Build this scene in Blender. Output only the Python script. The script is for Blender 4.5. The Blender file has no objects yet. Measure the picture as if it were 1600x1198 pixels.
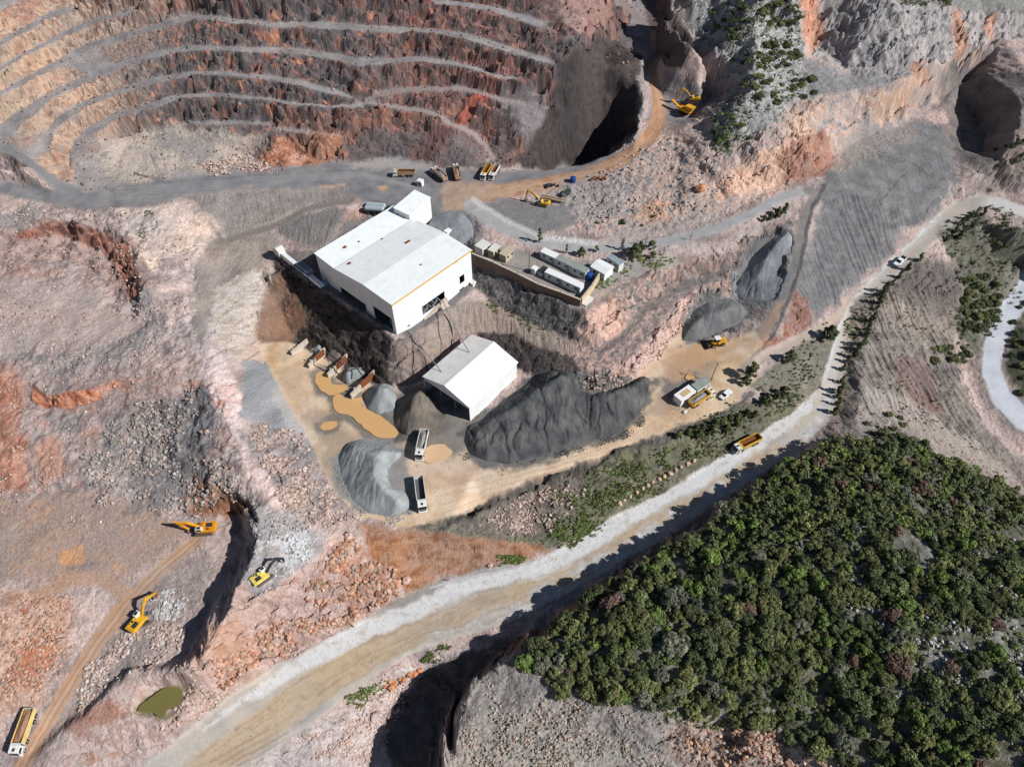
import bpy, math, random
import numpy as np
from mathutils import Vector, Matrix
from mathutils.geometry import delaunay_2d_cdt

random.seed(7)
RNG = np.random.default_rng(11)
SC = bpy.context.scene
COL = SC.collection

# ------------------------------------------------------------------ camera model (photo pixels 1600x1198)
FPX, CX, CY, CAMH, PITCH = 1100.0, 800.0, 599.0, 180.0, math.radians(50)
cP, sP = math.cos(PITCH), math.sin(PITCH)

def W(u, v, z):
    """ground point seen at photo pixel (u, v) if it lies at height z"""
    u = np.asarray(u, float); v = np.asarray(v, float); z = np.asarray(z, float)
    a = (u - CX) / FPX; b = (v - CY) / FPX
    t = (z - CAMH) / (-sP - b * cP)
    return np.stack([a * t, (cP - b * sP) * t, z + 0 * t], -1)

def PXL(x, y, z):
    zz = z - CAMH
    d = y * cP - zz * sP
    d = np.where(np.abs(d) < 1e-3, 1e-3, d)
    return CX + FPX * x / d, CY - FPX * (y * sP + zz * cP) / d, d

# ------------------------------------------------------------------ noise
_T = 512
_perm = RNG.permutation(_T)
_perm = np.concatenate([_perm, _perm]).astype(np.int32)
_ang = RNG.random(_T) * 2 * np.pi
_gx = np.cos(_ang).astype(np.float32); _gy = np.sin(_ang).astype(np.float32)
_rv = RNG.random((_T, 3)).astype(np.float32)

def perlin(x, y, seed=0):
    x = np.asarray(x, np.float32); y = np.asarray(y, np.float32)
    xi = np.floor(x).astype(np.int32); yi = np.floor(y).astype(np.int32)
    xf = x - xi; yf = y - yi
    u = xf * xf * xf * (xf * (xf * 6 - 15) + 10); v = yf * yf * yf * (yf * (yf * 6 - 15) + 10)
    def g(ix, iy, dx, dy):
        h = _perm[(_perm[(ix + seed * 17) & 511] + iy + seed * 31) & 511]
        return _gx[h] * dx + _gy[h] * dy
    a = g(xi, yi, xf, yf); b = g(xi + 1, yi, xf - 1, yf)
    c = g(xi, yi + 1, xf, yf - 1); d = g(xi + 1, yi + 1, xf - 1, yf - 1)
    return (a + (b - a) * u + ((c + (d - c) * u) - (a + (b - a) * u)) * v) * 1.5

def fbm(x, y, octv=4, seed=0, gain=0.5, lac=2.03):
    s = 0; a = 1.0; n = 0
    for i in range(octv):
        s = s + a * perlin(x, y, seed + i * 3); n += a
        x = x * lac + 5.3; y = y * lac - 3.1; a *= gain
    return s / n * 1.3

def ridged(x, y, octv=4, seed=0, gain=0.55):
    s = 0; a = 1.0; n = 0
    for i in range(octv):
        s = s + a * (1 - 2 * np.abs(perlin(x, y, seed + i * 5))); n += a
        x = x * 2.07 + 1.7; y = y * 2.07 + 9.2; a *= gain
    return s / n

def worley(x, y, seed=0):
    """distance to nearest point, id value of the cell"""
    xi = np.floor(x).astype(np.int32); yi = np.floor(y).astype(np.int32)
    best = np.full(x.shape, 9.0, np.float32); val = np.zeros(x.shape, np.float32); dx_ = np.zeros(x.shape, np.float32); dy_ = np.zeros(x.shape, np.float32)
    for i in (-1, 0, 1):
        for j in (-1, 0, 1):
            h = _perm[(_perm[(xi + i + seed * 13) & 511] + yi + j + seed * 7) & 511]
            px = xi + i + _rv[h, 0] - x; py = yi + j + _rv[h, 1] - y
            d = px * px + py * py
            m = d < best
            best = np.where(m, d, best); val = np.where(m, _rv[h, 2], val)
            dx_ = np.where(m, px, dx_); dy_ = np.where(m, py, dy_)
    return np.sqrt(best), val, dx_, dy_

def smooth(a, b, x):
    t = np.clip((x - a) / (b - a), 0, 1)
    return t * t * (3 - 2 * t)

# ------------------------------------------------------------------ break lines of the terrain: photo pixel + height
LINES = []
def L(*pts): LINES.append([tuple(W(*p)) for p in pts])
def LW(pts): LINES.append([tuple(p) for p in pts])
def BENCH(pts, h):
    """a flat bench: toe of the face above and crest of the face below, same heights"""
    n = len(pts); up = []; dn = []
    pts = [(u, v, z if (z < 25 or v > 330 or u > 900) else 25 + (z - 25) * (.70 + .22 * min(1, max(0, (u - 120) / 200)))) for u, v, z in pts]
    pts = [(u, v, z if (z < 18.5 or v > 300 or u > 930) else z + (1.5 + 7.5 * min(1, max(0, (u - 110) / 220))) * min(1, (z - 18.5) / 6.5)) for u, v, z in pts]
    for i, (u, v, z) in enumerate(pts):
        a = pts[max(0, i - 1)]; b = pts[min(n - 1, i + 1)]
        dx, dy = b[0] - a[0], b[1] - a[1]; l = math.hypot(dx, dy) or 1
        nx, ny = dy / l, -dx / l
        hh = h if not isinstance(h, (list, tuple)) else h[i]
        up.append((u + nx * hh * 1.3, v + ny * hh, z)); dn.append((u - nx * hh * 1.3, v - ny * hh, z - .2))
    L(*up); L(*dn)
def ROAD(pts, h): BENCH(pts, h)

# benches of the pit, from the top down
BENCH([(-60, 108, 58), (0, 70, 59), (30, 53, 59), (60, 36, 59), (90, 20, 59), (124, 6, 59), (150, -8, 59)], 4.5)
BENCH([(-60, 145, 51), (0, 107, 52), (40, 84, 52), (70, 68, 52), (100, 54, 52), (140, 36, 52), (170, 26, 52), (210, 18, 51.6), (250, 8, 50.8), (285, -5, 50)], 4.5)
BENCH([(420, -6, 51.4), (470, 1, 51.4), (520, -2, 51.8), (600, 0, 52.6), (680, 2, 53), (740, 8, 52), (780, 16, 51), (810, 26, 50), (840, 38, 49), (880, 48, 46), (910, 62, 44)], 4.5)
BENCH([(-60, 178, 44), (0, 146, 45), (30, 131, 45), (60, 114, 45), (90, 98, 45), (120, 82, 45), (150, 69, 45), (180, 60, 45), (220, 48, 45), (260, 36, 45), (300, 24, 45), (330, 27, 45), (380, 34, 45), (420, 38, 45), (480, 39, 45), (550, 42, 45), (640, 48, 45), (680, 51, 45), (730, 58, 44.5), (760, 68, 43.5), (790, 77, 42.5), (820, 86, 41), (850, 94, 40), (864, 108, 39)], 5)
BENCH([(10, 206, 33.5), (16, 195, 34.5), (30, 182, 36), (64, 163, 37.5), (80, 148, 38), (110, 136, 38), (150, 120, 38), (180, 106, 38), (220, 94, 38), (260, 83, 38), (300, 75, 38), (360, 76, 38), (440, 78, 38), (480, 81, 38), (520, 88, 37.5), (560, 98, 37.2), (600, 96, 37.2), (650, 91, 37.2), (700, 98, 36.7), (750, 109, 35.5), (770, 118, 34.5), (800, 124, 33.5), (856, 136, 32)], [10, 10, 9, 8, 6, 5, 5, 5, 5, 5, 5, 4.5, 4.5, 4.5, 5, 6, 5, 5, 5, 5, 5, 5, 4])
BENCH([(116, 290, 19.6), (100, 273, 21.5), (84, 256, 23.5), (76, 240, 26), (76, 212, 29), (90, 190, 30.5), (120, 172, 31), (150, 156, 31), (180, 144, 31), (220, 132, 31), (260, 121, 31), (300, 115, 31), (360, 115, 31), (420, 121, 31), (470, 131, 30.5), (510, 141, 29), (540, 149, 27.5)], [4, 5, 6, 7, 8, 8, 7, 6, 5, 5, 5, 4, 4, 4, 5, 5, 4])
ROAD([(575, 156, 26.5), (600, 145, 28), (640, 139, 29), (680, 137, 29.3), (720, 137, 29), (750, 145, 28), (780, 155, 26.7), (810, 161, 25.5), (852, 165, 24.5)], 3.5)
BENCH([(166, 297, 18.8), (150, 285, 19.3), (126, 269, 20.3), (113, 247, 21.8), (120, 226, 22.8), (140, 204, 23.8), (180, 182, 24.6), (240, 164, 25), (270, 155, 25), (300, 149, 25), (350, 149, 25), (400, 155, 25), (440, 159, 25), (470, 163, 25), (520, 166, 25), (570, 165, 25), (620, 168, 24.8), (660, 173, 24.3), (690, 183, 23.6), (710, 196, 22.5), (740, 209, 21), (760, 228, 19.5), (770, 248, 18.2)], [5, 5, 6, 7, 8, 8, 6, 5, 5, 5, 4, 4, 4, 3.5, 3.5, 3.5, 3.5, 3.5, 3.5, 3.5, 4, 4, 4])
L((285, 187, 25.5), (360, 186, 26.8), (430, 186, 27)); L((296, 195, 25), (360, 194, 26.5), (425, 194, 26.6)); L((330, 224, 21.4), (390, 226, 21.4))
L((545, 210, 26), (600, 203, 26.6), (650, 203, 26.6), (688, 212, 25.6), (716, 228, 22.6))
L((440, 197, 26.9), (480, 201, 26.7), (520, 206, 26.3)); L((435, 205, 26.6), (480, 212, 26.4), (530, 220, 25.4))
L((200, 218, 21.4), (250, 210, 22.4), (290, 206, 22.8)); L((180, 262, 18.8), (230, 268, 18.6), (300, 266, 18.5), (370, 268, 18.3))
L((390, 240, 19.2), (410, 262, 18.3), (450, 266, 18.2), (480, 250, 18.4), (530, 250, 18.6), (600, 247, 18.4), (650, 252, 18.2), (680, 262, 18.1), (740, 263, 18))
# ramp road down the left side, pit-rim road
ROAD([(-60, 205, 34), (0, 230, 31), (30, 241, 29), (50, 258, 26), (70, 273, 23.5), (92, 289, 20.8), (120, 302, 19.2)], 7)
L((-80, 262, 26), (0, 266, 23.5), (40, 287, 21.3), (80, 300, 20))
ROAD([(-80, 280, 20.5), (0, 290, 20), (60, 312, 19), (130, 318, 18.6)], 6)
L((150, 300, 18.7), (200, 291, 18.4), (300, 280, 18.2), (400, 272, 18.1), (520, 258, 18.1)); L((145, 327, 18.3), (240, 319, 18.1), (290, 300, 18), (420, 291, 18), (540, 289, 17.8), (600, 300, 17.9))
L((600, 262, 18), (700, 280, 18), (780, 270, 18)); L((640, 300, 18), (700, 315, 18))
# pit rim and haul road
L((786, 266, 18), (830, 267, 18), (870, 263, 18.5), (910, 254, 19.8), (950, 240, 21.6), (975, 225, 23.3), (993, 207, 27), (1001, 185, 29.2), (1001, 160, 32), (998, 140, 33.8), (1000, 118, 36), (1001, 104, 37.4), (998, 90, 40))
L((1006, 200, 26.4), (1009, 180, 28.2), (1008, 160, 30.2), (1006, 140, 32), (1009, 118, 33.8), (1010, 104, 34.8), (1007, 94, 36))
L((790, 283, 17.9), (840, 283, 18.4), (900, 272, 19.7), (950, 256, 21.6), (990, 237, 24), (1022, 208, 26.4), (1040, 178, 28.3), (1038, 150, 31), (1030, 124, 33.3), (1026, 104, 34.8))
L((1007, 94, 36), (1009, 75, 36.5), (1004, 52, 38.5), (985, 22, 41.5), (962, 0, 44), (930, -30, 47)); L((1026, 104, 34.8), (1024, 78, 36.5), (1020, 50, 38.5), (1000, 18, 41.5), (978, -4, 44), (950, -30, 47))
L((998, 90, 40), (988, 104, 38), (976, 110, 37.4), (962, 104, 38.5), (950, 100, 39))
# pit floor and its dark right wall
SIL = [W(872, 105, 46.4), W(862, 137, 40), W(856, 167, 33), W(838, 200, 27), W(815, 236, 20.5), W(793, 262, 17.6)]
LW(SIL)
LW([(p[0] + 1.1, p[1] - 1.8, p[2] * .58 + 3) for p in SIL[:4]]); LW([(p[0] + 2.6, p[1] - 3.9, p[2] * .58 + 2.4) for p in SIL[:4]])
LW([(p[0] + dx, p[1] + dy, z) for p, dx, dy, z in zip(SIL[:5], (3.6, 3.6, 3.6, 3.6, 5), (-6, -6, -5.4, -5.4, -3), (4, 3, 2, 3, 8))])
LW([(p[0] + dx, p[1] + dy, z) for p, dx, dy, z in ((W(950, 100, 39), -4, -14, 5), (W(1000, 118, 36), -9, -9, 5), (W(1001, 160, 32), -8, -3, 5), (W(993, 207, 27), -8, 0, 5), (W(950, 240, 21.6), -1, 7, 5), (W(900, 257, 19.4), 0, 7, 5), (W(860, 265, 18.4), 2, 5.5, 6))])
L((970, 60, 37.5), (942, 78, 40), (918, 90, 44)); L((880, 30, 57.5), (915, 38, 54), (940, 22, 52), (952, 0, 51))
# wall right of the haul road, nook with the yellow machines
L((1050, -36, 63), (1052, 0, 59.5), (1060, 24, 57), (1066, 40, 55), (1080, 58, 52), (1094, 72, 49.5), (1116, 86, 46.5), (1130, 98, 44.5), (1141, 120, 40), (1136, 142, 35), (1112, 168, 31))
L((995, -40, 48), (1018, 0, 44), (1032, 50, 39), (1042, 92, 35.4), (1062, 118, 33), (1090, 140, 31.3), (1110, 152, 30.3))
L((1050, 190, 28), (1085, 182, 29), (1096, 174, 29.8)); L((1105, 160, 33.5), (1085, 188, 31.5), (1068, 203, 29.5))
# bush hill
L((1180, -40, 66), (1180, 0, 60), (1180, 60, 53), (1180, 100, 49), (1165, 150, 43), (1150, 190, 38), (1115, 225, 31.5))
L((1240, -40, 68), (1242, 0, 61), (1250, 60, 50.5), (1262, 92, 45.5), (1240, 130, 42))
# cliff right centre: crest and toe
L((1060, 262, 23.5), (1085, 255, 26), (1110, 235, 30), (1145, 226, 32), (1180, 212, 35), (1205, 190, 38), (1229, 159, 40.5), (1276, 155, 40.5), (1337, 143, 40.5), (1385, 133, 40.5), (1421, 122, 40.5), (1455, 112, 40), (1484, 98, 40))
L((930, 366, 16.3), (1000, 360, 16.5), (1060, 346, 17.5), (1105, 344, 18), (1150, 325, 19.3), (1200, 296, 21.3), (1245, 280, 22), (1290, 258, 22.8), (1315, 235, 23), (1345, 212, 23.3), (1390, 197, 23.3), (1430, 183, 23.5), (1475, 150, 25.5))
L((900, 285, 19.3), (950, 268, 21.3), (1000, 245, 24), (1050, 205, 28)); L((900, 345, 16.8), (960, 350, 17), (1030, 350, 17))
L((780, 305, 17.8), (830, 305, 18), (880, 310, 18)); L((820, 332, 17.6), (860, 335, 17.6), (880, 326, 17.6))
# upper cliff
L((1276, 74, 44), (1323, 111, 42), (1357, 124, 41.5), (1431, 117, 41.5), (1489, 88, 41.8), (1566, 62, 42), (1640, 40, 42))
L((1275, -40, 67), (1330, -40, 67), (1370, -8, 62.5), (1411, 10, 60), (1450, 14, 57), (1489, 17, 54), (1540, 20, 50.5), (1586, 24, 49.5), (1640, 10, 49))
# tailings flat, fan, hollow
L((1300, 282, 22), (1350, 250, 22.2), (1420, 215, 22.2), (1470, 205, 22)); L((1310, 300, 20.5), (1380, 310, 18.6), (1440, 312, 16.3), (1475, 318, 13))
L((1490, 230, 20.5), (1500, 280, 18), (1490, 305, 15))
L((1505, 160, 23), (1530, 185, 19.5), (1545, 215, 19), (1535, 245, 19)); L((1500, 118, 31), (1540, 118, 34), (1575, 140, 36), (1598, 168, 36), (1585, 215, 31), (1562, 250, 24), (1548, 275, 19)); L((1640, 150, 38), (1640, 260, 24)); L((1500, 135, 25.5), (1470, 170, 25))
L((1545, 290, 15), (1600, 300, 15.5), (1660, 320, 16))
# lower road along the cliff
ROAD([(735, 318, 17.9), (755, 338, 17.5), (785, 357, 17), (830, 379, 16.5), (900, 389, 16.3), (980, 386, 16.3), (1060, 374, 17), (1120, 357, 18.5), (1170, 335, 20), (1220, 309, 21.4), (1262, 298, 21.8)], 6)
L((1290, 290, 22.2), (1278, 312, 21), (1266, 340, 18.8), (1262, 372, 16), (1250, 420, 12), (1236, 460, 8.5), (1215, 505, 5), (1178, 546, 2.6))
L((1252, 306, 21.5), (1246, 340, 18.5), (1240, 372, 15.8), (1228, 418, 11.7), (1208, 470, 7), (1188, 500, 4), (1160, 522, 2.2))
# big talus between upper road loop and main road
L((1266, 500, 3.6), (1290, 480, 4.2), (1330, 445, 5.6), (1370, 402, 7.6), (1400, 372, 9), (1440, 348, 11))
L((1256, 440, 9.5), (1262, 470, 7), (1250, 500, 4.2), (1215, 530, 3.4), (1180, 562, 2.4))
# office terrace
L((1150, 446, 3.4), (1168, 430, 4.4), (1186, 412, 6), (1204, 394, 9))
L((742, 372, 16.5), (800, 390, 16), (860, 408, 16), (960, 410, 16), (1040, 395, 16.3)); L((742, 402, 15.8), (800, 434, 15.8), (860, 460, 15.8), (914, 484, 15.6), (935, 462, 15.6), (1000, 430, 14.5), (1060, 420, 13.4), (1150, 392, 14.5), (1215, 352, 17.5))
L((735, 452, 9.5), (765, 472, 8.3), (800, 492, 7.3), (860, 520, 6.8), (905, 540, 6.5), (935, 545, 6.5), (975, 518, 7), (1015, 478, 8), (1060, 446, 8), (1140, 418, 9))
L((660, 518, 9.6), (690, 490, 9.4), (722, 476, 9.2), (760, 482, 8.2), (800, 500, 7.2), (860, 529, 6.6), (905, 550, 6.3), (945, 554, 6.3))
L((672, 556, 5.2), (705, 528, 4.6), (745, 519, 4.2), (790, 524, 4), (830, 545, 4.4), (880, 566, 5.2))
L((665, 588, 0.3), (700, 565, 0.3), (745, 535, 0.3), (790, 552, .3), (812, 580, .2), (845, 590, 0.2))
L((850, 570, 3.5), (900, 585, 4.2), (940, 582, 5), (985, 560, 5.5), (1020, 528, 5.8), (1050, 495, 6), (1078, 462, 6.2), (1150, 440, 6.5))
L((870, 600, 0), (910, 614, 0), (960, 608, 0), (1000, 584, 0), (1036, 548, .4), (1065, 510, .8), (1085, 485, 1.4), (1150, 468, 2.2), (1200, 462, 3))
# building terrace and the cliff under it
L((560, 305, 17.6), (600, 318, 17.6), (680, 322, 17.6)); L((500, 392, 11.8), (560, 350, 12.5), (600, 335, 13)); L((730, 380, 14), (738, 420, 11.8), (734, 450, 11.2))
L((345, 300, 17.8), (350, 370, 11.6), (400, 352, 12.2), (470, 322, 15.2), (545, 314, 16.7)); L((355, 385, 11.4), (410, 372, 11.8), (450, 375, 11.7), (500, 392, 11.6)); L((478, 334, 15), (545, 325, 16.6)); L((430, 358, 12.2), (478, 334, 15))
L((427, 398, 11.8), (460, 420, 12.2), (500, 448, 12.6), (560, 488, 12.6), (618, 530, 12), (640, 528, 11), (660, 518, 9.8))
L((437, 480, 1.5), (455, 522, -2), (482, 540, -2.5), (540, 572, -2.5), (596, 604, -2.2), (634, 604, -.8), (665, 588, .2))
# yard
L((404, 538, -2.2), (425, 580, -2.5), (452, 630, -2.4), (480, 680, -1.9), (508, 735, -.8), (530, 790, -.2), (580, 812, -.3), (640, 822, -.4))
L((470, 560, -2.5), (500, 620, -2.5), (545, 672, -2.5), (600, 690, -2.4), (622, 684, -2.2), (630, 660, -2)); L((600, 720, -.8), (640, 705, -.5)); L((640, 740, 0), (740, 740, 0), (860, 718, 0), (960, 690, 0), (1020, 640, 0), (1070, 570, .3), (1120, 548, 1), (1160, 540, 1.8))
L((690, 826, -.6), (745, 795, -.5), (820, 754, -.5), (900, 728, -.5), (1000, 692, -.5), (1060, 668, -.5), (1130, 640, 0), (1170, 612, .5))
L((640, 830, -1), (700, 838, -2.2), (780, 842, -4)); L((860, 852, -7.5), (905, 800, -5.5), (960, 770, -5)); L((1000, 735, -4), (1080, 700, -3))
L((705, 812, -1), (757, 800, -5), (828, 768, -5.6), (900, 740, -4.4), (990, 708, -3))
# main haul road, both edges
UP = [(150, 1250, -15), (220, 1198, -14), (290, 1142, -13), (350, 1092, -12), (420, 1047, -11.5), (480, 1012, -11), (560, 972, -10.2), (620, 942, -9.6), (690, 905, -9), (760, 888, -8.6), (830, 878, -8.2), (880, 856, -8), (950, 812, -7.6), (1060, 758, -7), (1130, 712, -6.2), (1180, 680, -5.6), (1240, 645, -4.4), (1282, 605, -2.8), (1296, 560, -1.2), (1308, 512, .8), (1330, 470, 2.4), (1370, 425, 4.6), (1424, 378, 8), (1456, 342, 10.4), (1490, 318, 12), (1530, 304, 13.2), (1570, 310, 13.6), (1610, 328, 13.7), (1680, 350, 14)]
DN = [(300, 1270, -16), (400, 1190, -14.8), (480, 1135, -13.8), (545, 1085, -12.8), (592, 1052, -12), (640, 1022, -11), (700, 998, -10), (760, 985, -9.4), (800, 968, -9), (850, 945, -8.7), (900, 918, -8.4), (1000, 858, -7.8), (1100, 794, -7), (1200, 733, -6), (1262, 692, -5), (1298, 655, -4.2), (1312, 605, -2.8), (1324, 560, -1.2), (1336, 512, .8), (1352, 476, 2.4), (1388, 442, 4.6), (1440, 398, 8), (1480, 362, 10.4), (1508, 336, 12), (1536, 323, 13.2), (1570, 330, 13.6), (1610, 345, 13.7), (1680, 368, 14)]
L(*UP); L(*DN)
L((1185, 560, 1.5), (1240, 530, 1.8), (1290, 505, 2), (1322, 470, 2.8)); L((1190, 590, .8), (1250, 555, 1), (1296, 522, 1.2))
# cut bank of the wooded hill; the low pit at its foot
CREST = [W(690, 1260, -4), W(694, 1198, -3.5), (W(700, 1150, -3)), W(712, 1105, -2.5), W(738, 1065, -1.5), W(775, 1038, -1), W(830, 1000, -.4), W(900, 952, 0), W(1000, 884, .8), W(1100, 818, 1.2), W(1200, 752, 1.4), W(1270, 706, 1), W(1306, 684, -1)]
LW(CREST)
def shifted(p, dx, dy, z): return (p[0] + dx, p[1] + dy, z)
LW([shifted(CREST[0], -4, 0, -25), shifted(CREST[1], -4, 0, -25), shifted(CREST[2], -4, 1, -24), shifted(CREST[3], -4, 2, -22), shifted(CREST[4], -3.5, 3, -18), shifted(CREST[5], -3, 3.5, -13), shifted(CREST[6], -2.2, 3, -9.2)])
L((865, 955, -8.7), (905, 935, -8.4), (1000, 872, -7.8), (1100, 807, -7), (1200, 744, -6), (1266, 699, -4.8))
L((560, 1095, -14.5), (600, 1065, -13.5), (650, 1035, -13), (700, 1020, -12)); L((420, 1198, -17.5), (480, 1160, -17), (560, 1130, -18), (610, 1120, -20.5)); L((540, 1240, -23), (590, 1180, -23), (630, 1120, -22.5), (670, 1075, -20))
# wooded hill
L((860, 1072, 2), (930, 1100, 2.4), (1010, 1112, 2.6), (1130, 1118, 3.2), (1220, 1150, 4), (1300, 1180, 5), (1380, 1230, 7))
L((740, 1120, -1.4), (800, 1120, -1), (900, 1150, -2.2), (1000, 1185, -4.5), (1120, 1198, -5.5), (1240, 1205, -1)); L((760, 1260, -6), (1000, 1280, -9))
for p in [(900, 1000, 3.6), (1000, 950, 6.5), (1000, 1040, 7.5), (1150, 950, 11.5), (1150, 850, 6), (1150, 1050, 10), (1300, 800, 9), (1300, 920, 14), (1400, 850, 14), (1400, 960, 17.5), (1300, 1050, 13.5), (1500, 950, 20), (1500, 1060, 20), (1480, 1160, 14), (1600, 900, 17), (1600, 1060, 22), (1600, 1198, 17), (1700, 1100, 24), (1700, 900, 18), (1550, 1260, 15), (1400, 760, 8), (1500, 840, 11), (1700, 1300, 14)]: L(p)
L((1310, 700, 2.4), (1350, 684, 1.6), (1400, 690, 1.5), (1470, 712, 1.2), (1540, 752, .6), (1600, 790, .5), (1700, 850, 3))
# right-hand slopes and the winding white road
ROAD([(1660, 380, -5.5), (1612, 440, -7.6), (1578, 488, -8.6), (1553, 535, -9.4), (1549, 580, -10), (1566, 622, -10.6), (1600, 655, -11), (1680, 710, -11.8)], 14)
L((1500, 430, -2), (1490, 480, -7), (1495, 530, -9.8), (1512, 590, -11.2), (1540, 650, -12), (1590, 700, -12.6), (1680, 770, -13))
L((1335, 660, -1), (1345, 600, -.5), (1352, 545, .3), (1378, 490, 1.8)); L((1400, 640, -4), (1470, 680, -6.5), (1560, 735, -9), (1650, 800, -9))
L((1530, 345, 11.5), (1590, 365, 11)); L((1500, 380, 6), (1560, 400, 1), (1610, 410, -3)); L((1600, 520, -7), (1590, 580, -8.5), (1640, 640, -9.5)); L((1700, 560, -3))
# left-hand ground
L((-80, 320, 18.5), (60, 340, 18), (150, 338, 18), (255, 330, 17.8), (330, 340, 16), (343, 362, 14.5)); L((0, 370, 16.2), (60, 350, 17.4), (95, 343, 18.2), (122, 350, 18.6), (150, 350, 18.8), (187, 360, 18.6), (208, 384, 18.2), (218, 425, 17.6), (226, 460, 16.4), (240, 482, 14.6)); L((0, 404, 13.4), (60, 376, 13.4), (104, 366, 13), (122, 383, 12.3), (150, 390, 12), (174, 414, 11.6), (188, 452, 11.6), (206, 480, 12.4))
L((345, 372, 11.5), (318, 398, 13.8), (310, 440, 13.6), (308, 475, 13.4), (322, 520, 13.2), (330, 570, 12.8), (352, 630, 12.4), (372, 680, 11.6), (396, 728, 10.6), (430, 775, 9), (448, 792, 8.2), (500, 828, 5), (548, 848, .5))
L((355, 400, 11), (340, 455, 10.8), (360, 490, 9)); L((400, 420, 10), (395, 480, 5))
L((-80, 520, 14), (30, 520, 14), (130, 520, 13.8), (220, 530, 13.2), (290, 540, 12.9))
L((-60, 600, 13), (52, 590, 13), (60, 610, 12.8), (80, 618, 12.6), (120, 612, 12.8), (160, 590, 13), (200, 583, 13), (240, 580, 12.9), (280, 585, 12.7), (318, 592, 12.4)); L((-60, 640, 9.5), (52, 632, 9.2), (110, 635, 9.2), (160, 628, 9.4), (185, 618, 9.6), (225, 614, 9.8), (265, 618, 9.6), (310, 618, 9.6))
L((-80, 700, 8), (60, 700, 8), (160, 700, 7.8), (240, 690, 8), (290, 690, 9.3), (320, 720, 9.6), (345, 760, 8.6), (378, 788, 7.6)); L((255, 720, 6.6), (280, 770, 4.6), (320, 790, 3.8), (345, 800, 3.2))
L((-80, 800, 4), (60, 790, 4), (160, 800, 3.5), (230, 810, 2.8)); L((-80, 880, 2), (40, 870, 1.6), (130, 880, .4), (210, 890, -.6))
# digging floor, shadowed trench and its mound
L((300, 812, 2.4), (340, 812, 2.8), (350, 830, 2.4), (320, 845, 1.4), (300, 840, 1)); L((350, 806, 1), (352, 842, -.6), (336, 885, -1.6), (308, 918, -2.6), (270, 962, -3.8), (240, 1010, -5.2), (190, 1036, -6.8), (128, 1088, -8.6), (70, 1144, -10.6)); L((374, 800, -1), (380, 845, -1.5), (367, 888, -2), (350, 924, -2.8), (316, 970, -3.8), (297, 1018, -5), (262, 1037, -5.6), (200, 1043, -6.9), (137, 1098, -8.8), (76, 1155, -10.8))
L((388, 786, 8.6), (400, 800, 10.4), (396, 850, 9.8), (383, 896, 8.8), (367, 932, 8), (333, 980, 6.6), (313, 1030, 4), (268, 1046, -1.2), (205, 1050, -3.4), (140, 1106, -6), (78, 1163, -9), (60, 1230, -11))
L((440, 835, 8), (425, 880, 6), (405, 925, 4.6), (375, 980, 2.4), (345, 1040, -1)); L((500, 870, 2.5), (540, 905, -2), (470, 960, -2.5), (400, 1010, -5), (345, 1065, -8)); L((200, 1112, -7), (250, 1075, -6), (285, 1078, -6.4), (300, 1110, -8), (260, 1130, -8), (220, 1125, -7.6))
L((240, 1160, -11), (150, 1190, -12), (100, 1230, -13)); L((560, 850, -.8), (600, 900, -5), (625, 930, -8.6)); L((650, 880, -5.8), (720, 870, -6.4), (800, 862, -7))
L((-80, 930, 1), (0, 925, 1), (90, 930, -.6), (115, 960, -2), (95, 1020, -4.5), (70, 1070, -6.5), (30, 1110, -8)); L((-80, 1040, -2), (0, 1020, -2)); L((-80, 1140, -8), (0, 1130, -9)); L((-100, 1280, -14), (60, 1260, -12.5))
L((300, 850, 0.3), (235, 905, -1.9), (185, 950, -3.3), (145, 1005, -5), (110, 1065, -7.2), (75, 1115, -8.8), (30, 1195, -11)); 
# far rims outside the frame
L((-350, -150, 62), (0, -120, 68), (200, -100, 71), (400, -90, 73), (600, -90, 74), (800, -100, 72), (950, -110, 60), (1052, -110, 68), (1240, -120, 74), (1450, -110, 72), (1650, -100, 56), (2000, -120, 56))
L((-80, 60, 55.5), (60, -14, 56), (200, -50, 66), (400, -44, 69), (600, -44, 69.5), (780, -36, 67), (860, -12, 62.5), (905, 0, 58))
for p in [(-400, 100, 50), (-400, 300, 22), (-400, 520, 14), (-400, 760, 6), (-420, 1000, -2), (-450, 1400, -16), (2000, 100, 44), (2050, 300, 18), (2050, 480, 4), (2050, 700, -6), (2050, 950, 14), (2100, 1400, 8), (300, 1420, -18), (800, 1420, -14), (1200, 1420, 0)]: L(p)

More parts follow.
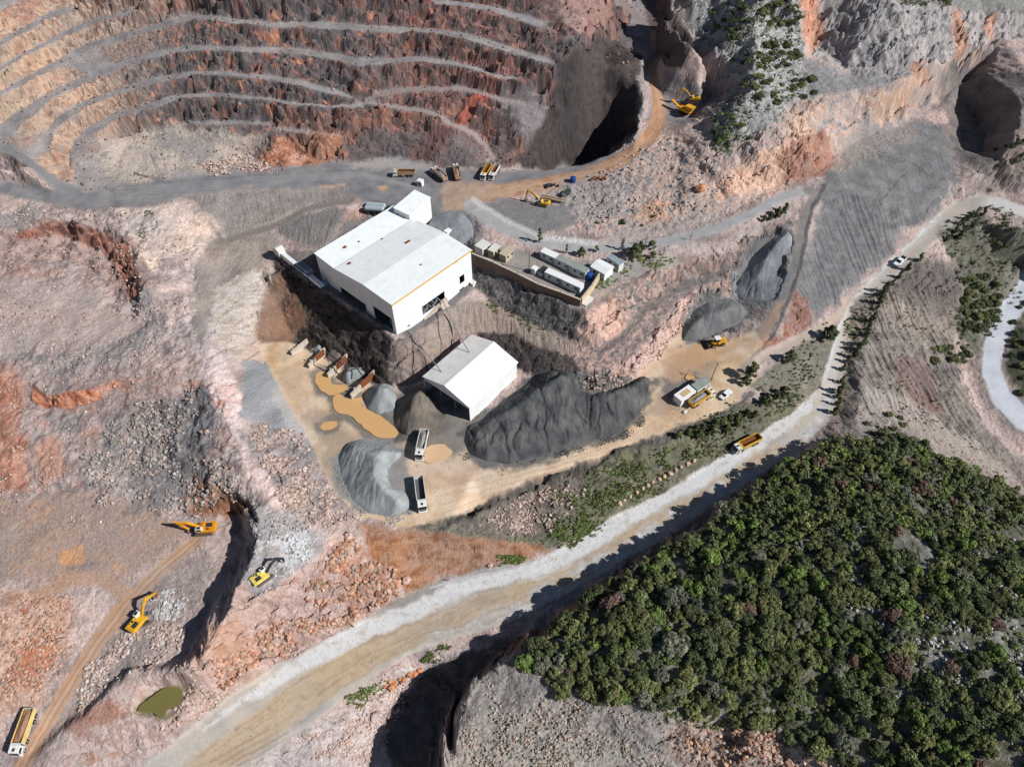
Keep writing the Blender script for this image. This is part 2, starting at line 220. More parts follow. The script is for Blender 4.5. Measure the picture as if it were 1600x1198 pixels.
def build_tin():
    co = []; ed = []; zz = []
    idx = {}
    for ln in LINES:
        prev = None
        for p in ln:
            k = (round(p[0], 1), round(p[1], 1))
            if k not in idx:
                idx[k] = len(co); co.append((p[0], p[1])); zz.append(p[2])
            i = idx[k]
            if prev is not None and prev != i: ed.append((prev, i))
            prev = i
    r = delaunay_2d_cdt([Vector(c) for c in co], ed, [], 0, 0.01)
    vs, es, fs, ov, oe, of = r
    P = np.zeros((len(vs), 3)); bad = 0
    for i, v in enumerate(vs):
        P[i, 0] = v[0]; P[i, 1] = v[1]
        if ov[i]: P[i, 2] = np.mean([zz[j] for j in ov[i]])
        else: P[i, 2] = np.nan; bad += 1
    # crossings of two break lines: mean of the two interpolated heights
    for k, e in enumerate(es):
        pass
    for i in np.where(np.isnan(P[:, 2]))[0]:
        hs = []
        for k, e in enumerate(es):
            if i in e:
                for j in oe[k]:
                    a, b = ed[j]
                    pa = np.array(co[a]); pb = np.array(co[b]); d = pb - pa
                    t = np.clip(np.dot(P[i, :2] - pa, d) / max(1e-9, np.dot(d, d)), 0, 1)
                    hs.append(zz[a] + t * (zz[b] - zz[a]))
        P[i, 2] = np.mean(hs) if hs else 0
        LOG.append(('cross', [round(float(q)) for q in PXL(*P[i])[:2]], round(min(hs), 1), round(max(hs), 1)))
    return P, [tuple(f) for f in fs]
LOG = []
TP, TF = build_tin()

# ------------------------------------------------------------------ height raster
RX0, RY0, RS = -430.0, -40.0, 0.5
RNX, RNY = int(860 / RS), int(640 / RS)
ZR = np.full((RNY, RNX), np.nan, np.float32)
for f in TF:
    a, b, c = TP[f[0]], TP[f[1]], TP[f[2]]
    x0 = max(0, int((min(a[0], b[0], c[0]) - RX0) / RS) - 1); x1 = min(RNX, int((max(a[0], b[0], c[0]) - RX0) / RS) + 2)
    y0 = max(0, int((min(a[1], b[1], c[1]) - RY0) / RS) - 1); y1 = min(RNY, int((max(a[1], b[1], c[1]) - RY0) / RS) + 2)
    if x1 <= x0 or y1 <= y0: continue
    gx = RX0 + (np.arange(x0, x1)) * RS; gy = RY0 + (np.arange(y0, y1)) * RS
    X, Y = np.meshgrid(gx, gy)
    den = (b[1] - c[1]) * (a[0] - c[0]) + (c[0] - b[0]) * (a[1] - c[1])
    if abs(den) < 1e-9: continue
    l1 = ((b[1] - c[1]) * (X - c[0]) + (c[0] - b[0]) * (Y - c[1])) / den
    l2 = ((c[1] - a[1]) * (X - c[0]) + (a[0] - c[0]) * (Y - c[1])) / den
    l3 = 1 - l1 - l2
    m = (l1 > -1e-4) & (l2 > -1e-4) & (l3 > -1e-4)
    sub = ZR[y0:y1, x0:x1]; zv = (l1 * a[2] + l2 * b[2] + l3 * c[2]).astype(np.float32)
    sub[m] = zv[m]
# outside the hull: carry the edge outward
for row in range(RNY):
    r = ZR[row]; ok = np.where(~np.isnan(r))[0]
    if len(ok):
        r[:ok[0]] = r[ok[0]]; r[ok[-1] + 1:] = r[ok[-1]]
        mm = np.isnan(r)
        if mm.any(): r[mm] = np.interp(np.where(mm)[0], ok, r[ok])
rows = np.where(~np.isnan(ZR[:, 0]))[0]
ZR[:rows[0]] = ZR[rows[0]]; ZR[rows[-1] + 1:] = ZR[rows[-1]]

def blur(a, sig):
    r = int(sig * 3) + 1
    k = np.exp(-0.5 * (np.arange(-r, r + 1) / sig) ** 2); k = (k / k.sum()).astype(np.float32)
    p = np.pad(a, ((r, r), (0, 0)), 'edge'); o = sum(k[i] * p[i:i + a.shape[0]] for i in range(2 * r + 1))
    p = np.pad(o, ((0, 0), (r, r)), 'edge'); return sum(k[i] * p[:, i:i + a.shape[1]] for i in range(2 * r + 1))
ZR = blur(ZR, 1.3)
gy_, gx_ = np.gradient(ZR, RS)
SLR = np.sqrt(gx_ ** 2 + gy_ ** 2)
SLB = blur(SLR, 3.0)

def samp(R, x, y):
    fx = np.clip((x - RX0) / RS, 0, RNX - 1.001); fy = np.clip((y - RY0) / RS, 0, RNY - 1.001)
    ix = fx.astype(np.int32); iy = fy.astype(np.int32); tx = fx - ix; ty = fy - iy
    return (R[iy, ix] * (1 - tx) + R[iy, ix + 1] * tx) * (1 - ty) + (R[iy + 1, ix] * (1 - tx) + R[iy + 1, ix + 1] * tx) * ty

# ------------------------------------------------------------------ terrain sheet (fine near the camera, coarser far away)
NV, NU = 1010, 1180
_t = np.linspace(0, 1, NV)
YR = 12 + 418 * (0.62 * _t + 0.38 * _t * _t)
GX = np.zeros((NV, NU)); GY = np.zeros((NV, NU))
for _i, _y in enumerate(YR):
    hw = (0.727 * (_y * cP + 168 * sP)) * 1.10 + 8
    GX[_i] = np.linspace(-hw, hw, NU); GY[_i] = _y
X = GX.ravel().astype(np.float32); Y = GY.ravel().astype(np.float32)
ZB = samp(ZR, X, Y); SL = samp(SLB, X, Y); SLs = samp(blur(SLR, 1.2), X, Y)
U, V, _d = PXL(X, Y, ZB); U = U.astype(np.float32); V = V.astype(np.float32)
NVERT = X.size
NX = X; NY = (Y + 1.2 * ZB).astype(np.float32)

def lin(c):
    c = np.asarray(c, float) / 255.0
    return np.where(c <= .04045, c / 12.92, ((c + .055) / 1.055) ** 2.4)
ALB = 0.86            # sunlit picture value -> surface albedo
n_a = fbm(X / 22, Y / 22, 5, 1); n_b = fbm(NX / 6, NY / 6, 4, 2); n_c = fbm(NX / 1.7, NY / 1.7, 3, 4); n_d = fbm(X / 55, Y / 55, 3, 9)
WU = U + n_b * 7 + n_c * 3.0; WV = V + fbm(X / 6 + 40, Y / 6, 4, 6) * 6 + fbm(X / 1.7, Y / 1.7 + 50, 3, 5) * 2.6
XU = WU + fbm(X / 15, Y / 15, 4, 101, .6) * 22; XV = WV + fbm(X / 15 + 9, Y / 15, 4, 105, .6) * 16
LU = U + n_b * 2.2 + n_c * 1.0; LV = V + fbm(X / 6 + 40, Y / 6, 3, 6) * 2.2

def earth(c):
    c = np.asarray(c, float); g = c.mean(-1, keepdims=True)
    return lin(g + (c - g) * .95)
def ramp(n, cols):
    """piecewise mix of colours along noise n in about -1..1"""
    cs = np.array([earth(c) for c in cols], np.float32); k = len(cols) - 1
    t = np.clip((n * .5 + .5) * 1.25 - .125, 0, 1) * k
    i = np.minimum(t.astype(np.int32), k - 1); f = (t - i)[..., None]
    return cs[i] * (1 - f) + cs[i + 1] * f

CLR = np.zeros((NVERT, 3), np.float32); ROUGH = np.full(NVERT, .55, np.float32); RUB = np.full(NVERT, .5, np.float32)
CLS = np.zeros(NVERT, np.int8)
GUL = np.zeros(NVERT, np.float32)

def pmask(pts, soft=5, tight=False):
    pts = np.array(pts, np.float32); pu, pv = (LU, LV) if tight else ((XU, XV) if soft >= 6 else (WU, WV))
    m = soft + (16 if tight else 40)
    sel = np.where((U > pts[:, 0].min() - m) & (U < pts[:, 0].max() + m) & (V > pts[:, 1].min() - m) & (V < pts[:, 1].max() + m))[0]
    out = np.zeros(NVERT, np.float32)
    if not len(sel): return out
    px = pu[sel]; py = pv[sel]; d2 = np.full(len(sel), 1e9, np.float32); ins = np.zeros(len(sel), bool)
    n = len(pts)
    for i in range(n):
        ax, ay = pts[i]; bx, by = pts[(i + 1) % n]
        ex, ey = bx - ax, by - ay; ll = ex * ex + ey * ey + 1e-9
        t = np.clip(((px - ax) * ex + (py - ay) * ey) / ll, 0, 1)
        d2 = np.minimum(d2, (px - ax - t * ex) ** 2 + (py - ay - t * ey) ** 2)
        c = ((ay > py) != (by > py)) & (px < (bx - ax) * (py - ay) / (by - ay + 1e-12) + ax)
        ins ^= c
    d = np.sqrt(d2) * np.where(ins, 1, -1)
    out[sel] = smooth(-soft, soft, d)
    return out

def lmask(pts, w, soft=2.5, tight=True):
    pts = np.array(pts, np.float32); pu = LU if tight else WU; pv = LV if tight else WV
    ws = np.full(len(pts), w, np.float32) if np.isscalar(w) else np.array(w, np.float32)
    m = soft + ws.max() + 14
    sel = np.where((U > pts[:, 0].min() - m) & (U < pts[:, 0].max() + m) & (V > pts[:, 1].min() - m) & (V < pts[:, 1].max() + m))[0]
    out = np.zeros(NVERT, np.float32)
    if not len(sel): return out
    px = pu[sel]; py = pv[sel]; best = np.full(len(sel), -1e9, np.float32)
    for i in range(len(pts) - 1):
        ax, ay = pts[i]; bx, by = pts[i + 1]
        ex, ey = bx - ax, by - ay; ll = ex * ex + ey * ey + 1e-9
        t = np.clip(((px - ax) * ex + (py - ay) * ey) / ll, 0, 1)
        best = np.maximum(best, ws[i] + (ws[i + 1] - ws[i]) * t - np.hypot(px - ax - t * ex, py - ay - t * ey))
    out[sel] = smooth(-soft, soft, best)
    return out

def put(m, cols, scale=None, seed=3, rough=None, rub=None, cls=None, k=1.0, noise=None):
    """lay a colour (or a noise ramp of colours) over the ground where mask m"""
    global CLR, ROUGH, RUB
    sel = np.where(m > 0.002)[0]
    if not len(sel): return
    mm = (m[sel] * k)[:, None]
    if isinstance(cols[0], (int, float)): c = earth(cols)[None].astype(np.float32)
    else:
        if noise is not None: n = noise[sel]
        else: n = fbm(NX[sel] / scale, NY[sel] / scale, 5, seed, .6)
        c = ramp(n * 1.5, cols)
    CLR[sel] = CLR[sel] * (1 - mm) + c * mm
    if rough is not None: ROUGH[sel] = ROUGH[sel] * (1 - m[sel]) + rough * m[sel]
    if rub is not None: RUB[sel] = RUB[sel] * (1 - m[sel]) + rub * m[sel]
    if cls is not None: CLS[sel[m[sel] > .5]] = cls

def P(*a, **k): return pmask(a, **k)
ALL = np.ones(NVERT, np.float32)
steep = smooth(.42, .75, SLs + n_c * .08)
PINK = [(150, 128, 120), (172, 150, 140), (196, 172, 160), (205, 176, 160), (176, 150, 138)]
GREY = [(110, 106, 105), (134, 129, 127), (152, 146, 143), (168, 160, 156)]
PALE = [(190, 160, 148), (214, 186, 172), (226, 205, 194), (214, 176, 158)]
ORNG = [(168, 120, 98), (196, 142, 114), (216, 168, 138), (228, 188, 160), (180, 160, 148)]
put(ALL, PINK, 18, 5)
put(smooth(.1, .7, n_a + n_b * .4), GREY, 7, 8, k=.75)

# ---- left-hand digging
put(P((-60, 330), (240, 330), (330, 420), (310, 560), (380, 700), (400, 790), (250, 860), (-60, 900)), [(146, 128, 122), (166, 148, 141), (186, 166, 156), (196, 172, 160), (160, 142, 134), (140, 134, 132)], 9, 5, rough=.6, rub=.35)
put(P((-60, 330), (240, 330), (330, 420), (310, 560), (380, 700), (400, 790), (250, 860), (-60, 900), soft=12) * smooth(.0, .5, n_d + n_a * .9), [(112, 108, 107), (134, 128, 125), (156, 148, 143)], 5, 18, k=.8)
put(P((-60, 330), (240, 330), (330, 420), (310, 560), (380, 700), (400, 790), (250, 860), (-60, 900), soft=12) * smooth(.15, .6, -n_a - n_b * .5), [(206, 168, 148), (190, 130, 100), (216, 190, 176)], 5, 19, k=.7)
put(P((180, 330), (280, 315), (340, 360), (330, 400), (300, 470), (230, 420)), [(186, 164, 148), (210, 186, 168), (222, 196, 178), (196, 176, 160)], 7, 3, rough=.5)
put(P((250, 400), (330, 400), (345, 520), (300, 560), (240, 500), soft=10), [(150, 136, 130), (180, 160, 150), (205, 182, 170)], 5, 4, rough=.7)
put(P((-40, 380), (60, 345), (130, 350), (210, 380), (240, 450), (190, 490), (150, 430), (90, 400), (0, 430), soft=7) * np.maximum(steep, .35), [(112, 74, 62), (140, 94, 78), (178, 122, 98), (150, 110, 96)], 5, 6, rough=1)
put(P((-40, 430), (60, 440), (170, 450), (230, 500), (150, 540), (0, 560), soft=14), [(170, 152, 142), (188, 166, 156), (200, 178, 164)], 8, 9, rough=.25)
put(P((40, 580), (110, 590), (200, 565), (330, 545), (345, 610), (230, 640), (120, 650), (45, 650), soft=8) * np.clip(steep * 1.2 + n_b * .5, .12, 1), [(140, 84, 62), (176, 108, 80), (210, 150, 118), (150, 100, 84)], 4, 3, rough=1, rub=.5)
put(P((-30, 560), (30, 575), (45, 700), (40, 760), (-30, 780), soft=12), [(158, 92, 66), (190, 128, 100), (204, 156, 134)], 8, 6, k=.85)
put(P((55, 700), (90, 680), (100, 740), (60, 770), soft=10), (196, 136, 106), k=.7)
put(P((-30, 780), (120, 770), (250, 790), (300, 830), (200, 900), (-30, 900), soft=14), [(150, 132, 122), (182, 148, 124), (170, 146, 132), (200, 152, 116)], 10, 12, rough=.25, rub=.15)
put(P((200, 720), (300, 700), (330, 760), (260, 800), (210, 780), soft=12), [(134, 126, 122), (158, 146, 140)], 5, 4, rough=.5)
put(P((230, 640), (330, 600), (345, 680), (300, 760), (230, 740), soft=10), [(96, 92, 92), (124, 118, 116), (150, 142, 138)], 5, 6, rough=.9, rub=1)
put(P((300, 745), (385, 785), (400, 800), (360, 820), (290, 790), soft=7), [(122, 84, 64), (150, 108, 84), (180, 130, 100)], 5, 6, rough=1)
# pale pink spur
put(P((300, 540), (330, 530), (372, 600), (388, 690), (432, 760), (470, 790), (440, 800), (400, 760), (368, 700), (330, 620), soft=5), [(206, 170, 156), (222, 192, 180), (232, 206, 196), (214, 160, 140)], 6, 7, rough=.7, rub=.1)
put(P((290, 400), (330, 400), (335, 540), (300, 545), (285, 470), soft=9), [(196, 170, 158), (214, 190, 180), (186, 160, 148)], 4, 7, rough=.6)
put(P((330, 430), (380, 410), (425, 420), (400, 530), (375, 560), (335, 530), soft=8), [(190, 176, 164), (212, 196, 182), (200, 180, 156), (176, 158, 140)], 4, 7, rough=.8)
put(P((306, 410), (330, 370), (430, 360), (440, 385), (400, 420), (340, 450), (318, 540), (300, 520), soft=5), [(146, 130, 118), (162, 146, 133), (172, 156, 144)], 7, 5, rough=.2, rub=.15)
put(P((382, 560), (410, 555), (440, 600), (470, 650), (500, 700), (490, 720), (430, 690), (385, 640), soft=6), [(140, 140, 140), (158, 158, 157), (176, 172, 168)], 9, 4, rough=.08, rub=.05)
put(P((390, 530), (408, 535), (414, 560), (385, 560), soft=4), (205, 176, 158))
put(P((420, 610), (445, 600), (490, 680), (460, 690), soft=5), (196, 188, 180), k=.6)
put(P((380, 660), (460, 680), (510, 740), (540, 800), (500, 820), (440, 780), (395, 720), soft=7), [(134, 124, 118), (164, 150, 142), (194, 174, 164)], 2.5, 4, rough=.6, rub=1)
# ---- pit
pit = P((-120, -90), (980, -90), (1010, 20), (1012, 92), (996, 190), (940, 236), (788, 262), (690, 262), (600, 250), (540, 256), (440, 267), (300, 278), (165, 296), (120, 300), (0, 225), (-120, 200), soft=3, tight=True)
wl = 1 - smooth(180, 330, U + V * .3); wr = smooth(520, 700, U)
put(pit, [(138, 130, 127), (158, 148, 143), (174, 163, 157)], 9, 4, rough=.2, rub=.1, cls=1)
fac = pit * smooth(.30, .6, SLs + n_c * .08)
put(fac, [(66, 64, 66), (96, 90, 90), (122, 106, 100), (110, 100, 98), (176, 110, 84), (212, 150, 116)], 6, 21, rough=1, rub=.2)
put(fac * wl, [(150, 108, 86), (172, 130, 106), (196, 160, 134), (206, 176, 148), (140, 124, 114), (184, 134, 106)], 4, 22)
put(fac * wr * .8, [(70, 64, 66), (112, 84, 76), (90, 80, 80), (160, 92, 72), (184, 124, 102), (124, 104, 98)], 5, 23)
put(P((-60, 20), (40, 40), (90, 0), (0, -30), soft=10) * steep, (150, 96, 82), k=.6)
put(P((0, 80), (70, 50), (60, 200), (0, 230), soft=25) * fac, (206, 178, 138), k=.3)
put(P((160, 212), (300, 196), (400, 210), (390, 262), (200, 285), (150, 262), soft=8), [(170, 152, 138), (192, 172, 154), (206, 184, 164), (160, 148, 140)], 8, 7, rough=.35, rub=.5)
put(P((240, 210), (330, 215), (330, 248), (255, 240), soft=6), (150, 142, 138), k=.7)
put(P((425, 206), (530, 214), (540, 240), (510, 262), (450, 266), (395, 262), (410, 230), soft=9), [(140, 84, 64), (178, 112, 82), (198, 138, 104), (206, 160, 134)], 5, 4, rough=1)
put(P((590, 185), (680, 190), (740, 220), (760, 262), (650, 255), (600, 250), soft=6), [(100, 90, 90), (122, 108, 106), (136, 112, 106)], 5, 14, rough=.35)
put(P((650, 215), (700, 195), (705, 205), (672, 262), (640, 258), soft=6), (136, 92, 86), k=.7)
put(P((712, 200), (736, 150), (752, 150), (736, 196), (716, 208), soft=6), [(150, 84, 66), (190, 92, 66), (160, 110, 96)], 2, 5, rough=.3)
put(P((760, 140), (870, 150), (862, 210), (835, 230), (790, 180), soft=6), [(140, 130, 128), (160, 148, 144)], 6, 3, rough=.3, rub=.4)
put(P((780, 200), (800, 200), (802, 262), (770, 262), soft=5), [(140, 108, 98), (170, 128, 110)], 5, 3, k=.8)
put(P((870, -20), (960, -30), (950, 40), (930, 60), (880, 40), soft=5), [(150, 110, 98), (190, 140, 120), (206, 160, 140)], 4, 3, k=.8)
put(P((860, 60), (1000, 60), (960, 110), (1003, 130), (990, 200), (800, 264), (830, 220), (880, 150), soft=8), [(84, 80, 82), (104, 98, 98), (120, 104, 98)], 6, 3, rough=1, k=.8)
put(P((945, 104), (1010, 95), (1004, 190), (960, 226), (920, 240), (965, 200), (985, 160), soft=4), [(146, 138, 134), (164, 155, 150), (130, 122, 120)], 3, 3, rough=.7)
put(P((874, 100), (862, 138), (856, 170), (838, 206), (800, 264), (900, 264), (950, 244), (998, 204), (998, 130), (1002, 90), (960, 60), (905, 76), soft=4), [(36, 34, 36), (54, 50, 50), (84, 70, 66), (48, 46, 48)], 2.6, 24, rough=.8, k=.95)  # pit shadow painted into the wall colour as near-black rock
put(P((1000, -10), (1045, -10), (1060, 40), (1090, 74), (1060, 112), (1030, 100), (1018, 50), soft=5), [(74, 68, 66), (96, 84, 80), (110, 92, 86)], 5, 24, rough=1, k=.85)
put(fac, (124, 108, 102), k=.22)
put(P((545, 216), (600, 208), (690, 216), (735, 236), (752, 262), (690, 262), (600, 250), (540, 254), soft=5), [(84, 78, 78), (104, 94, 92), (118, 104, 99)], 4, 25, rough=.5, k=.9)
put(P((640, 225), (700, 200), (712, 208), (676, 262), (640, 260), soft=6), (122, 84, 76), k=.6)
put(P((760, 168), (800, 168), (810, 210), (795, 262), (772, 262), (770, 225), soft=6), [(84, 78, 78), (110, 96, 92)], 4, 25, rough=.6, k=.8)
put(P((440, 170), (560, 174), (690, 186), (690, 204), (600, 206), (530, 210), (440, 198), soft=4), [(84, 78, 78), (120, 98, 90), (166, 112, 90), (100, 94, 92)], 4, 26, rough=1, k=.85)
# bench ramps, roads in the pit
for pts in ([(575, 156), (600, 145), (640, 139), (720, 137), (750, 145), (780, 155), (852, 165)], [(620, 168), (660, 173), (690, 183), (710, 196), (740, 209), (760, 228), (770, 250)]):
    put(lmask(pts, 4, 2.5), (156, 140, 134), rough=.1)
for pts in ([(490, 590), (500, 578), (516, 582), (524, 600), (546, 602), (546, 612), (520, 620), (496, 608), (490, 590)], [(516, 620), (532, 612), (570, 618), (600, 650), (626, 676), (616, 688), (582, 684), (546, 654), (526, 648), (516, 620)], [(500, 666), (512, 656), (527, 658), (524, 668), (508, 674), (500, 666)]): RIMS = globals().get('RIMS', []) + [pts]
# ---- upper terrace
put(P((-100, 265), (0, 284), (130, 300), (200, 288), (300, 276), (400, 268), (520, 254), (600, 258), (700, 264), (790, 268), (900, 262), (990, 230), (1000, 250), (900, 290), (770, 310), (740, 320), (680, 345), (600, 330), (550, 305), (420, 296), (290, 305), (240, 322), (130, 328), (0, 304), (-100, 300), soft=4, tight=True), [(118, 116, 116), (136, 132, 130), (150, 145, 142)], 7, 4, rough=.08, rub=.08, cls=2)
put(P((590, 245), (660, 250), (690, 262), (640, 268), (600, 266), (540, 262), soft=4), (172, 164, 158), k=.8, rough=.1)
put(lmask([(-60, 205), (0, 230), (30, 241), (50, 258), (70, 273), (92, 289), (125, 304)], 6.5, 3), (128, 126, 125), rough=.08, cls=2)
for t in range(5):
    put(lmask([(180, 312 - t * 4), (320, 300 - t * 4), (450, 286 - t * 3), (560, 276 - t * 2), (640, 292 - t)], .9, 1), (166, 160, 156), k=.5)
put(lmask([(745, 305), (790, 298), (850, 288), (905, 276), (955, 258), (993, 237), (1020, 208), (1033, 177), (1028, 150), (1021, 120), (1017, 98)], [13, 12, 10, 9, 9, 10, 12, 11, 9, 7, 5], 3), [(176, 126, 92), (198, 148, 110), (206, 164, 130)], 5, 5, rough=.04, rub=.02, cls=2)
put(P((700, 285), (760, 284), (800, 300), (740, 320), (710, 345), (690, 330), (690, 300), soft=5), [(172, 134, 104), (188, 152, 122), (196, 162, 136)], 5, 5, rough=.05, cls=2)
for o in (-3, 3): put(lmask([(790, 298 + o), (850, 290 + o), (905, 279 + o), (955, 261 + o), (995 + o, 240 + o), (1023 + o, 210), (1036 + o, 178), (1030 + o, 150), (1022 + o, 120)], 1.2, 1), (206, 172, 142), k=.6)
put(lmask([(1017, 98), (1016, 75), (1010, 42), (990, 18), (966, 0), (940, -30)], 5, 2), (150, 132, 122), rough=.05, cls=2)
for pts in ([(500, 291), (520, 289), (530, 294), (505, 297)], [(590, 292), (604, 290), (608, 295), (596, 298)], [(380, 290), (392, 288), (395, 292)], [(525, 288), (540, 287), (540, 292)]):
    put(pmask(pts, 2, True), (205, 160, 120))
# ribbed grey slopes below the terrace
put(P((285, 305), (420, 296), (545, 292), (548, 312), (475, 320), (420, 348), (350, 372), (330, 335), soft=4), [(134, 124, 114), (152, 140, 130), (164, 150, 140)], 6, 4, rough=.2, rub=.1)
put(P((440, 370), (430, 358), (478, 334), (540, 325), (548, 340), (505, 392), soft=4), [(124, 116, 110), (142, 134, 127)], 6, 4, rough=.2, rub=.1)
put(lmask([(340, 380), (400, 362), (440, 348), (475, 328), (545, 312)], 5, 3), (140, 128, 118), rough=.08)
put(P((540, 330), (580, 320), (570, 345), (540, 370), (520, 385), soft=5), [(150, 120, 106), (190, 150, 132)], 3, 4, rough=1)
# ---- right of the pit
put(P((1060, -60), (1245, -60), (1258, 60), (1262, 150), (1180, 215), (1110, 235), (1110, 190), (1140, 150), (1140, 110), (1080, 55), soft=5), [(128, 124, 114), (152, 148, 140), (172, 168, 162), (186, 182, 176), (132, 130, 112)], 4, 3, rough=1, rub=.7)
put(P((1035, 110), (1100, 140), (1110, 170), (1060, 200), (1040, 190), soft=5), [(138, 130, 128), (156, 146, 142)], 5, 3, rough=.2, rub=.3)
put(P((870, 300), (960, 270), (1040, 210), (1110, 235), (1060, 265), (1110, 240), (1180, 215), (1240, 160), (1276, 155), (1340, 145), (1440, 115), (1484, 98), (1475, 150), (1430, 185), (1340, 215), (1290, 262), (1240, 284), (1150, 330), (1060, 350), (930, 366), (880, 345), soft=4), [(138, 130, 126), (164, 154, 148), (188, 168, 156), (204, 166, 144), (170, 158, 150), (210, 186, 172)], 5, 31, rough=1, rub=.4)
put(P((1100, 290), (1180, 250), (1235, 190), (1275, 170), (1280, 230), (1220, 285), (1130, 315), soft=9), [(204, 150, 116), (220, 172, 140), (228, 190, 162), (196, 150, 128)], 5, 33, k=.85)
put(P((1335, 150), (1400, 130), (1438, 120), (1425, 165), (1380, 190), soft=7), [(200, 142, 106), (222, 176, 140), (216, 190, 170)], 4, 33, k=.85)
put(P((990, 330), (1040, 315), (1050, 340), (1000, 350), soft=6), (214, 160, 122), k=.8)
put(P((870, 285), (960, 275), (1000, 300), (960, 345), (890, 345), soft=8), [(132, 126, 124), (156, 148, 144), (176, 164, 158)], 4, 3, k=.8)
put(P((1215, 235), (1290, 200), (1310, 250), (1290, 275), (1225, 288), soft=5), [(140, 92, 74), (164, 112, 92), (150, 128, 118)], 3, 34, k=.8)
put(P((1245, -60), (1640, -60), (1600, 60), (1566, 64), (1489, 90), (1431, 120), (1357, 128), (1323, 114), (1268, 85), soft=4), [(112, 108, 106), (150, 144, 140), (172, 164, 158), (186, 174, 166), (156, 148, 142)], 5, 41, rough=1, rub=.1)
for pts in ([(1250, -20), (1280, -20), (1285, 60), (1268, 85), (1256, 60)], [(1487, 20), (1500, 20), (1512, 80), (1494, 86)], [(1540, 30), (1552, 26), (1550, 60), (1542, 62)], [(1425, 100), (1440, 100), (1445, 122), (1425, 124)]):
    put(pmask(pts, 5), [(196, 130, 96), (210, 158, 128)], 3, 3, k=.8)
put(P((1340, -30), (1640, -60), (1640, 20), (1586, 24), (1489, 15), (1411, 6), soft=4), [(120, 122, 108), (140, 136, 128)], 4, 3, k=.7, rough=.4)
put(P((1262, 92), (1323, 116), (1420, 122), (1340, 143), (1262, 152), soft=5), [(138, 134, 130), (158, 152, 148)], 4, 3, rough=.5, rub=.6)
tail = [(112, 109, 108), (126, 123, 121), (142, 138, 135)]
put(P((1288, 285), (1345, 215), (1430, 185), (1480, 190), (1500, 290), (1480, 325), (1440, 345), (1340, 440), (1270, 505), (1240, 445), (1262, 372), soft=8), tail, 7, 4, rough=.2, rub=.08)
put(P((1300, 300), (1380, 320), (1430, 345), (1340, 430), (1275, 490), (1262, 430), soft=14), [(92, 90, 90), (112, 109, 108), (132, 128, 125)], 4, 7, k=.7)
put(P((1290, 262), (1345, 212), (1440, 185), (1420, 215), (1330, 265), soft=10), [(150, 134, 122), (168, 150, 138)], 3, 7, k=.6, rough=.5, rub=.6)
put(P((1300, 225), (1345, 200), (1420, 190), (1380, 215), (1330, 245), soft=6), (156, 146, 138), k=.7, rough=.3, rub=.4)
put(P((1480, 100), (1640, 120), (1640, 300), (1560, 290), (1490, 240), (1470, 160), soft=6), [(108, 102, 98), (134, 124, 118), (150, 136, 126)], 6, 4, rough=.3)
put(P((1570, 200), (1640, 180), (1640, 300), (1545, 280), soft=6), [(128, 116, 108), (160, 140, 128), (140, 132, 120)], 4, 4, rough=.7)
put(P((1240, 450), (1262, 470), (1270, 505), (1190, 560), (1160, 560), (1170, 540), (1225, 520), soft=5), [(142, 98, 82), (176, 124, 102), (150, 130, 120)], 4, 4, rough=.8)
# lower road and loop
put(P((735, 318), (790, 310), (890, 320), (900, 350), (830, 372), (780, 350), soft=4), [(128, 123, 121), (144, 138, 134)], 5, 5, rough=.15, rub=.2)
put(lmask([(735, 322), (757, 340), (787, 357), (832, 378), (900, 388), (980, 386), (1060, 374), (1120, 357), (1170, 335), (1220, 309), (1262, 297)], [10, 9, 8, 7, 7, 7, 7, 7, 7, 7, 7], 3), [(164, 160, 155), (184, 180, 175)], 6, 4, rough=.05, rub=.02, cls=2)
for pts in ([(740, 312), (770, 332), (800, 350), (850, 372), (930, 380)],): put(lmask(pts, 4, 3), (212, 208, 202), k=.8)
put(lmask([(1262, 297), (1276, 306), (1260, 330), (1252, 370), (1240, 418), (1224, 466), (1200, 510), (1165, 540)], [7, 8, 8, 8, 8, 8, 9, 12], 3), [(134, 128, 122), (150, 142, 134)], 5, 4, rough=.05, rub=.05, cls=2)
put(lmask([(1288, 290), (1270, 325), (1262, 350), (1258, 380), (1247, 425), (1232, 470), (1205, 530)], 3, 2), (84, 80, 78), rough=.6, k=.8)
put(lmask([(1180, 540), (1205, 500), (1222, 470)], [9, 7, 5], 4), (190, 154, 122), k=.8, rough=.05)
# slopes between office terrace and yard
put(P((742, 374), (860, 405), (960, 408), (1060, 398), (1060, 418), (935, 470), (910, 486), (740, 404), soft=4, tight=True), [(150, 140, 130), (168, 158, 146)], 5, 4, rough=.06, rub=.1, cls=3)
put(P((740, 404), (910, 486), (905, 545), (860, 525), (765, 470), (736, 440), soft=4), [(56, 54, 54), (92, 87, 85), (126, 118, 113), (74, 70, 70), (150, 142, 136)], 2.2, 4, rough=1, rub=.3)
put(P((640, 530), (690, 520), (740, 510), (740, 540), (700, 565), (665, 588), soft=4), [(150, 124, 110), (172, 144, 128), (132, 116, 108)], 3, 4, rough=.8)
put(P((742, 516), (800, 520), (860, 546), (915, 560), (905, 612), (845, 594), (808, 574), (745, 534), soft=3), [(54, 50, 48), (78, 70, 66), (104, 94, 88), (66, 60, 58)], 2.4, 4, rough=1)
put(P((645, 520), (690, 484), (730, 470), (765, 474), (800, 490), (870, 522), (935, 545), (978, 520), (985, 535), (940, 562), (870, 552), (800, 522), (745, 520), (705, 528), (668, 560), soft=3), [(150, 130, 114), (166, 144, 127), (140, 124, 110)], 4, 4, rough=.12, rub=.05)
put(lmask([(940, 548), (975, 520), (1012, 478), (1060, 447), (1140, 420), (1180, 400)], [5, 6, 7, 6, 5, 4], 3, False), (104, 99, 95), k=.0)
